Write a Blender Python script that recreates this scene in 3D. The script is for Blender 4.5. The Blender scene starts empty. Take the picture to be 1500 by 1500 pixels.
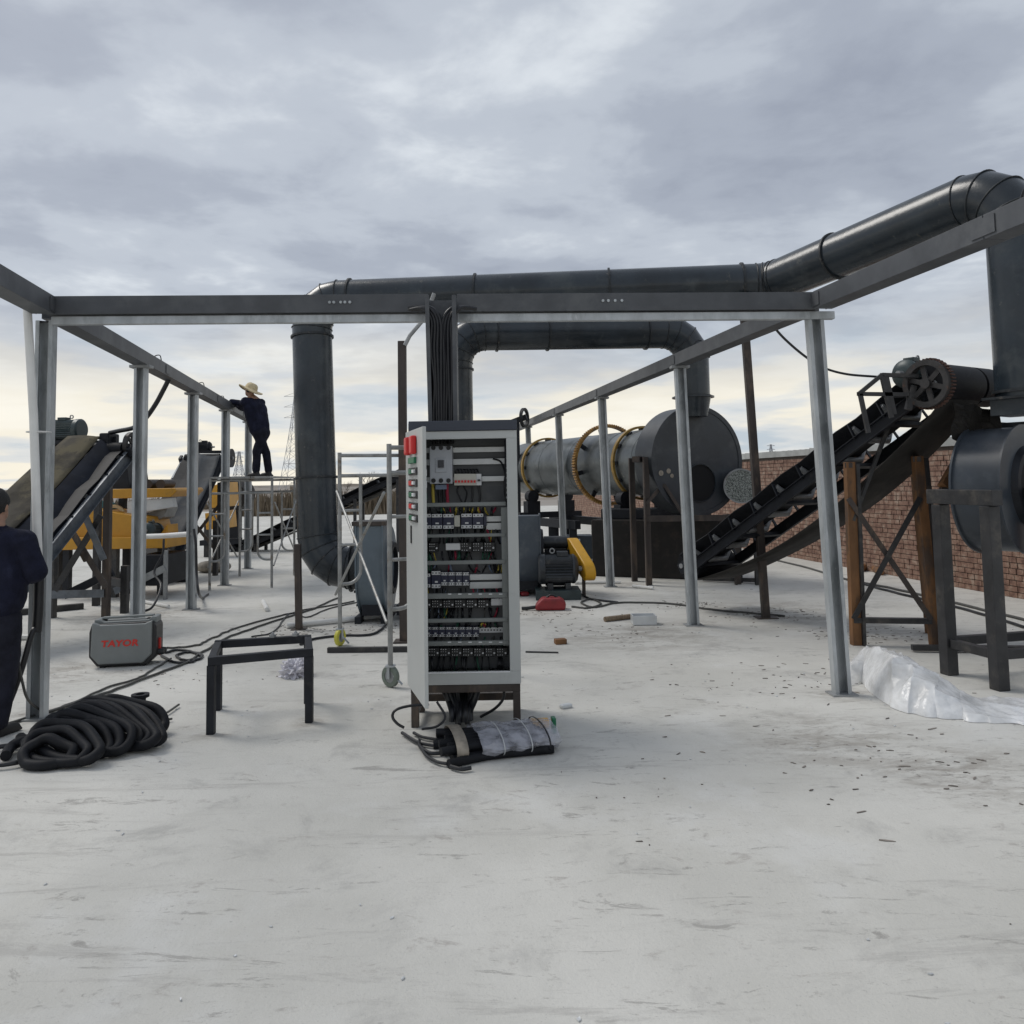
import bpy, bmesh, math, random
from mathutils import Vector, Matrix, noise
random.seed(7)
R = math.radians
sc = bpy.context.scene
COL = sc.collection

# ------------------------------------------------------------------ camera
F_PX, CX, CY, CAM_H = 1180.0, 750.0, 620.0, 1.65      # measured on a 1500 x 1500 grid
PITCH, ROLL = R(4.07), R(-1.0)
cam_d = bpy.data.cameras.new('camera')
cam = bpy.data.objects.new('camera', cam_d)
COL.objects.link(cam)
CAM_ROT = Matrix.Rotation(R(90) + PITCH, 4, 'X') @ Matrix.Rotation(ROLL, 4, 'Z')
cam.matrix_world = Matrix.Translation((0, 0, CAM_H)) @ CAM_ROT
cam_d.sensor_width = 36.0
cam_d.lens = F_PX / 1500.0 * 36.0
cam_d.shift_y = -(750.0 - CY) / 1500.0
cam_d.clip_end = 6000
sc.camera = cam
sc.render.resolution_x = sc.render.resolution_y = 1024

# ------------------------------------------------------------------ sky and sun
SUN_EL, SUN_AZ = R(52), R(-62)          # azimuth from +Y towards +X
w = bpy.data.worlds.new('World'); sc.world = w; w.use_nodes = True
nt = w.node_tree; N = nt.nodes; L = nt.links
for n in list(N): N.remove(n)
def wn(t, **k):
    n = N.new(t)
    for a, b in k.items(): setattr(n, a, b)
    return n
def wmath(op, a, b=None, clamp=False):
    n = wn('ShaderNodeMath', operation=op, use_clamp=clamp)
    for i, v in enumerate((a, b)):
        if v is None: continue
        if isinstance(v, (int, float)): n.inputs[i].default_value = v
        else: L.new(v, n.inputs[i])
    return n.outputs[0]
def wramp(fac, stops):
    n = wn('ShaderNodeValToRGB'); cr = n.color_ramp; cr.interpolation = 'EASE'
    while len(cr.elements) < len(stops): cr.elements.new(0.5)
    for e, (p, c) in zip(cr.elements, stops): e.position = p; e.color = (*c, 1)
    L.new(fac, n.inputs[0]); return n.outputs[0]
def wmix(fac, a, b):
    n = wn('ShaderNodeMix', data_type='RGBA')
    if isinstance(fac, (int, float)): n.inputs[0].default_value = fac
    else: L.new(fac, n.inputs[0])
    for i, v in ((6, a), (7, b)):
        if isinstance(v, tuple): n.inputs[i].default_value = (*v, 1)
        else: L.new(v, n.inputs[i])
    return n.outputs[2]
tc = wn('ShaderNodeTexCoord')
sep = wn('ShaderNodeSeparateXYZ'); L.new(tc.outputs['Generated'], sep.inputs[0])
zz = wmath('MAXIMUM', sep.outputs[2], 0.0)
den = wmath('ADD', zz, 0.10)
comb = wn('ShaderNodeCombineXYZ')
L.new(wmath('DIVIDE', sep.outputs[0], den), comb.inputs[0])
L.new(wmath('DIVIDE', sep.outputs[1], den), comb.inputs[1])
def wnoise(scale, detail, rough, dist, off):
    mp = wn('ShaderNodeMapping'); L.new(comb.outputs[0], mp.inputs[0])
    mp.inputs['Location'].default_value = off
    n = wn('ShaderNodeTexNoise'); n.inputs['Scale'].default_value = scale
    n.inputs['Detail'].default_value = detail; n.inputs['Roughness'].default_value = rough
    n.inputs['Distortion'].default_value = dist
    L.new(mp.outputs[0], n.inputs['Vector']); return n.outputs[0]
big = wnoise(0.75, 7, 0.55, 0.25, (3.1, 0.4, 0))
fine = wnoise(2.7, 7, 0.55, 0.2, (0.7, 5.2, 0))
bands = wnoise(0.62, 6, 0.52, 0.2, (8.3, 2.6, 0))
dens = wmath('ADD', wmath('MULTIPLY', big, 0.64), wmath('MULTIPLY', fine, 0.36))
cloud = wramp(dens, [(0.36, (0.30, 0.33, 0.395)), (0.455, (0.37, 0.405, 0.47)), (0.54, (0.475, 0.515, 0.575)), (0.64, (0.67, 0.71, 0.75))])
low = wramp(bands, [(0.34, (0.50, 0.57, 0.63)), (0.44, (0.70, 0.715, 0.71)), (0.54, (0.93, 0.87, 0.73)), (0.66, (0.97, 0.92, 0.80))])
lowmask = wramp(zz, [(0.0, (0.95,)*3), (0.09, (0.85,)*3), (0.145, (0.45,)*3), (0.21, (0.0,)*3)])
skyc = wmix(lowmask, cloud, low)
nish = wn('ShaderNodeTexSky', sky_type='NISHITA')
nish.sun_disc = False; nish.sun_elevation = SUN_EL; nish.sun_rotation = SUN_AZ
nish.dust_density = 3.0
sc1 = wn('ShaderNodeVectorMath', operation='SCALE'); L.new(nish.outputs[0], sc1.inputs[0]); sc1.inputs['Scale'].default_value = 0.08
skyc = wmix(0.90, sc1.outputs[0], skyc)
bg = wn('ShaderNodeBackground'); L.new(skyc, bg.inputs[0]); bg.inputs[1].default_value = 1.0
wo = wn('ShaderNodeOutputWorld'); L.new(bg.outputs[0], wo.inputs[0])

sun_d = bpy.data.lights.new('sun', 'SUN'); sun_d.energy = 1.45; sun_d.angle = R(24); sun_d.color = (1.0, 0.96, 0.90)
sun = bpy.data.objects.new('sun', sun_d); COL.objects.link(sun)
sdir = Vector((math.sin(SUN_AZ) * math.cos(SUN_EL), math.cos(SUN_AZ) * math.cos(SUN_EL), math.sin(SUN_EL)))
sun.rotation_euler = sdir.to_track_quat('Z', 'Y').to_euler()

sc.view_settings.view_transform = 'Standard'; sc.view_settings.look = 'None'
sc.view_settings.exposure = 0.2; sc.view_settings.gamma = 1.0
sc.render.engine = 'CYCLES'

# ------------------------------------------------------------------ measuring helpers
def ray(px, py):
    d = Vector(((px - CX) / F_PX, (CY - py) / F_PX, -1.0))
    return (CAM_ROT.to_3x3() @ d)
def at(px, py, D):
    d = ray(px, py); return Vector((0, 0, CAM_H)) + d * (D / d.y)
def gp(px, py, z=0.0):
    d = ray(px, py); return Vector((0, 0, CAM_H)) + d * ((z - CAM_H) / d.z)
def proj(p):
    v = CAM_ROT.to_3x3().transposed() @ (Vector(p) - Vector((0, 0, CAM_H)))
    return (CX + F_PX * v.x / -v.z, CY - F_PX * v.y / -v.z)

# ------------------------------------------------------------------ materials
MATS = {}
def mat(name, base, rough=0.6, metal=0.0, var=0.0, vscale=4.0, col2=None, c2scale=3.0, c2lo=0.5, c2hi=0.65, bump=0.0, bscale=40.0,
        spec=0.5, stretch=None, col3=None, c3scale=20.0, c3lo=0.6, c3hi=0.7, trans=0.0, alpha=1.0):
    m = bpy.data.materials.new(name); m.use_nodes = True
    t = m.node_tree; b = t.nodes['Principled BSDF']
    b.inputs['Roughness'].default_value = rough; b.inputs['Metallic'].default_value = metal
    b.inputs['Specular IOR Level'].default_value = spec
    b.inputs['Transmission Weight'].default_value = trans
    b.inputs['Alpha'].default_value = alpha
    geo = t.nodes.new('ShaderNodeNewGeometry')
    src = geo.outputs['Position']
    if stretch:
        mp = t.nodes.new('ShaderNodeMapping'); mp.inputs['Scale'].default_value = stretch
        t.links.new(src, mp.inputs[0]); src = mp.outputs[0]
    def noi(scale, detail=6, rough_=0.6):
        n = t.nodes.new('ShaderNodeTexNoise'); n.inputs['Scale'].default_value = scale
        n.inputs['Detail'].default_value = detail; n.inputs['Roughness'].default_value = rough_
        t.links.new(src, n.inputs['Vector']); return n.outputs[0]
    def mixc(fac, a, bb):
        n = t.nodes.new('ShaderNodeMix'); n.data_type = 'RGBA'
        t.links.new(fac, n.inputs[0])
        for i, v in ((6, a), (7, bb)):
            if isinstance(v, tuple): n.inputs[i].default_value = (*v, 1)
            else: t.links.new(v, n.inputs[i])
        return n.outputs[2]
    def mr(val, lo, hi):
        n = t.nodes.new('ShaderNodeMapRange'); n.interpolation_type = 'SMOOTHSTEP'
        n.inputs[1].default_value = lo; n.inputs[2].default_value = hi
        t.links.new(val, n.inputs[0]); return n.outputs[0]
    c = tuple(base)
    if var > 0:
        lo = tuple(max(0, x * (1 - var)) for x in base); hi = tuple(min(1, x * (1 + var)) for x in base)
        c = mixc(mr(noi(vscale), 0.3, 0.7), lo, hi)
    if col2: c = mixc(mr(noi(c2scale, 8, 0.65), c2lo, c2hi), c, tuple(col2))
    if col3: c = mixc(mr(noi(c3scale, 8, 0.7), c3lo, c3hi), c, tuple(col3))
    if isinstance(c, tuple): b.inputs['Base Color'].default_value = (*c, 1)
    else: t.links.new(c, b.inputs['Base Color'])
    if bump > 0:
        bn = t.nodes.new('ShaderNodeBump'); bn.inputs['Strength'].default_value = 1.0; bn.inputs['Distance'].default_value = bump
        t.links.new(noi(bscale, 6, 0.6), bn.inputs['Height']); t.links.new(bn.outputs[0], b.inputs['Normal'])
    MATS[name] = m
    return m
M = MATS
mat('galvanised', (0.42, 0.445, 0.46), 0.42, 0.35, 0.16, 9, (0.27, 0.29, 0.30), 5, 0.52, 0.68, 0.0006, 60, stretch=(1, 1, 0.35), col3=(0.55, 0.56, 0.56), c3scale=24)
mat('galvanised_dull', (0.30, 0.31, 0.315), 0.5, 0.3, 0.18, 7, (0.20, 0.19, 0.18), 3, 0.55, 0.7, 0.0005, 60)
mat('tray_grey', (0.075, 0.080, 0.088), 0.5, 0.15, 0.15, 5, (0.11, 0.115, 0.12), 2.5, 0.5, 0.75)
mat('duct_paint', (0.021, 0.029, 0.037), 0.27, 0.0, 0.3, 1.6, (0.046, 0.056, 0.062), 2.6, 0.50, 0.70, 0.006, 3.5, spec=0.5, col3=(0.10, 0.10, 0.09), c3scale=7, c3lo=0.60, c3hi=0.76)
mat('duct_seam', (0.022, 0.026, 0.03), 0.5, 0.2, 0.3, 20, (0.10, 0.09, 0.08), 14, 0.55, 0.7, 0.003, 60)
mat('blower_dark', (0.042, 0.052, 0.066), 0.38, 0.0, 0.18, 2, (0.07, 0.08, 0.092), 3, 0.5, 0.7, 0.002, 4)
mat('blower_light', (0.12, 0.155, 0.185), 0.4, 0.0, 0.15, 2, (0.16, 0.19, 0.215), 3, 0.5, 0.7, 0.002, 4)
mat('ring_yellow', (0.33, 0.205, 0.045), 0.5, 0.1, 0.2, 6, (0.22, 0.14, 0.05), 8, 0.5, 0.66)
mat('gear_yellow', (0.30, 0.165, 0.04), 0.55, 0.2, 0.3, 14, (0.13, 0.075, 0.04), 9, 0.5, 0.66)
mat('blower_paint', (0.06, 0.078, 0.10), 0.4, 0.0, 0.15, 2, (0.12, 0.14, 0.155), 3, 0.5, 0.7, 0.002, 4)
mat('machine_black', (0.013, 0.015, 0.020), 0.55, 0.0, 0.3, 6, (0.045, 0.043, 0.04), 5, 0.58, 0.78, 0.001, 30, spec=0.3)
mat('panel_navy', (0.014, 0.017, 0.025), 0.9, 0, 0.25, 4, (0.028, 0.03, 0.035), 5, 0.55, 0.75, spec=0.08)
mat('rail_blue_grey', (0.115, 0.13, 0.15), 0.42, 0.3, 0.25, 8, (0.14, 0.14, 0.14), 6, 0.55, 0.72)
mat('brown_steel', (0.058, 0.047, 0.042), 0.55, 0.2, 0.25, 6, (0.13, 0.095, 0.07), 5, 0.5, 0.72, 0.0008, 50, stretch=(1, 1, 0.4))
mat('dark_angle', (0.034, 0.034, 0.036), 0.5, 0.2, 0.25, 6, (0.085, 0.078, 0.07), 5, 0.5, 0.7, 0.0008, 50)
mat('rust', (0.20, 0.098, 0.04), 0.7, 0.1, 0.3, 5, (0.085, 0.055, 0.038), 6, 0.48, 0.62, 0.001, 60, stretch=(1, 1, 0.35))
mat('rusty_wheel', (0.038, 0.036, 0.036), 0.55, 0.2, 0.3, 10, (0.085, 0.05, 0.038), 12, 0.56, 0.72)
mat('rust_teeth', (0.085, 0.045, 0.034), 0.7, 0.2, 0.3, 18)
mat('yellow_paint', (0.55, 0.27, 0.018), 0.42, 0.0, 0.10, 3, (0.34, 0.19, 0.04), 4, 0.58, 0.75, 0.0006, 30, col3=(0.09, 0.06, 0.03), c3scale=11, c3lo=0.69, c3hi=0.76)
mat('guard_yellow', (0.68, 0.36, 0.02), 0.4, 0.0, 0.08, 3, (0.42, 0.22, 0.03), 6, 0.6, 0.75)
mat('cover_paint', (0.032, 0.038, 0.046), 0.42, 0, 0.2, 2, (0.055, 0.062, 0.068), 3, 0.5, 0.72, 0.003, 5)
mat('drum_sheet', (0.135, 0.148, 0.152), 0.35, 0.5, 0.3, 1.2, (0.075, 0.087, 0.09), 2.6, 0.46, 0.66, 0.002, 5, col3=(0.25, 0.24, 0.225), c3scale=5)
mat('belt_dusty', (0.068, 0.062, 0.052), 0.9, 0.0, 0.25, 3, (0.125, 0.11, 0.075), 2.6, 0.42, 0.62, 0.003, 18, spec=0.12, col3=(0.045, 0.042, 0.038), c3scale=7, c3lo=0.55, c3hi=0.7)
mat('belt_grey', (0.055, 0.061, 0.068), 0.7, 0.0, 0.2, 3, (0.085, 0.086, 0.085), 2.6, 0.5, 0.7, 0.003, 18, spec=0.15)
mat('belt_brown', (0.034, 0.032, 0.030), 0.7, 0.0, 0.25, 3, (0.055, 0.049, 0.042), 3, 0.5, 0.7, 0.002, 14, spec=0.12)
mat('rubber', (0.009, 0.010, 0.013), 0.6, 0.0, 0.3, 10, (0.024, 0.025, 0.028), 9, 0.55, 0.75, 0.0012, 60, spec=0.22)
mat('cable_black', (0.010, 0.011, 0.014), 0.42, 0.0, 0.2, 10)
mat('cable_grey', (0.07, 0.07, 0.065), 0.6, 0.0, 0.2, 10)
mat('motor_green', (0.035, 0.052, 0.055), 0.42, 0.1, 0.2, 8, (0.07, 0.08, 0.08), 9, 0.55, 0.7)
mat('motor_dark', (0.032, 0.037, 0.043), 0.42, 0.2, 0.2, 8, (0.075, 0.078, 0.08), 9, 0.55, 0.7)
mat('cabinet_grey', (0.46, 0.475, 0.465), 0.45, 0.0, 0.03, 2, (0.40, 0.41, 0.40), 5, 0.58, 0.75, spec=0.35)
mat('cabinet_trim', (0.035, 0.043, 0.062), 0.45)
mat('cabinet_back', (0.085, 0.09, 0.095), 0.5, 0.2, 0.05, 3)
mat('cabinet_bar', (0.21, 0.225, 0.22), 0.5, 0.2, 0.08, 5)
mat('rail_zinc', (0.52, 0.54, 0.55), 0.38, 0.5, 0.08, 6)
mat('breaker_grey', (0.40, 0.42, 0.45), 0.5)
mat('breaker_dark', (0.05, 0.052, 0.06), 0.5)
mat('ivory', (0.55, 0.54, 0.48), 0.5)
mat('white_plastic', (0.70, 0.71, 0.72), 0.45, 0, 0.04, 6)
mat('navy_plastic', (0.018, 0.022, 0.055), 0.4)
mat('black_plastic', (0.014, 0.015, 0.017), 0.45)
mat('red_plastic', (0.62, 0.022, 0.022), 0.35)
mat('green_plastic', (0.015, 0.16, 0.075), 0.35)
mat('green_wire', (0.02, 0.10, 0.06), 0.5)
mat('yellow_wire', (0.48, 0.38, 0.06), 0.5)
mat('red_wire', (0.30, 0.02, 0.05), 0.5)
mat('blue_grey_label', (0.16, 0.20, 0.28), 0.5)
mat('welder_grey', (0.185, 0.20, 0.20), 0.48, 0.0, 0.05, 6, (0.24, 0.25, 0.245), 5, 0.6, 0.75)
mat('logo_red', (0.55, 0.03, 0.022), 0.5)
mat('cloth_navy', (0.011, 0.0125, 0.027), 0.85, 0, 0.3, 9, (0.022, 0.025, 0.05), 5, 0.5, 0.7, 0.012, 16, spec=0.2)
mat('cloth_trouser', (0.014, 0.015, 0.024), 0.85, 0, 0.3, 9, bump=0.012, bscale=15, spec=0.2)
mat('skin', (0.33, 0.19, 0.13), 0.55, 0, 0.1, 20)
mat('hair_black', (0.008, 0.007, 0.007), 0.6, 0, 0.3, 30, bump=0.004, bscale=120)
mat('shoe_black', (0.014, 0.013, 0.013), 0.5, 0, 0.3, 20)
mat('straw', (0.60, 0.50, 0.31), 0.75, 0, 0.12, 30, (0.46, 0.37, 0.21), 25, 0.55, 0.7, 0.003, 120)
mat('pvc_white', (0.72, 0.72, 0.70), 0.4, 0, 0.06, 5)
mat('tarp_blue', (0.10, 0.30, 0.36), 0.5, 0, 0.2, 8)
mat('teal', (0.02, 0.16, 0.19), 0.45, 0, 0.25, 8)
mat('sheet_white', (0.58, 0.60, 0.61), 0.35, 0.2, 0.12, 3)
mat('red_case', (0.23, 0.018, 0.022), 0.45, 0, 0.2, 10)
mat('brick_red', (0.21, 0.098, 0.068), 0.85)
mat('mortar', (0.13, 0.104, 0.088), 0.9, 0, 0.2, 12)
mat('coping', (0.40, 0.41, 0.40), 0.6, 0.1, 0.15, 4)
mat('wood', (0.20, 0.15, 0.10), 0.75, 0, 0.3, 12, stretch=(6, 1, 1))
mat('steel_tube', (0.30, 0.305, 0.30), 0.45, 0.4, 0.2, 10, (0.20, 0.16, 0.12), 7, 0.55, 0.7)
mat('caster_tyre', (0.16, 0.19, 0.16), 0.6, 0, 0.15, 12)
mat('caster_yellow', (0.55, 0.52, 0.06), 0.5)
mat('fire_box', (0.013, 0.011, 0.010), 0.8, 0, 0.3, 4, (0.028, 0.021, 0.017), 6, 0.5, 0.7)
mat('dark_inside', (0.004, 0.004, 0.005), 0.9)
mat('soil', (0.215, 0.185, 0.155), 0.95, 0, 0.15, 0.06, (0.28, 0.26, 0.235), 0.03, 0.45, 0.6)
mat('reed', (0.16, 0.125, 0.085), 0.9, 0, 0.35, 1.2)
mat('twig', (0.19, 0.17, 0.15), 0.9, 0, 0.6, 2.0)
mat('pylon_steel', (0.36, 0.38, 0.41), 0.7)
mat('bottle_blue', (0.45, 0.55, 0.66), 0.3, 0, 0.1, 30, (0.75, 0.78, 0.8), 25, 0.5, 0.55)
mat('foil', (0.36, 0.36, 0.40), 0.35, 0.1, 0.3, 40, (0.62, 0.63, 0.67), 30, 0.5, 0.6)
mat('bag_white', (0.62, 0.61, 0.66), 0.4, 0, 0.2, 25)
mat('tape_brown', (0.26, 0.23, 0.19), 0.6, 0, 0.2, 20)

# brick colour varies brick by brick with its place in the wall
m = M['brick_red']; t = m.node_tree; b = t.nodes['Principled BSDF']
g = t.nodes.new('ShaderNodeNewGeometry')
n1 = t.nodes.new('ShaderNodeTexNoise'); n1.inputs['Scale'].default_value = 8.5; n1.inputs['Detail'].default_value = 1.5
n2 = t.nodes.new('ShaderNodeTexNoise'); n2.inputs['Scale'].default_value = 45.0; n2.inputs['Detail'].default_value = 5.0
t.links.new(g.outputs['Position'], n1.inputs['Vector']); t.links.new(g.outputs['Position'], n2.inputs['Vector'])
cr = t.nodes.new('ShaderNodeValToRGB'); t.links.new(n1.outputs[0], cr.inputs[0])
stops = [(0.28, (0.135, 0.074, 0.056)), (0.42, (0.24, 0.137, 0.099)), (0.56, (0.295, 0.185, 0.136)), (0.70, (0.37, 0.27, 0.21))]
while len(cr.color_ramp.elements) < 4: cr.color_ramp.elements.new(0.5)
for e, (p, c) in zip(cr.color_ramp.elements, stops): e.position = p; e.color = (*c, 1)
mx = t.nodes.new('ShaderNodeMix'); mx.data_type = 'RGBA'; mx.blend_type = 'MULTIPLY'; mx.inputs[0].default_value = 0.55
t.links.new(cr.outputs[0], mx.inputs[6]); t.links.new(n2.outputs[1], mx.inputs[7])
r2 = t.nodes.new('ShaderNodeValToRGB'); r2.color_ramp.elements[0].position = 0.3; r2.color_ramp.elements[0].color = (0.45, 0.45, 0.45, 1); r2.color_ramp.elements[1].position = 0.6
t.links.new(n2.outputs[0], r2.inputs[0]); t.links.new(r2.outputs[0], mx.inputs[7])
t.links.new(mx.outputs[2], b.inputs['Base Color'])

DIRT_AND_FEET = [(tuple(gp(px, py)), r_) for px, py, r_ in ((1150, 897, 1.3), (1290, 925, 1.0), (560, 918, 0.9), (930, 930, 1.3), (1230, 1085, 0.9), (1400, 1130, 0.8), (110, 985, 0.8), (60, 1045, 0.3), (1230, 1018, 0.35), (1020, 915, 0.45), (1121, 905, 0.5), (905, 856, 0.6), (800, 893, 0.8), (960, 800, 2.2), (440, 925, 0.6), (680, 1075, 0.5), (210, 900, 1.2), (310, 1078, 0.2), (455, 1058, 0.2))]  # yard dirt zones, plus patches centred on the feet of standing things
# concrete: pale, worn, with grit, scuffs and damp stains of their own shape
m = bpy.data.materials.new('concrete'); m.use_nodes = True; MATS['concrete'] = m
t = m.node_tree; b = t.nodes['Principled BSDF']; b.inputs['Roughness'].default_value = 0.85; b.inputs['Specular IOR Level'].default_value = 0.25
g = t.nodes.new('ShaderNodeNewGeometry')
def cn(scale, detail, rough=0.6, stretch=None, dist=0.0, off=(0, 0, 0)):
    mp = t.nodes.new('ShaderNodeMapping'); mp.inputs['Scale'].default_value = stretch or (1, 1, 1); mp.inputs['Location'].default_value = off
    t.links.new(g.outputs['Position'], mp.inputs[0])
    n = t.nodes.new('ShaderNodeTexNoise'); n.inputs['Scale'].default_value = scale; n.inputs['Detail'].default_value = detail
    n.inputs['Roughness'].default_value = rough; n.inputs['Distortion'].default_value = dist
    t.links.new(mp.outputs[0], n.inputs['Vector']); return n.outputs[0]
def cmr(v, lo, hi, a=0.0, bb=1.0):
    n = t.nodes.new('ShaderNodeMapRange'); n.interpolation_type = 'SMOOTHSTEP'
    for i, x in enumerate((lo, hi, a, bb)): n.inputs[i + 1].default_value = x
    t.links.new(v, n.inputs[0]); return n.outputs[0]
def cmx(f, a, bb):
    n = t.nodes.new('ShaderNodeMix'); n.data_type = 'RGBA'; t.links.new(f, n.inputs[0])
    for i, v in ((6, a), (7, bb)):
        if isinstance(v, tuple): n.inputs[i].default_value = (*v, 1)
        else: t.links.new(v, n.inputs[i])
    return n.outputs[2]
def cmul(a, bb):
    n = t.nodes.new('ShaderNodeMath'); n.operation = 'MULTIPLY'; t.links.new(a, n.inputs[0])
    if isinstance(bb, float): n.inputs[1].default_value = bb
    else: t.links.new(bb, n.inputs[1])
    return n.outputs[0]
c = cmx(cmr(cn(0.55, 7), 0.35, 0.65), (0.515, 0.508, 0.472), (0.61, 0.602, 0.565))
c = cmx(cmul(cmr(cn(1.6, 9, 0.7, dist=0.4), 0.52, 0.70), 0.75), c, (0.385, 0.38, 0.36))
c = cmx(cmul(cmr(cn(0.9, 6, 0.6, off=(5, 2, 0)), 0.56, 0.68), 0.5), c, (0.63, 0.63, 0.61))
c = cmx(cmul(cmul(cmr(cn(5.0, 10, 0.75, (1, 2.2, 1), 0.6, (2, 9, 0)), 0.565, 0.66), cmr(cn(0.45, 4, 0.5, off=(7, 1, 0)), 0.44, 0.58)), 0.75), c, (0.25, 0.24, 0.225))
c = cmx(cmul(cmul(cmr(cn(2.1, 9, 0.75, (1, 1.7, 1), 1.2, (4, 3, 0)), 0.56, 0.64), cmr(cn(9.0, 7, 0.7, (1, 2, 1)), 0.45, 0.6)), 0.55), c, (0.30, 0.275, 0.255))
c = cmx(cmul(cmr(cn(26, 6, 0.7), 0.62, 0.72), 0.6), c, (0.27, 0.265, 0.25))
c = cmx(cmul(cmr(cn(1.4, 10, 0.8, (0.35, 2.6, 1), 0.8, (11, 4, 0)), 0.54, 0.66), 0.55), c, (0.37, 0.36, 0.34))
c = cmx(cmul(cmr(cn(3.2, 10, 0.8, (0.5, 2.2, 1), 1.0, (1, 14, 0)), 0.585, 0.63), 0.6), c, (0.27, 0.26, 0.245))
c = cmx(cmul(cmr(cn(90, 3, 0.6), 0.60, 0.75), 0.45), c, (0.30, 0.30, 0.29))
t.links.new(c, b.inputs['Base Color'])
# brownish dirt zones, and darker patches round the feet of posts, cabinet and stand
def spot(p, rad):
    d = t.nodes.new('ShaderNodeVectorMath'); d.operation = 'DISTANCE'; t.links.new(g.outputs['Position'], d.inputs[0]); d.inputs[1].default_value = p; return cmr(d.outputs['Value'], rad * 0.15, rad, 1.0, 0.0)
def cadd(a, bb):
    n = t.nodes.new('ShaderNodeMath'); n.operation = 'MAXIMUM'; t.links.new(a, n.inputs[0]); t.links.new(bb, n.inputs[1]); return n.outputs[0]
acc = None
for (p, rad) in DIRT_AND_FEET:
    v = spot(p, rad); acc = v if acc is None else cadd(acc, v)
patch_n = cmr(cn(3.5, 10, 0.75, (0.7, 1.6, 1), 0.8, (6, 6, 0)), 0.42, 0.62)
c = cmx(cmul(cmul(acc, patch_n), 0.62), c, (0.27, 0.245, 0.215))
patch_n2 = cmr(cn(14, 8, 0.75, (0.8, 1.8, 1), 0.6, (2, 3, 0)), 0.54, 0.64)
c = cmx(cmul(cmul(acc, patch_n2), 0.7), c, (0.17, 0.155, 0.14))
t.links.new(c, b.inputs['Base Color'])
bn = t.nodes.new('ShaderNodeBump'); bn.inputs['Distance'].default_value = 0.012
ad = t.nodes.new('ShaderNodeMath'); ad.operation = 'ADD'; t.links.new(cmul(cn(55, 6, 0.7), 0.25), ad.inputs[0]); t.links.new(cmul(cn(4, 8, 0.65), 0.75), ad.inputs[1])
t.links.new(ad.outputs[0], bn.inputs['Height']); t.links.new(bn.outputs[0], b.inputs['Normal'])

# thin crumpled film: mostly white, lets some of the ground through
m = bpy.data.materials.new('film'); m.use_nodes = True; MATS['film'] = m
t = m.node_tree; b = t.nodes['Principled BSDF']; b.inputs['Base Color'].default_value = (0.82, 0.83, 0.84, 1); b.inputs['Roughness'].default_value = 0.22
g = t.nodes.new('ShaderNodeNewGeometry'); n = t.nodes.new('ShaderNodeTexNoise'); n.inputs['Scale'].default_value = 3.2; n.inputs['Detail'].default_value = 6
t.links.new(g.outputs['Position'], n.inputs['Vector'])
mr_ = t.nodes.new('ShaderNodeMapRange'); mr_.inputs[1].default_value = 0.35; mr_.inputs[2].default_value = 0.6; mr_.inputs[3].default_value = 0.55; mr_.inputs[4].default_value = 1.0
t.links.new(n.outputs[0], mr_.inputs[0]); t.links.new(mr_.outputs[0], b.inputs['Alpha'])
bn = t.nodes.new('ShaderNodeBump'); bn.inputs['Distance'].default_value = 0.012; n3 = t.nodes.new('ShaderNodeTexNoise'); n3.inputs['Scale'].default_value = 18; n3.inputs['Detail'].default_value = 5
t.links.new(g.outputs['Position'], n3.inputs['Vector']); t.links.new(n3.outputs[0], bn.inputs['Height']); t.links.new(bn.outputs[0], b.inputs['Normal'])
# clear stretch wrap round the hose bundle
m = bpy.data.materials.new('stretch_wrap'); m.use_nodes = True; MATS['stretch_wrap'] = m
t = m.node_tree; b = t.nodes['Principled BSDF']; b.inputs['Base Color'].default_value = (0.42, 0.43, 0.48, 1); b.inputs['Roughness'].default_value = 0.25
g = t.nodes.new('ShaderNodeNewGeometry'); n = t.nodes.new('ShaderNodeTexNoise'); n.inputs['Scale'].default_value = 14; n.inputs['Detail'].default_value = 5
t.links.new(g.outputs['Position'], n.inputs['Vector'])
mr_ = t.nodes.new('ShaderNodeMapRange'); mr_.inputs[1].default_value = 0.35; mr_.inputs[2].default_value = 0.65; mr_.inputs[3].default_value = 0.35; mr_.inputs[4].default_value = 0.8
t.links.new(n.outputs[0], mr_.inputs[0]); t.links.new(mr_.outputs[0], b.inputs['Alpha'])
# speckled mesh screen
m = bpy.data.materials.new('speckle'); m.use_nodes = True; MATS['speckle'] = m
t = m.node_tree; b = t.nodes['Principled BSDF']; b.inputs['Roughness'].default_value = 0.8
g = t.nodes.new('ShaderNodeNewGeometry'); n = t.nodes.new('ShaderNodeTexNoise'); n.inputs['Scale'].default_value = 55; n.inputs['Detail'].default_value = 3
t.links.new(g.outputs['Position'], n.inputs['Vector']); cr = t.nodes.new('ShaderNodeValToRGB'); t.links.new(n.outputs[0], cr.inputs[0])
cr.color_ramp.elements[0].position = 0.38; cr.color_ramp.elements[0].color = (0.05, 0.06, 0.055, 1); cr.color_ramp.elements[1].position = 0.62; cr.color_ramp.elements[1].color = (0.33, 0.35, 0.33, 1)
t.links.new(cr.outputs[0], b.inputs['Base Color'])

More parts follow.
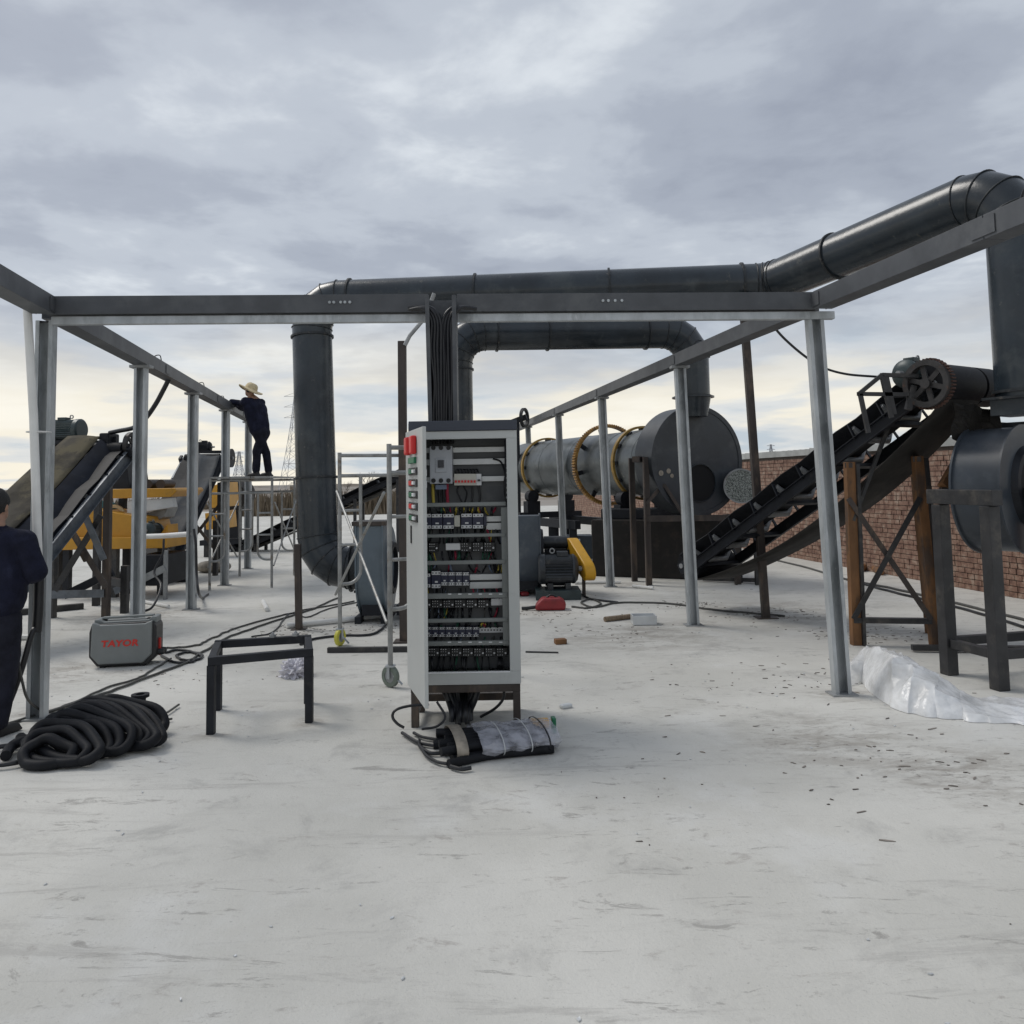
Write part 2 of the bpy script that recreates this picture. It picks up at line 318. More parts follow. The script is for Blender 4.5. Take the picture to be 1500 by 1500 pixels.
# ------------------------------------------------------------------ mesh helpers
def perp(d, up=Vector((0, 0, 1))):
    d = d.normalized()
    if abs(d.dot(up)) > 0.98: up = Vector((0, 1, 0))
    s = d.cross(up).normalized(); return s, s.cross(d).normalized()
class MB:
    def __init__(self): self.v = []; self.f = []
    def add(self, vs, fs):
        o = len(self.v); self.v += [Vector(p) for p in vs]; self.f += [tuple(i + o for i in f) for f in fs]; return self
    def box(self, c, size, rz=0.0, rot=None):
        h = Vector(size) * 0.5; Mx = rot if rot is not None else Matrix.Rotation(rz, 3, 'Z')
        vs = [Vector(c) + Mx @ Vector((sx * h.x, sy * h.y, sz * h.z)) for sz in (-1, 1) for sy in (-1, 1) for sx in (-1, 1)]
        return self.add(vs, [(0, 2, 3, 1), (4, 5, 7, 6), (0, 1, 5, 4), (2, 6, 7, 3), (0, 4, 6, 2), (1, 3, 7, 5)])
    def bar(self, a, b, w, h, up=(0, 0, 1)):
        a, b = Vector(a), Vector(b); s, u = perp(b - a, Vector(up))
        return self.prism([(-w / 2, -h / 2), (w / 2, -h / 2), (w / 2, h / 2), (-w / 2, h / 2)], a, b, s, u)
    def prism(self, prof, a, b, s, u):
        a, b = Vector(a), Vector(b); n = len(prof)
        vs = [a + s * x + u * y for x, y in prof] + [b + s * x + u * y for x, y in prof]
        fs = [(i, (i + 1) % n, n + (i + 1) % n, n + i) for i in range(n)] + [tuple(range(n - 1, -1, -1)), tuple(range(n, 2 * n))]
        return self.add(vs, fs)
    def channel(self, a, b, w, h, th, s, u, lip=0.0):
        """open C section: web along s at -u side, flanges towards +u"""
        if lip > 0: prof = [(-w/2, -h/2), (w/2, -h/2), (w/2, h/2), (w/2-lip, h/2), (w/2-lip, h/2-th), (w/2-th, h/2-th), (w/2-th, -h/2+th), (-w/2+th, -h/2+th), (-w/2+th, h/2-th), (-w/2+lip, h/2-th), (-w/2+lip, h/2), (-w/2, h/2)]
        else: prof = [(-w/2, -h/2), (w/2, -h/2), (w/2, h/2), (w/2-th, h/2), (w/2-th, -h/2+th), (-w/2+th, -h/2+th), (-w/2+th, h/2), (-w/2, h/2)]
        return self.prism(prof, a, b, s, u)
    def angle(self, a, b, w, th, s, u):
        return self.prism([(0, 0), (w, 0), (w, th), (th, th), (th, w), (0, w)], a, b, s, u)
    def tube(self, pts, r, n=12, caps=True, rr=None):
        pts = [Vector(p) for p in pts]; k = len(pts)
        d0 = (pts[1] - pts[0]).normalized(); s, u = perp(d0)
        ring = [s * math.cos(2 * math.pi * i / n) + u * math.sin(2 * math.pi * i / n) for i in range(n)]
        rings = []
        for j in range(k):
            if j == 0: nrm = d0; din = d0
            else:
                din = (pts[j] - pts[j - 1]).normalized()
                dout = (pts[j + 1] - pts[j]).normalized() if j < k - 1 else din
                nrm = din + dout
                nrm = nrm.normalized() if nrm.length > 1e-6 else din
            rad = rr[j] if rr else r
            # slide the unit ring along din on to the mitre plane
            rj = []
            for q in ring:
                p = q - din * q.dot(din); p = p.normalized() * rad if p.length > 1e-9 else q * rad
                dn = din.dot(nrm)
                p2 = p - din * (p.dot(nrm) / dn) if abs(dn) > 0.2 else p
                rj.append(pts[j] + p2)
            rings.append(rj)
            if j < k - 1:
                dout = (pts[j + 1] - pts[j]).normalized()
                qd = din.rotation_difference(dout); ring = [qd @ q for q in ring]
        vs = [p for rj in rings for p in rj]
        fs = [(j * n + i, j * n + (i + 1) % n, (j + 1) * n + (i + 1) % n, (j + 1) * n + i) for j in range(k - 1) for i in range(n)]
        if caps: fs += [tuple(range(n - 1, -1, -1)), tuple((k - 1) * n + i for i in range(n))]
        return self.add(vs, fs)
    def lathe(self, c, axis, prof, n=32, closed=False):
        """prof: list of (t along axis, radius)"""
        c = Vector(c); ax = Vector(axis).normalized(); s, u = perp(ax); k = len(prof)
        vs = [c + ax * tt + (s * math.cos(2 * math.pi * i / n) + u * math.sin(2 * math.pi * i / n)) * max(rad, 1e-5) for tt, rad in prof for i in range(n)]
        kk = k if closed else k - 1
        fs = [(j * n + i, j * n + (i + 1) % n, ((j + 1) % k) * n + (i + 1) % n, ((j + 1) % k) * n + i) for j in range(kk) for i in range(n)]
        return self.add(vs, fs)
    def grid(self, rows, thick=0.0):
        k = len(rows); n = len(rows[0])
        vs = [Vector(p) for r_ in rows for p in r_]
        fs = [(j * n + i, j * n + i + 1, (j + 1) * n + i + 1, (j + 1) * n + i) for j in range(k - 1) for i in range(n - 1)]
        return self.add(vs, fs)
    def mesh(self, name, mt, off=Vector((0, 0, 0)), smooth=False):
        me = bpy.data.meshes.new(name)
        me.from_pydata([tuple(p - off) for p in self.v], [], self.f)
        bm = bmesh.new(); bm.from_mesh(me); bmesh.ops.recalc_face_normals(bm, faces=bm.faces); bm.to_mesh(me); bm.free()
        me.materials.append(M[mt] if isinstance(mt, str) else mt)
        if smooth:
            for p in me.polygons: p.use_smooth = True
            me.set_sharp_from_angle(angle=R(35))
        return me
    def build(self, name, mt, parent=None, smooth=False, bev=0.0, solid=0.0, label=None):
        if parent is not None:
            off = Vector((0, 0, 0)); q = parent
            while q is not None: off += q.location; q = q.parent
        else:
            xs = [p.x for p in self.v]; ys = [p.y for p in self.v]; zs = [p.z for p in self.v]
            off = Vector(((min(xs) + max(xs)) / 2, (min(ys) + max(ys)) / 2, min(zs)))
        o = bpy.data.objects.new(name, self.mesh(name, mt, off, smooth)); COL.objects.link(o)
        if parent is not None: o.parent = parent
        else: o.location = off
        if solid: md = o.modifiers.new('solid', 'SOLIDIFY'); md.thickness = solid; md.offset = 0
        if bev: md = o.modifiers.new('bevel', 'BEVEL'); md.width = bev; md.segments = 2; md.limit_method = 'ANGLE'
        if label: o['label'] = label
        return o
def tag(o, label, cat, group=None, kind=None):
    if label: o['label'] = label
    if cat: o['category'] = cat
    if group: o['group'] = group
    if kind: o['kind'] = kind
    return o
def thing(name, loc, label, cat, group=None):
    o = bpy.data.objects.new(name, None); COL.objects.link(o); o.location = loc; o.empty_display_size = 0.2
    return tag(o, label, cat, group)
def inst(name, me, parent, loc, rot=None):
    o = bpy.data.objects.new(name, me); COL.objects.link(o); o.parent = parent
    off = Vector((0, 0, 0)); q = parent
    while q is not None: off += q.location; q = q.parent
    o.location = Vector(loc) - off
    if rot is not None: o.rotation_euler = rot
    return o
def V(*a): return Vector(a)
def fillet(pts, rad, n=3):
    """mitred elbows: replace each corner by n+1 points on an arc"""
    pts = [Vector(p) for p in pts]; out = [pts[0]]
    for i in range(1, len(pts) - 1):
        p = pts[i]; a = (pts[i - 1] - p); b2 = (pts[i + 1] - p); la, lb = a.length, b2.length; a.normalize(); b2.normalize()
        ang = a.angle(b2); rd = rad[i - 1] if isinstance(rad, (list, tuple)) else rad
        tl = min(rd / math.tan(ang / 2), la * 0.49 if i > 1 else la * 0.9, lb * 0.49 if i < len(pts) - 2 else lb * 0.9)
        rr = tl * math.tan(ang / 2); bis = (a + b2).normalized(); c = p + bis * (rr / math.sin(ang / 2))
        s0 = p + a * tl - c; s1 = p + b2 * tl - c; tot = s0.angle(s1); axs = s0.cross(s1).normalized()
        m_ = max(1, round(n * tot / math.radians(85)))
        for k in range(m_ + 1): out.append(c + Matrix.Rotation(tot * k / m_, 3, axs) @ s0)
    out.append(pts[-1]); return out
def smooth_path(pts, sub=8):
    pts = [Vector(p) for p in pts]; P = [pts[0] * 2 - pts[1]] + pts + [pts[-1] * 2 - pts[-2]]; out = []
    for i in range(1, len(P) - 2):
        for k in range(sub):
            x = k / sub; a, b2, c, d = P[i - 1], P[i], P[i + 1], P[i + 2]
            out.append(0.5 * ((2 * b2) + (c - a) * x + (2 * a - 5 * b2 + 4 * c - d) * x * x + (3 * b2 - a - 3 * c + d) * x ** 3))
    out.append(pts[-1]); return out
# ================================================================== the ground
mb = MB(); S = 2500
mb.add([(-S, -400, -0.012), (S, -400, -0.012), (S, S, -0.012), (-S, S, -0.012)], [(0, 1, 2, 3)])
o = mb.build('ground', 'soil'); tag(o, 'brown open plain beyond the concrete yard', 'ground', kind='structure')
mb = MB(); mb.grid([[(-60 + 10 * i, -12 + 8 * j, 0) for i in range(13)] for j in range(9)])
o = mb.build('concrete_yard', 'concrete'); tag(o, 'pale worn concrete yard scattered with grit', 'pavement', kind='structure')

# ================================================================== steel gantry with cable trays
ZT = 3.06                                             # top of the trays
L0 = at(70, 440, 5.9); L0.z = 0; R0 = at(1196, 440, 6.2); R0.z = 0
LE = at(364, 625, 16.1); LE.z = 0; RE = at(772, 617, 19.2); RE.z = 0
dl = (LE - L0); dl /= dl.y; dr = (RE - R0); dr /= dr.y
def lp(D): return L0 + dl * (D - L0.y)
def rp(D): return R0 + dr * (D - R0.y)
gan = thing('steel_gantry', (L0.x, L0.y, 0), 'galvanised steel gantry carrying grey cable trays over the yard', 'gantry')
def tray(a, b, name='cable_tray', w_=0.15, h_=0.135, z=ZT):
    a = V(a.x, a.y, z - h_ / 2); b = V(b.x, b.y, z - h_ / 2); d = (b - a).normalized(); s, u = perp(d)
    return MB().channel(a, b, w_, h_, 0.006, s, u, 0.022).build(name, 'tray_grey', gan, bev=0.002)
fd = (R0 - L0).normalized(); fs = V(fd.y, -fd.x, 0)    # towards the camera
gapL = L0 + fd * ((at(627, 440, 6.0).x - L0.x) / fd.x); gapR = L0 + fd * ((at(669, 440, 6.0).x - L0.x) / fd.x)
tray(L0 + fd * 0.02, gapL); tray(gapR, R0 - fd * 0.02)
for a, b in ((L0 + fd * 0.05, gapL), (gapR, R0 + fd * 0.12)):
    a = V(a.x, a.y, ZT - 0.175) + fs * 0.02; b = V(b.x, b.y, ZT - 0.175) + fs * 0.02
    MB().bar(a, b, 0.055, 0.06).build('support_rail', 'galvanised', gan, bev=0.004)
# trays that run back along both sides, in lengths that butt at a joint plate
def row(pf, Ds, D0, D1, tops):
    for i in range(len(Ds) - 1):
        tray(pf(Ds[i] + 0.004), pf(Ds[i + 1] - 0.004))
        c = pf(Ds[i + 1]); d = (pf(Ds[i + 1] + 1) - c).normalized(); s, u = perp(d)
        for sg in (-1, 1):
            q = V(c.x, c.y, ZT - 0.068) + s * sg * 0.0795
            MB().bar(q - d * 0.09, q + d * 0.09, 0.005, 0.10).build('joint_plate', 'tray_grey', gan)
row(lp, [-1.0, 2.0, 5.82], 0, 0, 0); row(lp, [5.99, 9.2, 12.4, 15.0, 18.6], 0, 0, 0)
row(rp, [-1.0, 1.8, 4.35, 6.12], 0, 0, 0); row(rp, [6.29, 9.2, 12.6, 15.8, 20.6], 0, 0, 0)
def post(p, lean=V(0, 0, 0), wd=0.125, dp=0.075, cap=True, name='post'):
    a = V(p.x, p.y, 0); b = V(p.x, p.y, ZT - 0.165) + lean
    s = V(fd.x, fd.y, 0); u = V(fs.x, fs.y, 0)
    po = MB().channel(a, b, wd, dp, 0.006, s, u, 0.03).build(name, 'galvanised', gan, bev=0.003)
    MB().box(V(p.x, p.y, 0.006), (wd + 0.07, dp + 0.07, 0.012), math.atan2(fd.y, fd.x)).build('base_plate', 'galvanised_dull', po)
    if cap: MB().box(b + V(0, 0, 0.016), (0.21, 0.11, 0.03), math.atan2(fd.y, fd.x)).build('cap_plate', 'galvanised_dull', po, bev=0.002)
    return po
post(L0 + fd * -0.02 + fs * -0.03, cap=False); post(R0 + fd * 0.06, V(-0.085, 0, 0), cap=False)
for D in (8.4, 10.95, 13.5, 16.1): post(lp(D), V(0.0, 0, 0))
for D in (9.15, 12.5, 15.7, 19.1): post(rp(D) + V(0.06, 0, 0), V(-0.06, 0, 0))
# bolts through the trays
bolt = MB().lathe((0, 0, 0), (0, 0, 1), [(0, 0), (0, 0.011), (0.012, 0.011), (0.012, 0)], 8).mesh('bolt', 'galvanised')
for D in (3.7, 3.85, 4.0): inst('bolt', bolt, gan, V(*rp(D).to_tuple()[:2], ZT - 0.05) + V(-0.076, -0.012, 0), (R(90), 0, R(-75)))
for px in (486, 492, 502, 508, 515, 884, 892, 902, 912): 
    q = at(px, 441, 6.0); inst('bolt', bolt, gan, V(q.x, (L0 + fd * ((q.x - L0.x) / fd.x)).y - 0.074, ZT - 0.06), (R(90), 0, 0))
# wire tails that curl up out of the trays
for (p, h) in ((lp(4.95), 0.12), (lp(9.0), 0.09), (lp(11.4), 0.08), (lp(13.0), 0.06), (rp(4.1), 0.11), (rp(8.6), 0.08)):
    q = V(p.x, p.y, ZT - 0.02)
    MB().tube(smooth_path([q + V(-0.05, 0.05, -0.06), q + V(-0.03, 0, h * 0.7), q + V(0.03, 0, h), q + V(0.06, -0.02, h * 0.5), q + V(0.07, -0.02, -0.05)]), 0.006, 6).build('wire_tail', 'cable_black', gan, True)

# grey conduit strapped to the corner post (outside left), its sleeve and the welding hose beside it
cond = thing('conduit_pipe', at(50, 900, 5.78), 'white conduit pipe strapped to the left corner post of the gantry', 'conduit')
p0 = at(40, 452, 5.8); p1 = at(57, 850, 5.8)
MB().tube([p0, p0 * 0.6 + p1 * 0.4 + V(0.012, 0, 0), p1], 0.029, 16).build('pipe', 'pvc_white', cond, True)
MB().tube([p1 + V(0.001, 0, 0.02), p1 + V(0.0, 0, -0.2), p1 + V(-0.008, 0, -0.36)], 0.033, 14).build('sleeve', 'cable_black', cond, True)
q = at(54, 632, 5.8)
MB().lathe((L0.x - 0.02, q.y + 0.06, q.z), (0, 0, 1), [(-0.004, 0.082), (0.004, 0.082), (0.004, 0.079), (-0.004, 0.079)], 20, True).build('cable_tie', 'pvc_white', cond)
hose = MB().tube(smooth_path([p1 + V(-0.01, 0, -0.33), at(46, 930, 5.75), at(30, 985, 5.7), at(8, 1040, 5.65), at(-25, 1085, 5.5), gp(-80, 1110)]), 0.02, 10).build('black_hose', 'cable_black', None, True)
tag(hose, 'black hose hanging from the conduit sleeve beside the left worker', 'hose')
wire = MB().tube(smooth_path([at(24, 905, 5.6), at(26, 960, 5.6), at(33, 1000, 5.65), at(42, 1026, 5.75), gp(64, 1046) + V(0, 0, 0.012)]), 0.009, 8).build('thin_cable', 'cable_grey', None, True)
tag(wire, 'thin grey cable looping down to the foot of the left corner post', 'cable')

# ================================================================== cable riser above the cabinet
ris = thing('cable_riser', at(648, 615, 5.85), 'bundle of black cables dropping from the tray into the control cabinet', 'cables')
rD = 5.86
for px0, px1, nm in ((627, 632, 'side_channel'), (666, 668, 'side_channel')):
    a = at(px0, 436, rD); b = at(px1, 613, rD); b.z = at(680, 616, 5.55).z + 0.003
    s = V(1, 0, 0) if px0 < 640 else V(-1, 0, 0)
    MB().channel(a, b, 0.17, 0.03, 0.004, V(0, 1, 0), s).build(nm, 'tray_grey', ris, bev=0.002)
for i in range(15):
    f = (i % 8 + 0.5) / 8; row_ = i // 8
    xt = 630 + f * 34; xb = 634 + f * 30
    yo = rD - 0.045 + row_ * 0.05 + random.uniform(-0.012, 0.012)
    j = [random.uniform(-1.5, 1.5) for _ in range(3)]
    side = -1 if f < 0.5 else 1
    tt = at(xt + side * 3, 449, yo)
    pts = [V(tt.x + side * 0.16, rD + 0.02, tt.z - 0.005), V(tt.x + side * 0.05, yo + 0.01, tt.z - 0.01), at(xt, 470, yo), at(xt + j[0], 510, yo), at(xb + j[1], 560, yo), at(xb + j[2] * .6, 600, yo), at(xb, 650, yo)]
    MB().tube(smooth_path(pts, 5), 0.0125 + 0.003 * (i % 2), 8).build('cable', 'cable_black', ris, True)
cov = at(650, 440, rD + 0.09)
MB().box(V(cov.x, rD + 0.092, (at(650, 436, rD).z + at(680, 617, 5.55).z) / 2), (0.19, 0.006, at(650, 436, rD).z - at(680, 617, 5.55).z)).build('back_plate', 'tray_grey', ris)

# ================================================================== round ducts
def duct(name, label, path, r, seams, fillr, nseg=3):
    path = [Vector(p) for p in path]
    t_ = thing(name, V(path[0].x, path[0].y, 0), label, 'duct')
    pts = fillet(path, fillr, nseg)
    d_ = MB().tube(pts, r, 44).build('pipe', 'duct_paint', t_, True)
    for k in range(1, len(pts) - 1):                       # weld beads on the mitre joints
        din = (pts[k] - pts[k - 1]).normalized(); dout = (pts[k + 1] - pts[k]).normalized()
        if din.angle(dout) > 0.03:
            nrm = (din + dout).normalized(); s, u = perp(nrm); ring = []
            for i in range(44):
                q = s * math.cos(2 * math.pi * i / 44) + u * math.sin(2 * math.pi * i / 44)
                pq = q - din * q.dot(din); sc_ = (r + 0.004) / pq.length
                ring.append(pts[k] + q * sc_)
            MB().tube(ring + [ring[0]], 0.007, 5, False).build('weld_bead', 'duct_seam', d_, True)
    for (a, b, f) in seams:                                # angle-iron flanges along straight runs
        p = Vector(a).lerp(Vector(b), f); ax = (Vector(b) - Vector(a)).normalized()
        MB().lathe(p, ax, [(-0.012, r - 0.01), (-0.012, r + 0.022), (0.012, r + 0.022), (0.012, r - 0.01)], 44, True).build('flange', 'duct_seam', d_, True)
    return t_, pts
Z1 = 4.02
f1c = at(553, 832, 10.1); f1c.z = 0.60
A0 = V(f1c.x - 0.30, 10.1, f1c.z); A1 = V(at(468, 700, 10.2).x, 10.15, f1c.z); A2 = V(at(456, 440, 10.3).x, 10.3, Z1)
A3 = at(1128, 418, 9.8); A3.z = Z1
A4 = at(1462, 285, 6.7); A4.z = Z1 + 0.03
A5 = V(at(1500, 500, 7.1).x, 7.1, 2.30); A4b = V(A5.x, A5.y, Z1 + 0.23); A4 = V(A5.x - 0.10, A5.y + 0.15, Z1 + 0.03)
A4 = A4b
duct('exhaust_duct', 'long dark grey duct over the gantry from left blower to right blower', [A0, A1, A2, A3, A4, A5], 0.25,
     [(A1, A2, 0.33), (A1, A2, 0.86), (A2, A3, 0.09), (A2, A3, 0.37), (A2, A3, 0.66), (A2, A3, 0.94), (A3, A4, 0.34), (A4, A5, 0.97)], [0.5, 0.36, 0.30, 0.42], 4)
f2c = at(772, 800, 12.1); f2c.z = 0.60
B0 = V(f2c.x - 0.34, 12.1, 0.62); B1 = V(at(667, 600, 12.1).x, 12.1, 0.62); B2 = V(B1.x, 12.15, 3.90)
B3 = at(1012, 485, 12.75); B3.z = 3.98; B4 = V(B3.x, B3.y, 2.93)
duct('dryer_duct', 'dark grey arched duct joining the drum dryer to the middle blower', [B0, B1, B2, B3, B4], 0.265,
     [(B1, B2, 0.83), (B2, B3, 0.17), (B2, B3, 0.38), (B2, B3, 0.80), (B3, B4, 0.40), (B3, B4, 0.995)], [0.5, 0.45, 0.45], 4)

# ================================================================== motors and blowers
def motor_parts(c, axis, r, ln, mt, par, feet=0.0, box_up=True):
    c = Vector(c); ax = Vector(axis).normalized(); s, u = perp(ax)
    n = 56; prof = []
    for i in range(n):
        a = 2 * math.pi * i / n; rad = r if i % 2 else r * 0.90
        prof += [(rad * math.cos(a), rad * math.sin(a))]
    body = MB().prism(prof, c - ax * ln * 0.34, c + ax * ln * 0.34, s, u).build('motor_body', mt, par)
    MB().lathe(c + ax * ln * 0.34, ax, [(0, 0), (0, r * 1.03), (ln * 0.05, r * 1.03), (ln * 0.13, r * 0.8), (ln * 0.16, r * 0.45), (ln * 0.16, 0)], 28).build('end_bell', mt, body, True)
    MB().lathe(c - ax * ln * 0.34, -ax, [(0, 0), (0, r * 1.05), (ln * 0.13, r * 1.05), (ln * 0.17, r * 0.9), (ln * 0.17, 0)], 28).build('fan_cowl', mt, body, True)
    MB().tube([c + ax * ln * 0.48, c + ax * ln * 0.68], r * 0.18, 14).build('shaft', 'galvanised_dull', body, True)
    MB().box(c + u * r * 1.05 + ax * ln * 0.1, (ln * 0.28, r * 0.8, r * 0.34), math.atan2(ax.y, ax.x)).build('terminal_box', mt, body, bev=0.006)
    tp = c + u * r * 1.15 - ax * ln * 0.15
    MB().lathe(tp + V(0, 0, r * .12), s, [(-.006, r * .12), (.006, r * .12), (.006, r * .2), (-.006, r * .2)], 14, True).build('lifting_eye', 'galvanised_dull', body)
    if feet > 0:
        for e in (-0.22, 0.22):
            MB().box(c - V(0, 0, r + feet / 2 - 0.02) + ax * ln * e, (ln * 0.13, r * 1.7, feet), math.atan2(ax.y, ax.x)).build('foot', mt, body)
    return body
def blower(name, label, c, axis, r, wd, mt, mirror=1, pedestal=True):
    c = Vector(c); ax = Vector(axis).normalized(); s, u = perp(ax)
    t_ = thing(name, V(c.x, c.y, 0), label, 'blower')
    # scroll outline: radius grows round the turn, straight outlet neck on top
    prof = []; n = 46
    for i in range(n + 1):
        a = R(70) + 2 * math.pi * i / n * 0.80
        rad = r * (0.86 + 0.16 * i / n); prof.append((mirror * rad * math.cos(a), rad * math.sin(a)))
    prof += [(mirror * r * 1.02, r * 0.5), (mirror * r * 1.02, r * 0.97), (mirror * r * 0.31, r * 0.97)]
    h = MB().prism(prof, c - ax * wd / 2, c + ax * wd / 2, s, u).build('housing', mt, t_, True)
    for e in (-1, 1):
        big_ = [(x * 1.045, y * 1.045) for x, y in prof]
        MB().prism(big_, c + ax * (e * wd / 2), c + ax * (e * (wd / 2 + 0.018)), s, u).build('side_plate', mt, t_, True)
        MB().lathe(c + ax * e * (wd / 2 + 0.018), ax * e, [(0, r * 0.46), (0, r * 0.60), (0.05, r * 0.56), (0.05, r * 0.46)], 36, True).build('inlet_ring', 'machine_black', t_, True)
    if pedestal:
        for e in (-0.32, 0.32):
            MB().bar(V(c.x, c.y, 0.04) + s * (r * 0.9) + ax * wd * e * 1.6, V(c.x, c.y, 0.04) - s * (r * 0.9) + ax * wd * e * 1.6, 0.07, 0.08).build('skid', 'machine_black', t_)
        for e in (-1, 1):
            MB().bar(V(c.x, c.y, 0.08) + s * r * 0.7 * e, c + s * r * 0.62 * e - V(0, 0, r * 0.45), wd * 0.8, 0.05).build('leg', 'machine_black', t_)
    return t_
b1 = blower('blower', 'blue grey centrifugal blower left of the control cabinet, fed by the long duct', f1c, (1, 0, 0), 0.56, 0.30, 'blower_light')
MB().box(f1c + V(0, -0.37, 0.575), (0.40, 0.46, 0.05)).build('outlet_flange', 'brown_steel', b1)
MB().box(f1c + V(0.75, -0.05, -0.48), (0.95, 0.5, 0.12)).build('motor_base', 'machine_black', b1)
motor_parts(f1c + V(0.72, -0.05, -0.16), (1, 0, 0), 0.17, 0.55, 'motor_dark', b1, 0.14)
MB().lathe(f1c - V(0.19, 0, 0), (-1, 0, 0), [(-0.01, 0.27), (0.12, 0.255), (0.12, 0.29), (0.14, 0.29), (0.14, 0.2), (-0.01, 0.2)], 36, True).build('inlet_cone', 'duct_seam', b1, True)
bmesh_bolt = MB().lathe((0, 0, 0), (1, 0, 0), [(0, 0), (0, 0.016), (0.018, 0.016), (0.018, 0)], 6).mesh('bolt', 'machine_black')
for i in range(14):
    a = 2 * math.pi * i / 14; inst('bolt', bmesh_bolt, b1, f1c + V(-0.20, 0.52 * math.cos(a), 0.52 * math.sin(a)))
b2 = blower('blower', 'blue grey centrifugal blower right of the control cabinet, with yellow belt guard', f2c, (1, 0, 0), 0.56, 0.34, 'blower_paint')
sh = f2c + V(0.17, 0, 0.12)
MB().tube([sh, sh + V(0.62, 0, 0)], 0.045, 16).build('shaft', 'galvanised_dull', b2, True)
MB().tube([sh + V(0.08, 0, 0), sh + V(0.46, 0, 0)], 0.095, 20).build('bearing_housing', 'motor_dark', b2, True)
MB().box(sh + V(0.27, 0, -0.36), (0.36, 0.3, 0.52)).build('bearing_pedestal', 'machine_black', b2)
mc = V(at(818, 832, 11.45).x, 11.45, 0.40)
MB().box(V(mc.x - 0.02, mc.y, 0.065), (0.62, 0.5, 0.13)).build('motor_base', 'motor_green', b2, bev=0.006)
motor_parts(mc, (1, 0, 0), 0.20, 0.56, 'motor_dark', b2, 0.12)
gx = mc.x + 0.36; g0 = V(gx - 0.10, sh.y - 0.1, sh.z - 0.10); g1 = V(gx + 0.05, mc.y - 0.04, mc.z - 0.03); gd = (g1 - g0).normalized(); gs = V(1, 0, 0).cross(gd).normalized()
prof = [];
for i in range(13): a = math.pi * i / 12; prof.append(g0 + (-gd * math.sin(a) + gs * math.cos(a)) * 0.17)
for i in range(13): a = math.pi * i / 12; prof.append(g1 + (gd * math.sin(a) - gs * math.cos(a)) * 0.135)
vs = [p - V(0.075, 0, 0) for p in prof] + [p + V(0.075, 0, 0) for p in prof]; k = len(prof)
MB().add(vs, [tuple(range(k - 1, -1, -1)), tuple(range(k, 2 * k))] + [(i, (i + 1) % k, k + (i + 1) % k, k + i) for i in range(k)]).build('belt_guard', 'guard_yellow', b2, True, bev=0.015)
MB().bar(V(gx, mc.y + 0.1, 0), V(gx, mc.y + 0.1, 0.3), 0.05, 0.01).build('guard_bracket', 'brown_steel', b2)
f3 = at(1503, 712, 7.15); ax3 = V(0.6, -0.8, 0); c3 = f3 - ax3 * 0.19
b3 = blower('blower', 'large blue grey blower on a dark stand at the right edge', c3, ax3, 0.60, 0.38, 'blower_dark', mirror=-1, pedestal=False)
MB().lathe(f3 + ax3 * 0.0, ax3, [(0.03, 0), (0.03, 0.275), (0.042, 0.275), (0.042, 0)], 36).build('inlet_mouth', 'dark_inside', b3, True)
MB().box(V(A5.x, A5.y, 2.22), (0.46, 0.40, 0.14), math.atan2(ax3.y, ax3.x)).build('outlet_neck', 'duct_paint', b3)
MB().box(V(A5.x, A5.y, 2.30), (0.56, 0.5, 0.022), math.atan2(ax3.y, ax3.x)).build('outlet_flange', 'duct_seam', b3)

# stand that carries the right blower
st = thing('blower_stand', at(1420, 990, 6.5), 'dark square tube stand under the blower at the right edge', 'stand')
st.location.z = 0
sa = gp(1392, 985); sb = gp(1463, 1006); sd = (sb - sa).normalized()
ss = V(sd.y, -sd.x, 0)
if ss.y < 0: ss = -ss
ax_s = V(0.97, -0.25, 0).normalized(); ax_d = V(0.25, 0.97, 0)
tops = 1.52
sa = V(at(1385, 880, 6.75).x, 6.75, 0); sb = V(at(1457, 880, 6.25).x, 6.25, 0)
e = (sb - sa).normalized(); e2 = V(-e.y, e.x, 0)
corners = [sa, sb, sb + e2 * 0.95, sa + e2 * 0.95]
for q in corners: MB().bar(V(q.x, q.y, 0), V(q.x, q.y, tops - 0.13), 0.10, 0.10, up=e).build('leg', 'dark_angle', st, bev=0.006)
for i in range(4):
    a, b = corners[i], corners[(i + 1) % 4]; d = (b - a).normalized()
    if i % 2 == 0: MB().bar(V(a.x, a.y, tops - 0.065) - d * 0.10, V(b.x, b.y, tops - 0.065) + d * 0.085, 0.10, 0.12).build('top_beam', 'dark_angle', st, bev=0.006)
    MB().bar(V(a.x, a.y, 0.26 + 0.003 * i) + d * 0.06, V(b.x, b.y, 0.26 + 0.003 * i) - d * 0.06, 0.06, 0.07).build('stretcher', 'dark_angle', st, bev=0.004)

# brown post that holds up the duct corner, and rusty post behind the cabinet
pb = gp(1122, 905); ptop = V(at(1089, 463, pb.y).x, pb.y, 3.80)
dp_ = thing('duct_post', pb, 'tall brown steel post holding up the right duct corner', 'post')
MB().bar(pb, ptop, 0.085, 0.085, up=(0, 1, 0)).build('shaft', 'brown_steel', dp_, bev=0.005)
MB().box(pb + V(0, 0, 0.006), (0.24, 0.2, 0.012)).build('base_plate', 'brown_steel', dp_)
MB().bar(ptop + V(0, 0, 0.0), V(A3.x - 0.12, A3.y - 0.1, Z1 - 0.22), 0.06, 0.06).build('bracket', 'brown_steel', dp_)
rpost = thing('rusty_post', V(at(590, 700, 8.5).x, 8.5, 0), 'slim rusty steel post behind the left edge of the cabinet', 'post')
pq = V(at(592, 940, 8.5).x, 8.5, 0); pt = at(589, 500, 8.5)
MB().bar(pq, pt, 0.085, 0.085, up=(0, 1, 0)).build('shaft', 'brown_steel', rpost, bev=0.005)
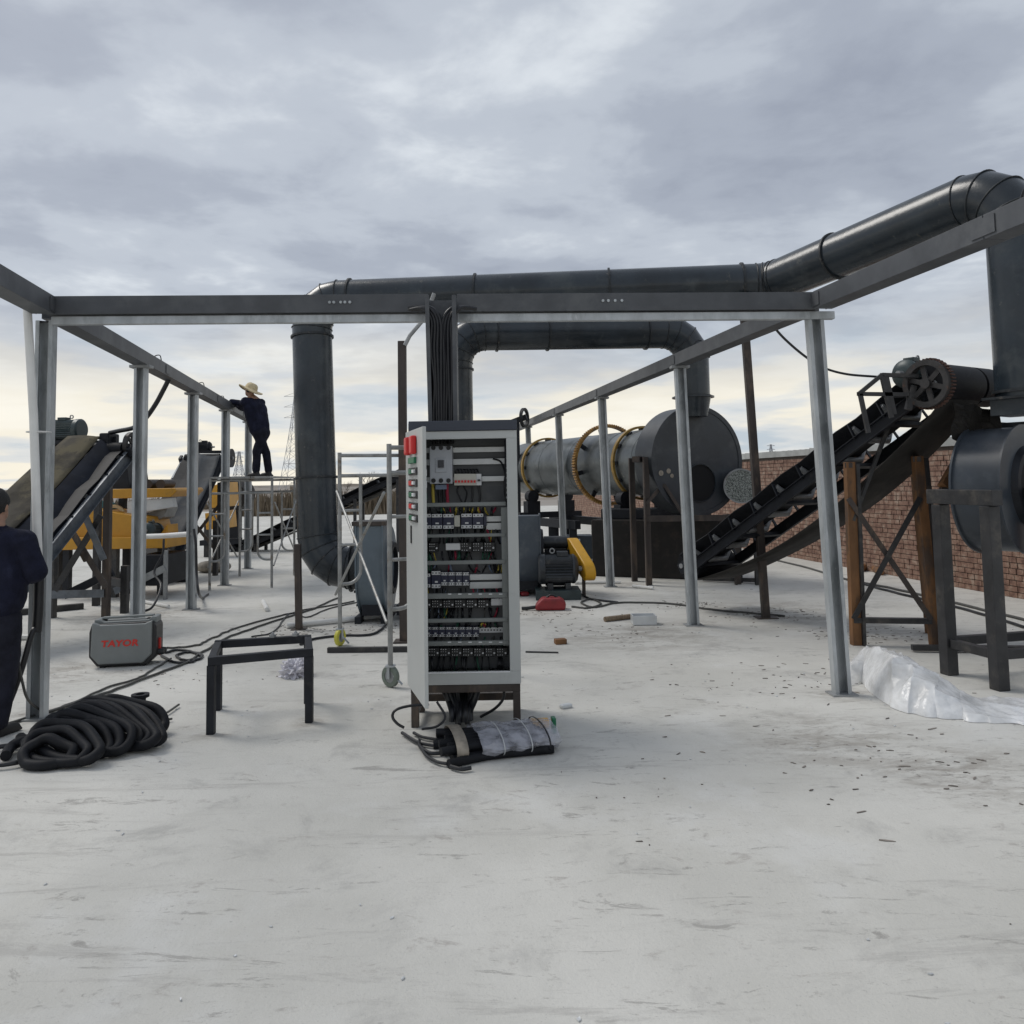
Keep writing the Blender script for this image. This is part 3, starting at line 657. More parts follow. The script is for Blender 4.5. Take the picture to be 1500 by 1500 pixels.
MB().tube([at(593, 506, 8.45), at(600, 492, 8.45), at(617, 472, 8.45), at(628, 452, 8.45), at(636, 430, 8.45)], 0.022, 10).build('conduit', 'galvanised_dull', rpost, True)
MB().box(pq + V(0, 0, 0.008), (0.2, 0.2, 0.016)).build('base_plate', 'brown_steel', rpost)
sp = thing('short_post', gp(438, 922), 'short dark steel post standing beside the left duct elbow', 'post')
MB().bar(gp(438, 922), at(436, 797, gp(438, 922).y), 0.07, 0.07, up=(0, 1, 0)).build('shaft', 'brown_steel', sp, bev=0.004)
MB().box(gp(438, 922) + V(0, 0, 0.005), (0.16, 0.14, 0.01)).build('base_plate', 'brown_steel', sp)
wp = MB().tube([gp(420, 921) + V(0, 0, 0.035), gp(497, 913) + V(0, 0, 0.035), gp(572, 905) + V(0, 0, 0.035)], 0.032, 10).build('white_pipe', 'pvc_white', None, True)
tag(wp, 'long white plastic pipe lying in front of the left blower', 'pipe')

# ================================================================== drum dryer
n0 = at(1022, 676, 12.85); n1 = at(775, 689, 18.6); n0.z = n1.z = 1.92
dax = (n1 - n0).normalized(); DL = (n1 - n0).length
dry = thing('drum_dryer', V((n0.x + n1.x) / 2, (n0.y + n1.y) / 2, 0), 'grey rotary drum dryer with yellow rings and a dark round end cover', 'dryer')
dr_ = 0.585
drum = MB().lathe(n0, dax, [(0.2, 0), (0.2, dr_), (DL - 0.02, dr_), (DL, dr_ - 0.02), (DL, dr_ - 0.06), (DL - 0.3, dr_ - 0.06), (DL - 0.3, 0)], 72).build('drum_shell', 'drum_sheet', dry, True)
for tt in (1.05, 2.0, 3.35, 4.6, 5.5):
    MB().lathe(n0 + dax * tt, dax, [(-0.006, dr_ - 0.01), (-0.006, dr_ + 0.004), (0.006, dr_ + 0.004), (0.006, dr_ - 0.01)], 72, True).build('weld_seam', 'drum_sheet', drum, True)
for tt in (1.55, 5.3):
    MB().lathe(n0 + dax * tt, dax, [(-0.035, dr_ + 0.03), (-0.035, dr_ + 0.07), (0.035, dr_ + 0.07), (0.035, dr_ + 0.03)], 72, True).build('riding_ring', 'ring_yellow', dry, True)
    for i in range(12):
        a = 2 * math.pi * i / 12; s, u = perp(dax); q = s * math.cos(a) + u * math.sin(a)
        MB().bar(n0 + dax * (tt - 0.09) + q * (dr_ + 0.015), n0 + dax * (tt + 0.09) + q * (dr_ + 0.015), 0.06, 0.03, up=q).build('ring_pad', 'machine_black', drum)
# girth gear with its spring brackets
gt = 2.75; s, u = perp(dax); nteeth = 96; outer = []; rG = 0.775
for i in range(nteeth * 2):
    a = 2 * math.pi * (i + 0.5 * (0)) / (nteeth * 2); rad = rG if (i // 1) % 2 else rG - 0.028
    outer.append((rad * math.cos(a), rad * math.sin(a)))
inner = [((rG - 0.065) * math.cos(2 * math.pi * i / (nteeth * 2)), (rG - 0.065) * math.sin(2 * math.pi * i / (nteeth * 2))) for i in range(nteeth * 2)]
k = nteeth * 2; vs = []
for e in (-0.055, 0.055):
    vs += [n0 + dax * (gt + e) + s * x + u * y for x, y in outer] + [n0 + dax * (gt + e) + s * x + u * y for x, y in inner]
fs_ = []
for i in range(k):
    j = (i + 1) % k
    fs_ += [(i, j, k + j, k + i), (2 * k + i, 3 * k + i, 3 * k + j, 2 * k + j), (i, 2 * k + i, 2 * k + j, j), (k + i, k + j, 3 * k + j, 3 * k + i)]
MB().add(vs, fs_).build('ring_gear', 'gear_yellow', dry)
for i in range(8):
    a = 2 * math.pi * (i + 0.3) / 8; q = s * math.cos(a) + u * math.sin(a)
    MB().bar(n0 + dax * gt + q * (dr_ - 0.005), n0 + dax * gt + q * (rG - 0.08), 0.08, 0.035, up=dax).build('gear_bracket', 'machine_black', dry)
# end cover
rc = 0.86
cover = MB().lathe(n0, dax, [(0.0, 0), (0.0, rc), (0.5, rc), (0.5, dr_ + 0.02), (0.5, 0)], 72).build('end_cover', 'cover_paint', dry, True)
MB().lathe(n0, dax, [(-0.012, rc - 0.05), (-0.012, rc + 0.02), (0.012, rc + 0.02), (0.012, rc - 0.05)], 72, True).build('cover_rim', 'cover_paint', cover, True)
hc = at(1024, 707, 12.8)
def on_plate(px, py):
    d = ray(px, py); o_ = V(0, 0, CAM_H); return o_ + d * ((n0 - o_).dot(dax) / d.dot(dax))
hc = on_plate(1025, 707)
MB().lathe(hc - dax * 0.006, dax, [(0, 0), (0, 0.29), (0.004, 0.29), (0.004, 0)], 40).build('burner_port', 'dark_inside', cover, True)
MB().lathe(hc - dax * 0.03, dax, [(0, 0.29), (0, 0.308), (0.03, 0.308), (0.03, 0.29)], 40, True).build('port_collar', 'duct_paint', cover, True)
mcn = on_plate(1086, 712) - dax * 0.40; sax = V(0.22, 0.97, 0.02).normalized(); q = at(1086, 712, mcn.y); mcn = q
MB().lathe(mcn, sax, [(0, 0), (0.0, 0.26)], 44).build('screen', 'speckle', cover)
MB().lathe(mcn, sax, [(-0.012, 0.252), (-0.012, 0.275), (0.55, 0.275), (0.55, 0.252)], 44, True).build('screen_collar', 'galvanised_dull', cover, True)
for px, py in ((968, 693), (984, 697), (979, 690)):
    q = on_plate(px, py); MB().lathe(q - dax * 0.008, dax, [(0, 0), (0, 0.028 + random.uniform(0, .02)), (0.008, 0.03)], 9).build('weld_mark', 'tape_brown', cover)
# stack stub that takes the arched duct
MB().lathe(V(B4.x, B4.y, 2.93), (0, 0, -1), [(0, 0.265), (0, 0.33), (0.022, 0.33), (0.022, 0.275), (0.32, 0.22), (0.32, 0.1), (0, 0.1)], 40, True).build('stack_stub', 'duct_paint', cover, True)
# steel legs and beam under the cover, fire box behind it
for (px, py, D) in ((925, 851, 12.9), (946, 857, 12.6), (1076, 856, 12.2), (1062, 850, 13.0)):
    g_ = gp(px, py); ztop = 1.05 if px > 1000 else 1.98
    MB().angle(V(g_.x, g_.y, 0), V(g_.x, g_.y, ztop), 0.10, 0.02, V(1, 0, 0), V(0, -1, 0)).build('leg', 'brown_steel', dry)
g_ = gp(946, 857); h_ = gp(1076, 856)
MB().bar(V(g_.x, g_.y, 1.02), V(h_.x, h_.y, 1.02), 0.09, 0.09).build('cross_beam', 'brown_steel', dry)
MB().bar(V(g_.x - 0.1, g_.y, 1.95), V(g_.x + 0.1, g_.y + 0.5, 1.95), 0.12, 0.09).build('cover_beam', 'brown_steel', dry)
MB().bar(V(g_.x + .03, g_.y - .03, 1.25), V(g_.x + 0.32, g_.y - .03, 1.55), 0.05, 0.05).build('brace', 'brown_steel', dry)
MB().bar(V(g_.x + 0.32, g_.y - .035, 1.55), V(g_.x + 0.62, g_.y - .035, 1.05), 0.05, 0.05).build('brace', 'brown_steel', dry)
c_ = gp(945, 846); fb0 = V(at(880, 800, 14.0).x, 14.0, 0); fb1 = V(at(1075, 800, 12.75).x, 13.1, 0)
mid = (fb0 + fb1) / 2; dd = (fb1 - fb0)
MB().box(V(mid.x, mid.y + 0.25, 0.48), (dd.length, 0.8, 0.96), math.atan2(dd.y, dd.x)).build('fire_box', 'fire_box', dry, bev=0.02)
MB().box(V(mid.x - .05, mid.y + 0.25, 1.05), (dd.length * 0.82, 0.6, 0.18), math.atan2(dd.y, dd.x)).build('chute', 'machine_black', dry, bev=0.02)
for tt in (1.55, 5.3):
    q = n0 + dax * tt; sd_ = V(dax.y, -dax.x, 0)
    for e in (-1, 1):
        cc = V(q.x, q.y, 1.92 - 0.62) + sd_ * e * 0.42
        MB().lathe(cc - dax * 0.09, dax, [(0, 0), (0, 0.13), (0.18, 0.13), (0.18, 0)], 24).build('support_roller', 'machine_black', dry, True)
        MB().box(V(cc.x, cc.y, 1.08), (0.22, 0.3, 0.24), math.atan2(dax.y, dax.x)).build('roller_block', 'machine_black', dry)
        MB().bar(V(cc.x, cc.y, 0) , V(cc.x, cc.y, 0.96), 0.16, 0.16, up=(0, 1, 0)).build('leg', 'machine_black', dry)
    MB().bar(V(q.x, q.y, 0.90) - sd_ * 0.75, V(q.x, q.y, 0.90) + sd_ * 0.75, 0.2, 0.12).build('cradle_beam', 'machine_black', dry)
for e in (-0.5, 0.5):
    sd_ = V(dax.y, -dax.x, 0); a = n0 + dax * 3.1 + sd_ * e; b = n0 + dax * 6.2 + sd_ * e
    MB().bar(V(a.x, a.y, 0.78), V(b.x, b.y, 0.78), 0.12, 0.16).build('long_beam', 'machine_black', dry)
    for tt in (3.3, 4.2, 6.0):
        q = n0 + dax * tt + sd_ * e; MB().bar(V(q.x, q.y, 0), V(q.x, q.y, 0.70), 0.14, 0.14, up=(0, 1, 0)).build('leg', 'machine_black', dry)
    MB().bar(V(a.x, a.y, 0.08), V(b.x, b.y, 0.08), 0.14, 0.14).build('skid', 'machine_black', dry)
dm = n0 + dax * 3.6 + V(dax.y, -dax.x, 0) * -0.2; 
MB().box(V(dm.x, dm.y, 0.33), (0.5, 0.5, 0.45)).build('gear_case', 'blower_paint', dry, bev=0.02)
q = at(768, 612, 17.8)
fw = MB().lathe(q, (0.9, -0.4, 0), [(-0.03, 0.17), (-0.03, 0.22), (0.03, 0.22), (0.03, 0.17)], 30, True).build('drive_wheel', 'machine_black', dry, True)
MB().bar(q - V(0.3, -0.1, 0.1), q + V(0.05, 0, 0.02), 0.09, 0.12).build('drive_arm', 'machine_black', dry)
q2 = V(q.x, q.y, q.z); MB().bar(q2 - V(0.15, 0, 0.05), V(q2.x - 0.15, q2.y, 0.8), 0.08, 0.08, up=(0, 1, 0)).build('drive_column', 'machine_black', dry)
# ================================================================== belt conveyors
def frame_axes(tail, head):
    u_ = (head - tail).normalized(); s_ = u_.cross(V(0, 0, 1)).normalized(); n_ = s_.cross(u_).normalized(); return u_, s_, n_
def sheet_mesh(rows, thick, mt, name, par, sm=True):
    return MB().grid(rows).build(name, mt, par, sm, solid=thick)
def conveyor(name, label, tail, head, width, rail_h=0.12, rail_mat='rail_blue_grey', trough=0.16, belt='rubber', sag=None, ret='belt_brown', nroll=9, legs=(), leg_mat='dark_angle', group=None, pulley_r=0.15, rail_tail=0.0):
    tail, head = Vector(tail), Vector(head); u_, s_, n_ = frame_axes(tail, head); ln = (head - tail).length
    t_ = thing(name, V((tail.x + head.x) / 2, (tail.y + head.y) / 2, 0), label, 'conveyor', group)
    P = lambda a, b, c: tail + u_ * a + s_ * b + n_ * c
    for e in (-1, 1):
        MB().channel(P(-rail_tail, e * width / 2, -rail_h / 2), P(ln + 0.05, e * width / 2, -rail_h / 2), rail_h, 0.05, 0.008, n_, s_ * e).build('side_rail', rail_mat, t_, bev=0.003)
    wi = width - 0.10
    sect = [(-wi / 2 - 0.02, trough), (-wi / 4, 0.02), (wi / 4, 0.02), (wi / 2 + 0.02, trough)]
    rows = [[P(ln * k / 14, x, y + 0.012 * math.sin(k * 2.1)) for x, y in sect] for k in range(15)]
    sheet_mesh(rows, 0.012, belt, 'carrying_belt', t_, False)
    for k in range(nroll):
        a = ln * (k + 0.6) / nroll
        MB().tube([P(a, -wi / 4, -0.03), P(a, wi / 4, -0.03)], 0.035, 12).build('roller', 'galvanised_dull', t_, True)
        for e in (-1, 1):
            MB().tube([P(a, e * wi / 4, -0.03), P(a, e * (wi / 2), trough - 0.06)], 0.032, 10).build('roller', 'galvanised_dull', t_, True)
            MB().bar(P(a, e * (width / 2), -0.02), P(a, e * (width / 2 - 0.02), trough - 0.02), 0.04, 0.012, up=u_).build('idler_bracket', 'machine_black', t_)
        if k % 2 == 0:
            MB().bar(P(a, -width / 2 + 0.02, -rail_h + 0.02), P(a, width / 2 - 0.02, -rail_h + 0.02), 0.05, 0.04, up=n_).build('cross_bar', 'machine_black', t_)
    for a in (0.05, ln - 0.02):
        MB().tube([P(a, -wi / 2, 0), P(a, wi / 2, 0)], pulley_r, 28).build('pulley', 'rubber', t_, True)
        MB().tube([P(a, -width / 2 - 0.08, 0), P(a, width / 2 + 0.08, 0)], 0.03, 14).build('pulley_shaft', 'galvanised_dull', t_, True)
        for e in (-1, 1): MB().box(P(a, e * (width / 2 + 0.04), -0.02), (0.06, 0.13, 0.13), 0, rot=Matrix((s_, u_, n_)).transposed()).build('bearing', 'machine_black', t_, bev=0.01)
    if sag is not None:
        rows = []
        for k in range(25):
            f = k / 24; dz = -pulley_r - sag * (math.sin(math.pi * f) ** 0.8 if 0 < f < 1 else 0)
            rows.append([P(ln * f, x * wi, 0) + n_ * (dz * 1.0) + V(0, 0, 0.012 * math.sin(9 * f + 3 * x)) for x in (-0.5, -0.2, 0.1, 0.5)])
        sheet_mesh(rows, 0.012, ret, 'return_belt', t_)
    return t_, P, ln, (u_, s_, n_)

# ---- right conveyor
T = at(1032, 828, 10.3); H = at(1392, 562, 7.55)
cv, P, ln, (u_, s_, n_) = conveyor('belt_conveyor', 'black inclined conveyor climbing right from under the dryer to the right blower', T, H, 0.74, 0.12, 'machine_black', 0.17, 'rubber', 0.26, 'belt_brown', 10, pulley_r=0.19)
side = -1 if (P(0, -1, 0) - V(0, 0, 0)).y < (P(0, 1, 0)).y else 1          # side that faces the camera
wc = P(ln - 0.08, side * 0.50, 0.05)
wax = (s_ * side); pl0 = P(0, side * 0.53, 0); rd_ = ray(1357, 562); wc = V(0, 0, CAM_H) + rd_ * ((pl0 - V(0, 0, CAM_H)).dot(s_) / rd_.dot(s_))
wheel = MB().lathe(wc - wax * 0.05, wax, [(0.0, 0.165), (0.0, 0.215), (0.075, 0.215), (0.075, 0.165)], 48, True).build('drive_wheel', 'rusty_wheel', cv, True)
q1, q2_ = perp(wax)
for i in range(6):
    a = 2 * math.pi * i / 6 + 0.3; q = q1 * math.cos(a) + q2_ * math.sin(a)
    MB().bar(wc + q * 0.03 - wax * 0.012, wc + q * 0.175 - wax * 0.012, 0.045, 0.022, up=wax).build('spoke', 'rusty_wheel', wheel)
MB().lathe(wc - wax * 0.06, wax, [(0, 0), (0, 0.045), (0.09, 0.045), (0.09, 0)], 20).build('hub', 'rusty_wheel', wheel, True)
tooth = MB().box((0, 0, 0), (0.055, 0.022, 0.012)).mesh('tooth', 'rust_teeth')
tm = Matrix((wax, q1, q2_)).transposed()
for i in range(44):
    a = 2 * math.pi * i / 44; q = q1 * math.cos(a) + q2_ * math.sin(a); tn = -q1 * math.sin(a) + q2_ * math.cos(a)
    inst('tooth', tooth, wheel, wc - wax * 0.045 + q * 0.222, Matrix((wax, q, tn)).transposed().to_euler())
MB().tube([P(ln - 0.02, -side * 0.36, 0), P(ln - 0.02, -side * 0.66, 0)], 0.19, 28).build('pulley_end', 'rubber', cv, True)
MB().tube([wc - wax * 0.05, P(ln - 0.02, side * 0.2, 0)], 0.035, 14).build('drive_shaft', 'galvanised_dull', cv, True)
# motor and its guard frame on the upper end
mt_c = at(1340, 549, wc.y + 0.35)
motor_parts(mt_c, wax, 0.13, 0.40, 'motor_green', cv)
for e, py0, py1 in ((0, 548, 620), (1, 548, 612)):
    pass
fa = lambda px, py, dy=0.0: at(px, py, wc.y + 0.12 + dy)
for (a, b) in (((1292, 549), (1345, 551)), ((1258, 577), (1338, 578)), ((1292, 549), (1258, 577)), ((1292, 551), (1306, 612)), ((1260, 577), (1272, 634)), ((1298, 551), (1310, 607))):
    MB().bar(fa(*a), fa(*b), 0.035, 0.035).build('guard_bar', 'dark_angle', cv)
MB().bar(fa(1258, 577), fa(1258, 577, 0.35), 0.035, 0.035).build('guard_bar', 'dark_angle', cv)
MB().bar(fa(1292, 549), fa(1292, 549, 0.35), 0.035, 0.035).build('guard_bar', 'dark_angle', cv)
MB().bar(fa(1318, 580, 0.1), fa(1318, 580, 0.5), 0.16, 0.03).build('motor_plate', 'dark_angle', cv)
MB().bar(fa(1330, 600), fa(1338, 565), 0.05, 0.05).build('motor_bracket', 'dark_angle', cv)
# low support frame at the tail
for px, py, zt in ((1084, 853, 0.62), (1110, 857, 0.75)):
    g_ = gp(px, py); MB().bar(g_, V(g_.x, g_.y, zt), 0.07, 0.07, up=(0, 1, 0)).build('leg', 'dark_angle', cv)
g_ = gp(1118, 855); MB().bar(gp(1030, 852) + V(0, 0, .05), g_ + V(0, 0, .05), 0.06, 0.06).build('foot_rail', 'dark_angle', cv)
# rusty trestle
ta = gp(1250, 946); tb = gp(1367, 948)
tr = thing('conveyor_trestle', (ta + tb) / 2, 'rusty orange trestle with crossed braces under the right conveyor', 'trestle')
zA = at(1244, 676, ta.y).z; zB = at(1343, 665, tb.y).z
def lg(a, b, m_='rust', w_=0.085): return MB().angle(a, b, w_, 0.012, V(1, 0, 0), V(0, 1, 0)).build('leg', m_, tr, bev=0.002)
tA = at(1240, 677, ta.y); tB = at(1340, 668, tb.y)
lg(ta, tA); lg(tb, tB)
MB().bar(ta + V(.10, 0, 0), tA + V(.10, 0, -0.02), 0.03, 0.07, up=(0, 1, 0)).build('leg_stiffener', 'dark_angle', tr)
MB().bar(tb + V(.10, 0, 0), tB + V(.10, 0, -0.02), 0.03, 0.07, up=(0, 1, 0)).build('leg_stiffener', 'dark_angle', tr)
off = V(0.28, 0.62, 0)
for p, q in ((ta, tA), (tb, tB)):
    lg(p + off, V(q.x + off.x, q.y + off.y, q.z + 0.18))
def tz(p, q, z): return p.lerp(q, z / q.z)
MB().bar(tz(ta, tA, 1.42) - V(0, .012, 0), tz(tb, tB, 0.26) - V(0, .012, 0), 0.05, 0.012, up=(0, 1, 0)).build('brace', 'brown_steel', tr)
MB().bar(tz(ta, tA, 0.26) - V(0, .03, 0), tz(tb, tB, 1.42) - V(0, .03, 0), 0.05, 0.012, up=(0, 1, 0)).build('brace', 'dark_angle', tr)
MB().bar(tz(ta, tA, 0.24) + V(0.02, 0.03, 0), tz(tb, tB, 0.24) + V(0.02, 0.03, 0), 0.07, 0.05).build('bottom_bar', 'dark_angle', tr)
MB().bar(tz(ta, tA, 1.2) + V(.05, .02, 0), at(1322, 570, 7.9), 0.05, 0.03).build('stay', 'dark_angle', tr)
slq = at(1424, 640, 7.9); MB().bar(slq, at(1382, 714, 7.6), 0.09, 0.07, up=(0, 1, 0)).build('stay', 'rust', tr)
MB().bar(at(1382, 714, 7.6), V(at(1382, 714, 7.6).x, 7.6, 0), 0.06, 0.06, up=(0, 1, 0)).build('leg', 'brown_steel', tr)
MB().bar(tA + V(0.02, 0, -0.03), V(tA.x + off.x, tA.y + off.y, tA.z - 0.03), 0.07, 0.05).build('head_bar', 'brown_steel', tr)
MB().bar(tB + V(0.02, 0, -0.03), V(tB.x + off.x, tB.y + off.y, tB.z - 0.03), 0.07, 0.05).build('head_bar', 'brown_steel', tr)
# steel drop plate between conveyor head and blower
dpn = thing('discharge_chute', at(1430, 620, 7.2), 'crumpled dusty steel chute hanging below the conveyor head', 'chute')
rows = []
for k in range(7):
    rows.append([at(1396 + i * 14 + 3 * math.sin(k + i), 590 + k * 9 + i * (2.2 + 0.5 * k) + 3 * math.sin(2.3 * i + k), 7.35 + 0.05 * math.sin(i * 1.7 + k)) for i in range(6)])
sheet_mesh(rows, 0.008, 'belt_brown', 'plate', dpn, False)

# ---- left conveyor A (near)
HA = at(190, 657, 10.15); sl = V(-0.07, -1.0, -0.72).normalized()
TA = HA + sl * (HA.z - 0.25) / abs(sl.z)
wA = 0.82; headc = HA - V(wA / 2, 0, 0); tailc = TA - V(wA / 2, 0, 0)
ca, P, ln, (u_, s_, n_) = conveyor('belt_conveyor', 'steep conveyor at the far left with a slack dusty belt and green motor on top', tailc, headc, wA, 0.16, 'rail_blue_grey', 0.03, 'rubber', None, nroll=8, pulley_r=0.09)
def densify(rows, k=4):
    cols = [smooth_path([r[i] for r in rows], k) for i in range(len(rows[0]))]; return [list(x) for x in zip(*cols)]
def on_plane(px, py, p0, n__):
    d = ray(px, py); o_ = V(0, 0, CAM_H); return o_ + d * ((p0 - o_).dot(n__) / d.dot(n__))
pl0 = at(127, 651, 9.95) - n_ * 0.12
rows = []
for k in range(9):
    f = k / 8; pa = on_plane(104 - 170 * f, 651 + 152 * f, pl0, n_); pb_ = on_plane(150 - 150 * f, 652 + 165 * f, pl0, n_)
    rows.append([pa.lerp(pb_, g) + n_ * (0.018 * math.sin(g * 3.1 + f * 5) + 0.12 - 0.02 * math.sin(math.pi * f)) for g in (0, .2, .4, .6, .8, 1)])
sheet_mesh(densify(rows), 0.012, 'belt_dusty', 'slack_belt', ca)
rows = []
for k in range(9):
    f = k / 8; pb_ = on_plane(151 - 150 * f, 654 + 165 * f, pl0, n_) + n_ * (0.11 - 0.02 * math.sin(math.pi * f)); pc_ = on_plane(182 - 160 * f, 668 + 192 * f, P(0, wA / 2 - 0.03, -0.05), s_)
    rows.append([pb_, pb_.lerp(pc_, 0.5) - n_ * 0.02, pc_])
sheet_mesh(rows, 0.01, 'panel_navy', 'side_plate', ca)
ma = at(98, 630, 10.5); motor_parts(ma, (-1, 0.1, 0), 0.135, 0.42, 'motor_green', ca)
MB().box(ma - V(-0.02, 0, 0.165), (0.5, 0.34, 0.05)).build('motor_plate', 'machine_black', ca)
for (a, b) in (((76, 655), (70, 720)), ((80, 655), (102, 690)), ((92, 650), (86, 700)), ((120, 642), (160, 641)), ((104, 650), (150, 647)), ((78, 652), (104, 648)), ((72, 632), (78, 660))):
    MB().bar(at(*a, 10.45), at(*b, 10.35), 0.035, 0.04).build('motor_frame', 'machine_black', ca)
for px in (157, 163, 169): MB().bar(at(px, 640, 10.25), at(px + 1, 690, 10.2), 0.04, 0.05, up=(0, 1, 0)).build('head_plate', 'machine_black', ca)
MB().box(at(160, 650, 10.25), (0.12, 0.3, 0.26)).build('gear_box', 'machine_black', ca, bev=0.02)
wA_c = at(193, 652, 10.2)
whA = MB().lathe(wA_c, (1, -0.12, 0), [(-0.025, 0.12), (-0.025, 0.165), (0.025, 0.165), (0.025, 0.12)], 32, True).build('drive_wheel', 'rusty_wheel', ca, True)
for i in range(4):
    a = math.pi * i / 4; MB().bar(wA_c - V(0, math.cos(a), math.sin(a)) * 0.13, wA_c + V(0, math.cos(a), math.sin(a)) * 0.13, 0.03, 0.02, up=(1, 0, 0)).build('spoke', 'rusty_wheel', whA)
MB().tube([wA_c - V(0.3, 0, 0), wA_c + V(0.02, 0, 0)], 0.025, 12).build('drive_shaft', 'galvanised_dull', ca, True)
# trestle under it
tl = thing('conveyor_trestle', gp(120, 900), 'dark crossed trestle under the steep conveyor at the far left', 'trestle')
la, lb = gp(155, 903), gp(76, 905)
lc, ld = V(la.x + 0.12, la.y + 0.25, 0), V(lb.x + 0.05, lb.y + 1.0, 0)
def rz(y): return HA.z + (y - HA.y) * 0.72
for q, m_ in ((la, 'brown_steel'), (lb, 'dark_angle'), (lc, 'dark_angle'), (ld, 'dark_angle')):
    MB().bar(q, V(q.x, q.y, 0.62 if q is lc else min(rz(q.y) - 0.2, 1.95)), 0.085, 0.085, up=(0, 1, 0)).build('leg', m_, tl, bev=0.004)
hA_, hB_ = 1.35, 0.30
MB().bar(V(la.x, la.y - .055, 0.30), V(lb.x, lb.y - .055, 0.30), 0.012, 0.10, up=(0, 0, 1)).build('bottom_bar', 'rail_blue_grey', tl)
MB().bar(at(155, 860, 10.3), at(100, 770, 10.3), 0.075, 0.02, up=(0, 1, 0)).build('brace', 'brown_steel', tl)
MB().bar(at(80, 865, 10.2), at(148, 755, 10.2), 0.075, 0.02, up=(0, 1, 0)).build('brace', 'dark_angle', tl)
MB().bar(at(152, 820, 10.15), at(120, 745, 10.15), 0.08, 0.02, up=(0, 1, 0)).build('brace', 'rail_blue_grey', tl)
MB().bar(at(95, 872, 10.6), at(165, 838, 10.6), 0.06, 0.10).build('brace', 'machine_black', tl)
MB().bar(V(lc.x, lc.y, 0.38), V(ld.x, ld.y, 0.38), 0.06, 0.10).build('bottom_bar', 'machine_black', tl)

# ---- left conveyor B (far)
HB = at(326, 670, 16.4); sl = V(0.0, -1.0, -0.78).normalized(); TB = HB + sl * (HB.z - 0.12) / abs(sl.z)
wB = 0.80
cb, P, ln, (u_, s_, n_) = conveyor('belt_conveyor', 'conveyor with a hanging grey belt behind the second and third left posts', TB - V(wB / 2, 0, 0), HB - V(wB / 2, 0, 0), wB, 0.15, 'rail_blue_grey', 0.03, 'rubber', None, nroll=7, pulley_r=0.09)
Lp = [(290, 664), (284, 690), (271, 714), (254, 735), (238, 752), (234, 775), (243, 800)]
Rp = [(322, 667), (313, 694), (303, 716), (292, 738), (281, 758), (269, 780), (256, 803)]
pl0 = at(306, 665, 16.05); rows = []
for k, (a, b) in enumerate(zip(Lp, Rp)):
    pa, pb_ = on_plane(*a, pl0, n_), on_plane(*b, pl0, n_); rows.append([pa.lerp(pb_, f) - n_ * (0.05 * math.sin(f * 3.14)) for f in (0, .2, .4, .6, .8, 1)])
sheet_mesh(densify(rows), 0.012, 'belt_grey', 'slack_belt', cb)
rows = []
for k in range(7):
    f = k / 6; pb_ = rows_R = on_plane(*Rp[k], pl0, n_) - n_ * 0.02; pc_ = on_plane(330 - 74 * f, 678 + 150 * f, P(0, wB / 2 - 0.03, 0), s_); rows.append([pb_, pc_])
sheet_mesh(rows, 0.01, 'panel_navy', 'side_plate', cb)
mB_ = at(297, 655, 16.6); motor_parts(mB_, (1, 0, 0), 0.11, 0.36, 'machine_black', cb)
MB().bar(at(288, 662, 16.55), at(328, 662, 16.55), 0.08, 0.06).build('motor_plate', 'machine_black', cb)
MB().lathe(at(338, 671, 16.4), (1, 0, 0), [(-0.03, 0), (-0.03, 0.19), (0.03, 0.19), (0.03, 0)], 28).build('drive_wheel', 'machine_black', cb, True)
MB().tube([at(326, 671, 16.4), at(342, 671, 16.4)], 0.03, 10).build('drive_shaft', 'galvanised_dull', cb, True)
for (px, D) in ((322, 15.9), (316, 15.0), (262, 15.9)):
    q = at(px, 760, D); MB().bar(V(q.x, D, 0), V(q.x, D, HB.z + (D - HB.y) * 0.78 - 0.12), 0.08, 0.08, up=(0, 1, 0)).build('leg', 'dark_angle', cb)
q0, q1_ = at(322, 760, 15.9), at(262, 760, 15.9)
MB().bar(V(q0.x, 15.9, 0.3), V(q1_.x, 15.9, 1.3), 0.06, 0.02, up=(0, 1, 0)).build('brace', 'brown_steel', cb)
MB().bar(V(q0.x, 15.93, 1.3), V(q1_.x, 15.93, 0.3), 0.06, 0.02, up=(0, 1, 0)).build('brace', 'brown_steel', cb)

# ---- long low conveyor at the back
TC = at(345, 806, 20.5); HC = at(648, 668, 19.5)
cc_, P, ln, (u_, s_, n_) = conveyor('belt_conveyor', 'long thin black conveyor rising behind the scaffolds towards the cabinet', TC, HC, 0.55, 0.13, 'machine_black', 0.12, 'rubber', 0.10, 'belt_brown', 12, pulley_r=0.12)
for f in (0.12, 0.35, 0.60, 0.80):
    for e in (-0.27, 0.27):
        q = P(ln * f, e, -0.1); MB().bar(V(q.x, q.y, 0), q, 0.07, 0.07, up=(0, 1, 0)).build('leg', 'dark_angle', cc_)
for f0, f1 in ((0.35, 0.42), (0.60, 0.70), (0.80, 0.90)):
    q = P(ln * f0, -0.27, -0.15); MB().bar(V(q.x, q.y, 0.3), P(ln * f1, -0.27, -0.1), 0.05, 0.05).build('brace', 'dark_angle', cc_)

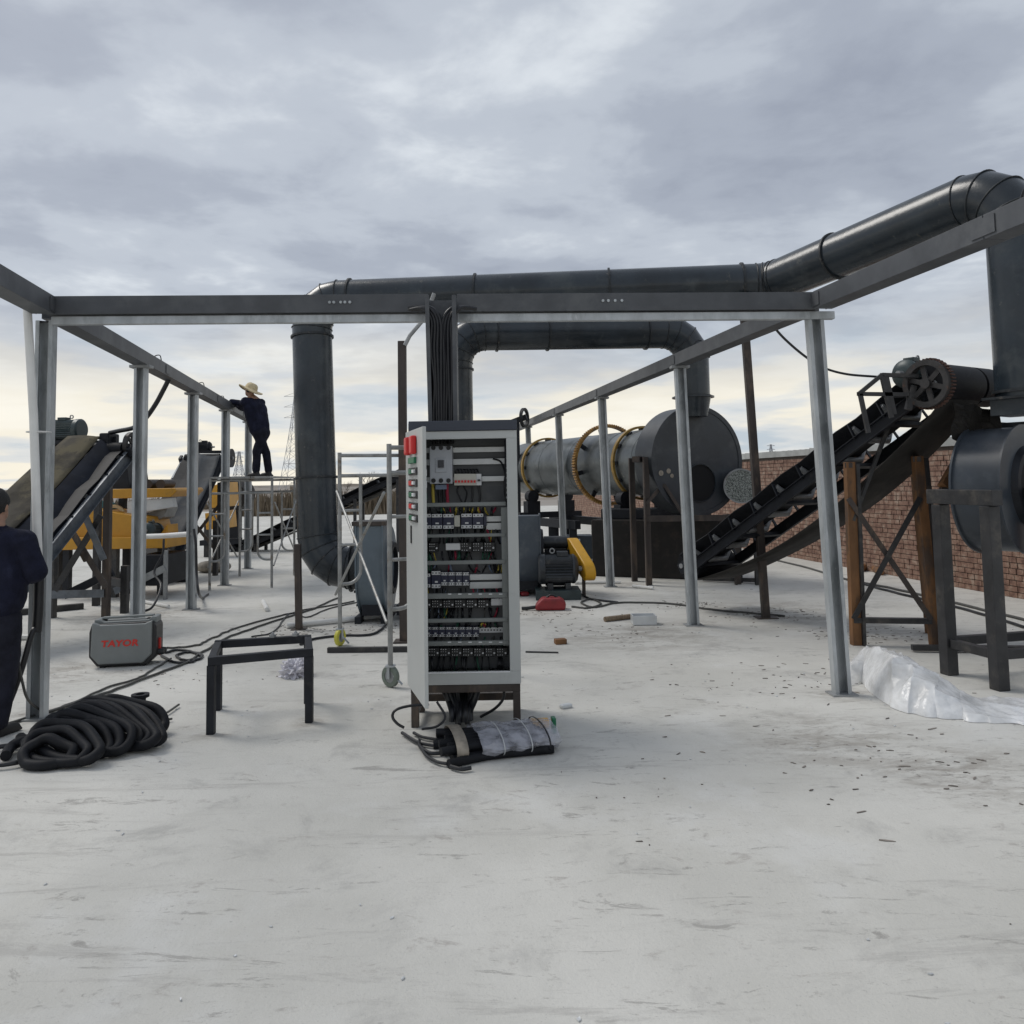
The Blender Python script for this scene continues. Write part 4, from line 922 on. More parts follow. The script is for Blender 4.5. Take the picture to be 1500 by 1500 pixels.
# ================================================================== yellow machines on the left
ym = thing('yellow_crusher', gp(160, 880), 'yellow crushing machine on dark legs behind the far left conveyor', 'machine')
ym.location.z = 0
D0 = 12.3
def poly_box(pxs, Da, Db, name, m_, par, bev=0.01):
    a = [at(x, y, Da) for x, y in pxs]; dlt = V(0, Db - Da, 0); k = len(a)
    vs = a + [p + dlt for p in a]
    return MB().add(vs, [tuple(range(k)), tuple(range(2 * k - 1, k - 1, -1))] + [(i, (i + 1) % k, k + (i + 1) % k, k + i) for i in range(k)]).build(name, m_, par, bev=bev)
poly_box([(78, 788), (244, 787), (243, 803), (80, 806)], D0 - .15, D0 + 1.0, 'base_frame', 'yellow_paint', ym)
poly_box([(92, 787), (128, 745), (214, 758), (218, 771), (213, 792), (150, 791)], D0, D0 + 0.8, 'body', 'yellow_paint', ym)
poly_box([(152, 717), (186, 716), (256, 715), (259, 719), (250, 728), (186, 730), (150, 730)], D0 + .2, D0 + 1.3, 'top_frame', 'yellow_paint', ym)
poly_box([(186, 734), (252, 729), (255, 743), (186, 755)], D0 + .25, D0 + 0.4, 'sheet_guard', 'sheet_white', ym)
poly_box([(190, 757), (246, 744), (240, 758), (222, 766)], D0 + .4, D0 + 0.8, 'lower_guard', 'galvanised_dull', ym)
cw = at(152, 752, D0 + .5)
MB().lathe(cw, (0, 1, 0), [(-0.1, 0.02), (-0.1, 0.2), (0.1, 0.2), (0.1, 0.02)], 32, True).build('flywheel', 'teal', ym, True)
MB().lathe(at(167, 757, D0 + .35), (0, 1, 0), [(-0.02, 0.14), (-0.02, 0.19), (0.02, 0.19), (0.02, 0.14)], 32, True).build('belt_loop', 'straw', ym, True)
motor_parts(at(222, 777, D0 + .1), (0, -1, 0.05), 0.115, 0.34, 'motor_green', ym)
poly_box([(212, 791), (232, 786), (245, 768), (246, 790)], D0 + 0.1, D0 + 0.5, 'motor_mount', 'yellow_paint', ym)
for (px, D, mm) in ((84, D0, 'dark_angle'), (99, D0 + .7, 'machine_black'), (168, D0, 'dark_angle'), (187, D0 + .4, 'machine_black'), (238, D0 + .2, 'dark_angle')):
    q = at(px, 800, D); MB().bar(V(q.x, D, 0), V(q.x, D, 0.72), 0.11, 0.11, up=(0, 1, 0)).build('leg', mm, ym)
q0, q1_ = at(110, 806, D0 + .3), at(126, 820, D0 + .3)
poly_box([(112, 806), (125, 806), (126, 822), (122, 824)], D0 + .3, D0 + .36, 'rubber_flap', 'belt_dusty', ym)
for px in (118, 152, 214, 240): 
    q = at(px, 729 if px > 150 else 745, D0 + .55)
MB().bar(at(180, 730, D0 + .9), at(180, 800, D0 + .9), 0.1, 0.1, up=(0, 1, 0)).build('column', 'machine_black', ym)
for px, py in ((211, 712), (224, 709), (243, 709)):
    q = at(px, py, D0 + .8); MB().lathe(q, (0, 1, 0), [(-.2, 0), (-.2, 0.075), (.2, 0.075), (.2, 0)], 20).build('feed_roll', 'brown_steel', ym, True)
hp = poly_box([(150, 716), (172, 686), (184, 672), (190, 716)], D0 + .4, D0 + 1.1, 'hopper', 'machine_black', ym)
bn_ = thing('steel_bin', gp(225, 850), 'dark steel bin standing low beneath the yellow machine', 'bin')
bn_.location.z = 0
bb = poly_box([(205, 813), (243, 813), (240, 858), (206, 858)], D0 - .3, D0 + .5, 'box', 'machine_black', bn_)
MB().bar(at(206, 850, D0 - .36), at(242, 832, D0 - .36), 0.04, 0.10).build('ramp', 'galvanised_dull', bn_)
MB().bar(at(168, 866, D0 - .36), at(206, 850, D0 - .36), 0.04, 0.10).build('ramp', 'rail_blue_grey', bn_)
MB().bar(at(243, 806, D0 - .34), V(at(243, 806, D0 - .34).x, D0 - .34, 0), 0.05, 0.05, up=(0, 1, 0)).build('corner_post', 'galvanised_dull', bn_)
wpz = MB().tube([at(212, 786, 11.5), at(240, 785, 11.3), at(283, 782, 11.0)], 0.036, 12).build('white_pipe', 'pvc_white', None, True)
tag(wpz, 'white plastic pipe sticking out from the yellow machine to the third left post', 'pipe')
y2 = thing('yellow_mixer', at(320, 740, 18.5), 'yellow mixer with dark drum seen between posts behind the scaffold', 'machine')
y2.location.z = 0
D1 = 18.5
poly_box([(309, 712), (331, 706), (333, 742), (310, 744)], D1, D1 + 0.8, 'hood', 'yellow_paint', y2)
poly_box([(300, 752), (328, 748), (330, 774), (302, 776)], D1 + .2, D1 + 1.0, 'gear_case', 'yellow_paint', y2)
MB().tube([at(334, 728, D1 + 1.5), at(350, 724, D1 + 2.6)], 0.42, 24).build('drum', 'belt_brown', y2, True)
for px in (303, 316, 330): q = at(px, 780, D1 + .4); MB().bar(V(q.x, q.y, 0), V(q.x, q.y, 0.85), 0.1, 0.1, up=(0, 1, 0)).build('leg', 'dark_angle', y2)
MB().bar(at(296, 795, D1 + .3), at(352, 792, D1 + .3), 0.3, 0.12).build('base_beam', 'machine_black', y2)
q = at(343, 745, D1 + 2.0); MB().bar(V(q.x, q.y, 0), V(q.x, q.y, 1.1), 0.3, 0.3, up=(0, 1, 0)).build('leg', 'machine_black', y2)
# hoses and cords hanging from the trays
hh = MB().tube(smooth_path([at(247, 556, 9.6), at(240, 570, 9.62), at(228, 592, 9.7), at(213, 613, 9.8), at(197, 626, 9.95), at(175, 631, 10.1), at(161, 634, 10.2)]), 0.028, 12).build('black_hose', 'cable_black', None, True)
tag(hh, 'thick black hose curving from the left tray down to the conveyor motor', 'hose')
hc_ = MB().tube(smooth_path([at(1131, 476, 7.0), at(1150, 497, 7.05), at(1178, 521, 7.1), at(1205, 538, 7.2), at(1240, 548, 7.3), at(1286, 552, 7.4)]), 0.011, 8).build('hanging_cable', 'cable_black', None, True)
tag(hc_, 'thin cable sagging from the right tray to the conveyor guard', 'cable')
hd_ = MB().tube(smooth_path([at(240, 790, 11.6), at(238, 812, 11.5), at(226, 838, 11.4), at(236, 858, 11.2), at(224, 888, 10.8), gp(208, 898) + V(0, 0, .015)]), 0.016, 8).build('motor_cord', 'cable_black', None, True)
tag(hd_, 'black cord looping from the yellow machine down to the concrete', 'cord')
he_ = MB().tube(smooth_path([at(284, 775, 10.85), at(287, 800, 10.8), at(288, 840, 10.8), at(291, 868, 10.7), gp(297, 878) + V(0, 0, .02), gp(305, 872) + V(0, 0, .015)]), 0.018, 8).build('post_cord', 'cable_black', None, True)
tag(he_, 'black cable running down the third left post to the ground', 'cable')
# ================================================================== control cabinet
DF = 5.55
cx0, cx1 = at(599, 800, DF).x, at(763, 1000, DF).x
cz0, cz1 = at(690, 1003, DF).z, at(680, 616, DF).z
CW, CH, CD = cx1 - cx0, cz1 - cz0, 0.42
cab = thing('control_cabinet', V((cx0 + cx1) / 2, DF + CD / 2, 0), 'open grey electrical control cabinet full of breakers in the middle of the yard', 'cabinet')
def wb(x0, x1, y0, y1, z0, z1, name, m_, par=cab, bev=0.0):
    return MB().box(V((x0 + x1) / 2, (y0 + y1) / 2, (z0 + z1) / 2), (abs(x1 - x0), abs(y1 - y0), abs(z1 - z0))).build(name, m_, par, bev=bev)
def pxz(py, D): return at(690, py, D).z
zt_ = pxz(631, DF); fw_ = 0.072
wb(cx0, cx1, DF, DF + 0.03, zt_ - 0.055, zt_ - 0.0, 'front_frame', 'cabinet_grey', bev=0.003)
wb(cx0, cx1, DF, DF + 0.03, cz0, cz0 + 0.085, 'front_frame', 'cabinet_grey', bev=0.003)
wb(cx0, cx0 + fw_, DF, DF + 0.03, cz0 + 0.085, zt_ - 0.055, 'front_frame', 'cabinet_grey', bev=0.003)
wb(cx1 - fw_, cx1, DF, DF + 0.03, cz0 + 0.085, zt_ - 0.055, 'front_frame', 'cabinet_grey', bev=0.003)
wb(cx0 - 0.002, cx0 + 0.012, DF + 0.03, DF + CD, cz0, cz1 - 0.012, 'side_panel', 'cabinet_grey')
wb(cx1 - 0.012, cx1 + 0.002, DF + 0.03, DF + CD, cz0, cz1 - 0.012, 'side_panel', 'cabinet_grey')
wb(cx0 + 0.012, cx1 - 0.012, DF + CD - 0.012, DF + CD, cz0, cz1 - 0.012, 'rear_panel', 'cabinet_grey')
wb(cx0 + 0.012, cx1 - 0.012, DF + 0.03, DF + CD - 0.012, cz0, cz0 + 0.012, 'floor_panel', 'cabinet_grey')
wb(cx0 + 0.005, cx1 + 0.004, DF - 0.012, DF + CD + 0.004, zt_ + 0.002, cz1, 'top_cover', 'cabinet_trim', bev=0.004)
DB = DF + 0.27
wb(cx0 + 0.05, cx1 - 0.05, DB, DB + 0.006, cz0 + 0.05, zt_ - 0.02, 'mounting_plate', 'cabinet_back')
lip = wb(cx0 + fw_, cx1 - fw_, DF - 0.004, DF - 0.001, cz0 + 0.078, cz0 + 0.087, 'door_seal', 'white_plastic')
def cb_(x0, x1, y0, y1, D, th, name, m_, par=cab, bev=0.0):
    a = at(x0, y1, D); b = at(x1, y0, D)
    return wb(a.x, b.x, D, D + th, a.z, b.z, name, m_, par, bev)
DM = DF + 0.20                                             # fronts of what is mounted inside
for y0, y1 in ((654, 664), (671, 682), (697, 707)):
    cb_(606, 744, y0, y1, DB - 0.03, 0.02, 'mounting_rail', 'rail_zinc', bev=0.002)
for y0, y1, xr in ((735, 743, 741), (781, 788, 741), (820, 828, 741), (868, 878, 743), (905, 913, 744), (938, 947, 746)):
    cb_(606, xr, y0, y1, DF + 0.10, 0.03, 'cross_bar', 'cabinet_bar', bev=0.003)
cb_(737, 744, 743, 946, DF + 0.105, 0.025, 'upright_bar', 'cabinet_bar', bev=0.003)
# perforated upright on the right
up_ = cb_(740, 746, 645, 735, DF + 0.12, 0.02, 'slotted_upright', 'machine_black')
for k in range(12): cb_(741.5, 744.5, 648 + k * 7.2, 651 + k * 7.2, DF + 0.117, 0.004, 'slot', 'galvanised_dull', up_)
# main moulded case breaker
mcb = cb_(629.5, 662, 653, 709, DM - 0.06, 0.13, 'main_breaker', 'breaker_grey', bev=0.006)
cb_(638, 654, 671, 692, DM - 0.066, 0.006, 'face_plate', 'breaker_grey', mcb, 0.002)
cb_(641.5, 650, 674, 685, DM - 0.078, 0.012, 'toggle', 'breaker_dark', mcb, 0.002)
for yy in (656, 704):
    for xx in (635, 646, 657):
        q = at(xx, yy, DM - 0.062)
        MB().lathe(q, (0, -1, 0), [(0, 0), (0, 0.016), (0.004, 0.016), (0.004, 0.011), (0.0015, 0.011), (0.0015, 0)], 16).build('terminal_hole', 'black_plastic', mcb)
cb_(638, 654, 710, 717, DM - 0.03, 0.05, 'current_meter', 'blue_grey_label', mcb)
for xx, m_ in ((634, 'yellow_wire'), (643, 'cable_black'), (655, 'red_wire'), (649, 'cable_black')):
    MB().tube([at(xx, 708, DM), at(xx + random.uniform(-1.5, 1.5), 722, DM + .02), at(xx + 1, 736, DM + .03)], 0.011, 8).build('wire', m_, cab, True)
# ivory miniature breakers with red toggles
for k in range(7):
    x = 665.5 + k * 4.6; o_ = cb_(x, x + 4.4, 694, 711, DM, 0.06, 'miniature_breaker', 'ivory', bev=0.001)
    cb_(x + 0.8, x + 3.6, 703.5, 707, DM - 0.012, 0.012, 'toggle', 'red_plastic', o_)
o_ = cb_(698, 705, 694, 711, DM, 0.06, 'miniature_breaker', 'white_plastic', bev=0.001)
cb_(699.5, 703.5, 702, 705, DM - 0.012, 0.012, 'toggle', 'breaker_dark', o_)
for k in range(7):
    x = 667.8 + k * 4.6; MB().tube(smooth_path([at(x, 695, DM + .03), at(x + 0.5, 689, DM + .02), at(x + 3, 687.5, DM + .03), at(x + 5, 691, DM + .05)], 4), 0.005, 6).build('wire', 'cable_black', cab, True)
for pts in (((672, 712), (670, 720), (677, 736)), ((691, 712), (692, 724), (691, 736)), ((701, 712), (703, 726), (702, 736)), ((722, 672), (733, 676), (739, 690), (741, 706), (739, 720), (742, 736)), ((741, 690), (739, 712), (743, 730)), ((679, 712), (684, 722), (681, 736))):
    MB().tube(smooth_path([at(x, y, DM + .03) for x, y in pts], 4), 0.007, 6).build('wire', 'cable_black', cab, True)
cb_(712, 742, 712, 733, DB - 0.004, 0.003, 'cover_plate', 'tray_grey')
# contactors: dark body, pale terminal strips above and below, pale label
def contactor(x0, x1, y0, y1, D=DM, three=True):
    h = (y1 - y0); c_ = cb_(x0, x1 - 0.5, y0, y1, D, 0.09, 'contactor', 'navy_plastic', bev=0.003)
    cb_(x0 + 0.4, x1 - 0.9, y0 + 0.02 * h, y0 + 0.24 * h, D - 0.004, 0.004, 'terminal_strip', 'white_plastic', c_)
    cb_(x0 + 0.4, x1 - 0.9, y1 - 0.24 * h, y1 - 0.02 * h, D - 0.004, 0.004, 'terminal_strip', 'white_plastic', c_)
    cb_(x0 + 0.36 * (x1 - x0), x0 + 0.66 * (x1 - x0), y0 + 0.58 * h, y0 + 0.68 * h, D - 0.003, 0.003, 'label_plate', 'white_plastic', c_)
    for k in range(3):
        xx = x0 + (k + 0.5) / 3 * (x1 - x0) - 0.25
        for yy in (y0 + 0.13 * h, y1 - 0.13 * h):
            cb_(xx - 0.85, xx + 0.85, yy - 0.9, yy + 0.9, D - 0.0065, 0.0024, 'terminal_screw', 'breaker_dark', c_)
    return c_
for x0 in (615.5, 632, 649): contactor(x0, x0 + 16.3, 752.5, 775)
cb_(665.5, 673.5, 755, 771.5, DM, 0.06, 'relay', 'ivory', bev=0.002)
for x0 in (675.5, 692.3): contactor(x0, x0 + 16.3, 752, 774.5)
cb_(709, 712.5, 755, 770, DM, 0.07, 'side_block', 'navy_plastic')
for y0, y1 in ((756, 764), (766, 776)): cb_(712.5, 736, y0, y1, DB - 0.03, 0.02, 'mounting_rail', 'rail_zinc')
for k, x0 in enumerate((632, 646, 656.5, 667, 677.5)):
    contactor(x0, x0 + (14 if k == 0 else 10.3), 838 if k else 836, 862 if k == 0 else 858)
contactor(612, 631, 840, 861)
for y0, y1 in ((840.5, 850), (852, 862.5)): cb_(688, 736, y0, y1, DB - 0.03, 0.02, 'mounting_rail', 'rail_zinc', bev=0.002)
for k in range(9): contactor(613 + k * 9.9, 613 + k * 9.9 + 9.9, 918.5, 933)
o_ = cb_(701.5, 737, 919, 927, DB - 0.03, 0.02, 'mounting_rail', 'white_plastic')
for k in range(7): cb_(705 + k * 4.5, 707 + k * 4.5, 922, 924, DB - 0.032, 0.002, 'slot', 'breaker_dark', o_)
# overload relays: black blocks with bright screws and one round dial
def overload(x0, x1, y0, y1):
    c_ = cb_(x0, x1 - 0.6, y0, y1, DM, 0.08, 'overload_relay', 'black_plastic', bev=0.003); mbb = MB(); w_ = (x1 - x0)
    for k in range(3):
        for yy, hh_ in ((y0 + 2.2, 1.6), (y0 + 5.6, 0.9), (y1 - 2.6, 1.3)):
            q = at(x0 + w_ * (0.12 + 0.21 * k), yy, DM); mbb.box(q - V(0, 0.002, 0), (0.0055, 0.004, 0.0047 * hh_ * 0.8))
    mbb.build('screw_rows', 'white_plastic', c_)['kind'] = 'stuff'
    MB().lathe(at(x1 - 2.8, (y0 + y1) / 2 + 1, DM), (0, -1, 0), [(0, 0.0065), (0.005, 0.0065), (0.005, 0)], 12).build('dial', 'white_plastic', c_)
for x0 in (613, 628): overload(x0, x0 + 14.5, 795, 809)
cb_(653, 674, 796, 806, DM - 0.01, 0.05, 'timer_relay', 'white_plastic', bev=0.002)
for x0 in (675, 692, 709): overload(x0, x0 + 16.5, 794.5, 808.5)
for k in range(6): overload(615 + k * 17, 615 + k * 17 + 16.6, 878.5, 891)
cb_(719.5, 736, 877, 887, DM, 0.04, 'timer_relay', 'white_plastic', bev=0.002)
for k in range(8): overload(611 + k * 16.6, 611 + k * 16.6 + 16.2, 949, 962)
for k in range(6):
    for (yy, n_) in ((869.5, 0), (940, 0)): cb_(656 + k * 15, 661 + k * 15, yy, yy + 1.6, DF + 0.098, 0.003, 'bar_label', 'white_plastic')
rnd = random.Random(3)
def droop(y0, y1, cnt, mats):
    for k in range(cnt):
        x = rnd.uniform(618, 736); dx = rnd.uniform(-7, 7)
        MB().tube(smooth_path([at(x, y0, DM + .05), at(x + dx * .3, (y0 + y1) / 2 + rnd.uniform(-3, 3), DM + .02), at(x + dx, y1, DM + .06)], 4), rnd.choice((0.004, 0.006, 0.008)), 6).build('wire', rnd.choice(mats), cab, True)
K = ['cable_black'] * 7 + ['green_wire', 'cable_grey', 'yellow_wire', 'red_wire', 'blue_grey_label']
droop(744, 754, 34, K); droop(775, 796, 26, K); droop(808, 822, 24, K + ['green_wire'] * 3); droop(828, 838, 24, K); droop(862, 880, 22, K); droop(891, 908, 26, K); droop(913, 920, 24, K); droop(933, 950, 18, K); droop(962, 990, 26, ['cable_black'] * 6 + ['green_wire'])
for xs in (646, 650, 654, 636): MB().tube([at(xs, 862, DM - .01), at(xs + .4, 872, DM - .03), at(xs, 880, DM - .01)], 0.006, 6).build('wire', 'cable_black', cab, True)
for xs in (677, 682, 687): MB().tube([at(xs, 775, DM - .01), at(xs + .4, 786, DM - .03), at(xs, 796, DM - .01)], 0.006, 6).build('wire', 'cable_black', cab, True)
# open door, hinged on the left, swung towards the camera
hx = V(at(598, 800, DF).x, DF - 0.004, 0); nx = V(at(623, 800, 4.95).x, 4.95, 0); dd_ = (nx - hx); dw = dd_.length; dd_.normalize(); on_ = V(-0.957, -0.29, 0)
on_ = V(dd_.y, -dd_.x, 0)
if on_.x > 0: on_ = -on_
door_rot = Matrix((dd_, on_, V(0, 0, 1))).transposed()
def dbox(f0, f1, z0, z1, e0, e1, name, m_, par, bev=0.0):
    c_ = hx + dd_ * ((f0 + f1) / 2 * dw) + on_ * ((e0 + e1) / 2) + V(0, 0, (z0 + z1) / 2)
    return MB().box(c_, (abs(f1 - f0) * dw, abs(e1 - e0), abs(z1 - z0)), rot=door_rot).build(name, m_, par, bev=bev)
door = dbox(0, 1, cz0 + 0.01, zt_ - 0.005, -0.012, 0.012, 'door', 'cabinet_grey', cab, 0.004)
def dz(py, f=0.5): return at(610, py, hx.y + dd_.y * dw * f).z
for f in (0.30, 0.62):
    dbox(f - 0.07, f + 0.07, dz(666), dz(639), 0.012, 0.05, 'indicator_lamp', 'red_plastic', door, 0.012)
dbox(0.30, 0.66, dz(679), dz(670), 0.012, 0.03, 'indicator_lamp', 'green_plastic', door, 0.004)
for k, y in enumerate((685, 702, 719, 736, 753)):
    mtr = dbox(0.24, 0.72, dz(y + 11), dz(y), 0.012, 0.02, 'meter', 'black_plastic', door, 0.002)
    dbox(0.55, 0.66, dz(y + 8), dz(y + 3), 0.02, 0.034, 'button', 'white_plastic', mtr, 0.002)
    dbox(0.34, 0.50, dz(y + 9), dz(y + 2), 0.02, 0.032, 'button', ('green_plastic', 'red_plastic')[k % 2], mtr, 0.002)
dbox(0.30, 0.36, dz(797), dz(771), 0.012, 0.017, 'door_handle', 'black_plastic', door)
for k, y in enumerate((688, 705, 722)):
    dbox(0.52, 0.70, dz(y + 10), dz(y), -0.05, -0.012, 'switch_back', ('white_plastic', 'white_plastic', 'green_plastic')[k], door, 0.003)
# angle iron stand under the cabinet
stz = cz0 - 0.003; legs_ = []
for (x, y) in ((cx0 + 0.03, DF + 0.03), (cx1 - 0.03, DF + 0.03), (cx0 + 0.03, DF + CD - 0.03), (cx1 - 0.03, DF + CD - 0.03)):
    MB().bar(V(x, y, 0), V(x, y, stz - 0.05), 0.05, 0.05, up=(0, 1, 0)).build('stand_leg', 'brown_steel', cab, bev=0.003)
for y in (DF + 0.03, DF + CD - 0.03):
    MB().bar(V(cx0 + 0.004, y, stz - 0.025), V(cx1 - 0.004, y, stz - 0.025), 0.05, 0.05).build('stand_rail', 'brown_steel', cab, bev=0.003)
for x in (cx0 + 0.03, cx1 - 0.03):
    MB().bar(V(x, DF + 0.055, stz - 0.0255), V(x, DF + CD - 0.055, stz - 0.0255), 0.049, 0.049).build('stand_rail', 'brown_steel', cab)
MB().bar(V(cx0 + 0.055, DF + CD - 0.03, 0.10), V(cx1 - 0.055, DF + CD - 0.03, 0.10), 0.03, 0.05).build('stand_rail', 'brown_steel', cab)
MB().bar(V(cx0 + 0.03, DF + 0.055, 0.09), V(cx0 + 0.03, DF + CD - 0.055, 0.09), 0.03, 0.05).build('stand_rail', 'brown_steel', cab)
# cables leaving through the floor of the cabinet, and the hose bundle lying in front
cbn = thing('floor_cables', V(at(675, 1060, DF - 0.1).x, DF - 0.1, 0), 'mass of black cables hanging from the cabinet bottom to the concrete', 'cables')
rnd = random.Random(5)
for k in range(26):
    x0 = rnd.uniform(642, 706); yD = DF + rnd.uniform(0.04, 0.26); x1 = 676 + (x0 - 676) * 0.45 + rnd.uniform(-4, 4); y1 = 1062 + rnd.uniform(-4, 8)
    a = at(x0, 1003, yD); a.z = cz0 + 0.02; b = gp(x1, y1); b.z = 0.02 + rnd.uniform(0, 0.04)
    m1 = V(a.x * .45 + b.x * .55, yD * .7 + b.y * .3, cz0 * 0.55)
    MB().tube(smooth_path([a, V(a.x * .8 + m1.x * .2, a.y, cz0 - 0.05), m1, b + V(0, 0.02, 0.06), b], 5), rnd.choice((0.012, 0.016, 0.02)), 8).build('cable', 'cable_black', cbn, True)
for pts, r_ in ((((738, 1006, 5.7), (738, 1020, 5.68), (733, 1030, 5.68), (722, 1040, 5.7), (704, 1050, 5.75)), 0.010), (((628, 1032, 5.3), (600, 1034, 5.25), (580, 1040, 5.2), (575, 1050, 5.2), (582, 1060, 5.18), (592, 1066, 5.18)), 0.009), (((640, 1028, 5.45), (652, 1050, 5.4), (640, 1064, 5.35), (618, 1068, 5.3)), 0.008)):
    MB().tube(smooth_path([at(*p) for p in pts], 5), r_, 8).build('cable', 'cable_black', cbn, True)
hb = thing('hose_bundle', gp(740, 1105), 'bundle of black hoses wrapped in clear film lying before the cabinet', 'hoses')
base_l = gp(655, 1104); base_r = gp(806, 1088)
hbd = (base_r - base_l).normalized(); hbs = V(-hbd.y, hbd.x, 0)
k = 0; rnd = random.Random(9)
for lay, cnt in ((0, 8), (1, 6)):
    for i in range(cnt):
        o_ = hbs * ((i - (cnt - 1) / 2) * 0.054) + V(0, 0, 0.027 + lay * 0.047); e0 = rnd.uniform(-0.06, 0.03); e1 = rnd.uniform(-0.08, 0.02)
        fan = hbs * ((i - (cnt - 1) / 2) * 0.02)
        pts = [base_l - hbd * (0.02 - e0) + o_ + fan, base_l + hbd * 0.2 + o_, base_l + hbd * 0.45 + o_, base_r + hbd * e1 + o_ + hbs * rnd.uniform(-.01, .01)]
        MB().tube(smooth_path(pts, 4), 0.026, 12).build('hose', 'rubber', hb, True)
# film wrap: a closed, slightly crumpled sleeve
rows = []
for j in range(15):
    f = j / 14; c_ = base_l + hbd * (0.17 + f * 0.50); ring = []
    for i in range(29):
        a = 2 * math.pi * i / 28; rx = 0.235 + 0.012 * math.sin(5 * a + 3 * f * 6) - 0.05 * f * f; rz_ = 0.066 + 0.01 * math.sin(7 * a + 11 * f)
        p = c_ + hbs * rx * math.cos(a) + V(0, 0, 0.066 + rz_ * math.sin(a)) + V(0, 0, 0.008 * noise.noise(V(f * 9, a * 2, 1)))
        p.z = max(p.z, 0.004); ring.append(p)
    rows.append(ring)
MB().grid(rows).build('film_wrap', 'stretch_wrap', hb, False)
for f, m_, ww in ((0.02, 'tape_brown', 0.07), (0.30, 'sheet_white', 0.006), (0.47, 'sheet_white', 0.006), (0.58, 'cable_black', 0.01)):
    c_ = base_l + hbd * f; rows = []
    for j in range(2):
        rows.append([Vector((q.x, q.y, max(q.z, 0.003))) for q in [c_ + hbd * (j * ww) + hbs * (0.242 if f > .1 else 0.225) * math.cos(2 * math.pi * i / 28) + V(0, 0, 0.066 + 0.078 * math.sin(2 * math.pi * i / 28)) for i in range(29)]])
    MB().grid(rows).build('tape_band', m_, hb, True, solid=0.003)
for pts, r_ in ((((640, 1088), (618, 1084), (606, 1078)), 0.010), (((640, 1098), (612, 1092), (589, 1078)), 0.011), (((648, 1108), (630, 1108), (616, 1099), (614, 1090)), 0.012), (((655, 1124), (640, 1121), (625, 1112), (617, 1100)), 0.010), (((660, 1128), (676, 1132), (690, 1130)), 0.012)):
    MB().tube(smooth_path([gp(*p) + V(0, 0, 0.02) for p in pts], 5), r_, 8).build('loose_end', 'cable_black', hb, True)
MB().box(gp(790, 1066) + V(0, 0, 0.03), (0.13, 0.05, 0.06), 0.1).build('coupling', 'guard_yellow', hb, bev=0.012)
MB().box(gp(811, 1073) + V(0, 0, 0.05), (0.03, 0.06, 0.10), 0.1).build('coupling', 'green_plastic', hb, bev=0.008)

# ================================================================== scaffolds
def end_frame(t_, a, b, h, r_=0.021, z0=0.0):
    a, b = Vector(a), Vector(b); d = (b - a).normalized(); U = V(0, 0, 1)
    for p in (a, b): MB().tube([p + U * z0, p + U * h], r_, 12).build('leg', 'steel_tube', t_, True)
    for z in (h - 0.03, h - 0.24): MB().tube([a + U * z, b + U * z], r_ * 0.9, 12).build('cross_tube', 'steel_tube', t_, True)
    w_ = (b - a).length; ins = w_ * 0.23
    for p, sg in ((a, 1), (b, -1)):
        q = p + d * sg * ins
        pts = fillet([q + U * (h - 0.24), q + U * (z0 + 0.45), p + U * (z0 + 0.45)], 0.14, 5)
        MB().tube(pts, r_ * 0.85, 10).build('ladder_tube', 'steel_tube', t_, True)
        for z in (z0 + 0.85, z0 + 1.2): MB().tube([p + U * z, q + U * z], r_ * 0.7, 8).build('rung', 'steel_tube', t_, True)
def scaffold(name, label, A, B, C, D, h, z0=0.0, planks=True, casters=()):
    A, B, C, D = [Vector(x) for x in (A, B, C, D)]
    t_ = thing(name, (A + B + C + D) / 4, label, 'scaffold'); t_.location.z = 0; U = V(0, 0, 1)
    end_frame(t_, A, B, h, z0=z0); end_frame(t_, C, D, h, z0=z0)
    for p, q, e in ((A, C, -1), (B, D, 1)):
        n_ = (q - p).cross(U).normalized() * 0.03 * e
        MB().tube([p + U * (z0 + 0.35) + n_, q + U * (h - 0.4) + n_], 0.013, 8).build('brace', 'steel_tube', t_, True)
        MB().tube([p + U * (h - 0.4) + n_ * 1.5, q + U * (z0 + 0.35) + n_ * 1.5], 0.013, 8).build('brace', 'steel_tube', t_, True)
    if planks:
        d = (B - A).normalized(); w_ = (B - A).length; l = (C - A).normalized(); LL = (C - A).length
        for k in range(3):
            c0 = A + d * (w_ * (k + 0.5) / 3) + U * (h + 0.012)
            MB().bar(c0 - l * 0.1, c0 + l * (LL + 0.1), w_ / 3 - 0.02, 0.03).build('plank', 'steel_tube', t_)
    for p, m_, rot in casters:
        p = Vector(p); ax = V(math.cos(rot), math.sin(rot), 0)
        c_ = MB().lathe(V(p.x, p.y, 0.088) - ax * 0.02, ax, [(0, 0.05), (0, 0.08), (0.006, 0.086), (0.034, 0.086), (0.04, 0.08), (0.04, 0.05)], 28, True).build('caster_wheel', m_, t_, True)
        MB().lathe(V(p.x, p.y, 0.088) - ax * 0.015, ax, [(0, 0), (0, 0.052), (0.03, 0.052), (0.03, 0)], 24).build('hub', 'galvanised_dull', c_, True)
        for e in (-1, 1): MB().bar(V(p.x, p.y, 0.07) + ax * 0.028 * e, V(p.x, p.y, 0.165) + ax * 0.028 * e, 0.03, 0.005, up=ax).build('fork', 'galvanised', c_)
        MB().box(V(p.x, p.y, 0.17), (0.075, 0.075, 0.012)).build('swivel_plate', 'galvanised', c_)
        MB().bar(V(p.x, p.y, 0.10) + V(0.03, -0.03, 0), V(p.x, p.y, 0.03) + V(0.10, -0.04, 0), 0.035, 0.006).build('brake_pedal', 'galvanised', c_)
    return t_
z0 = 0.0
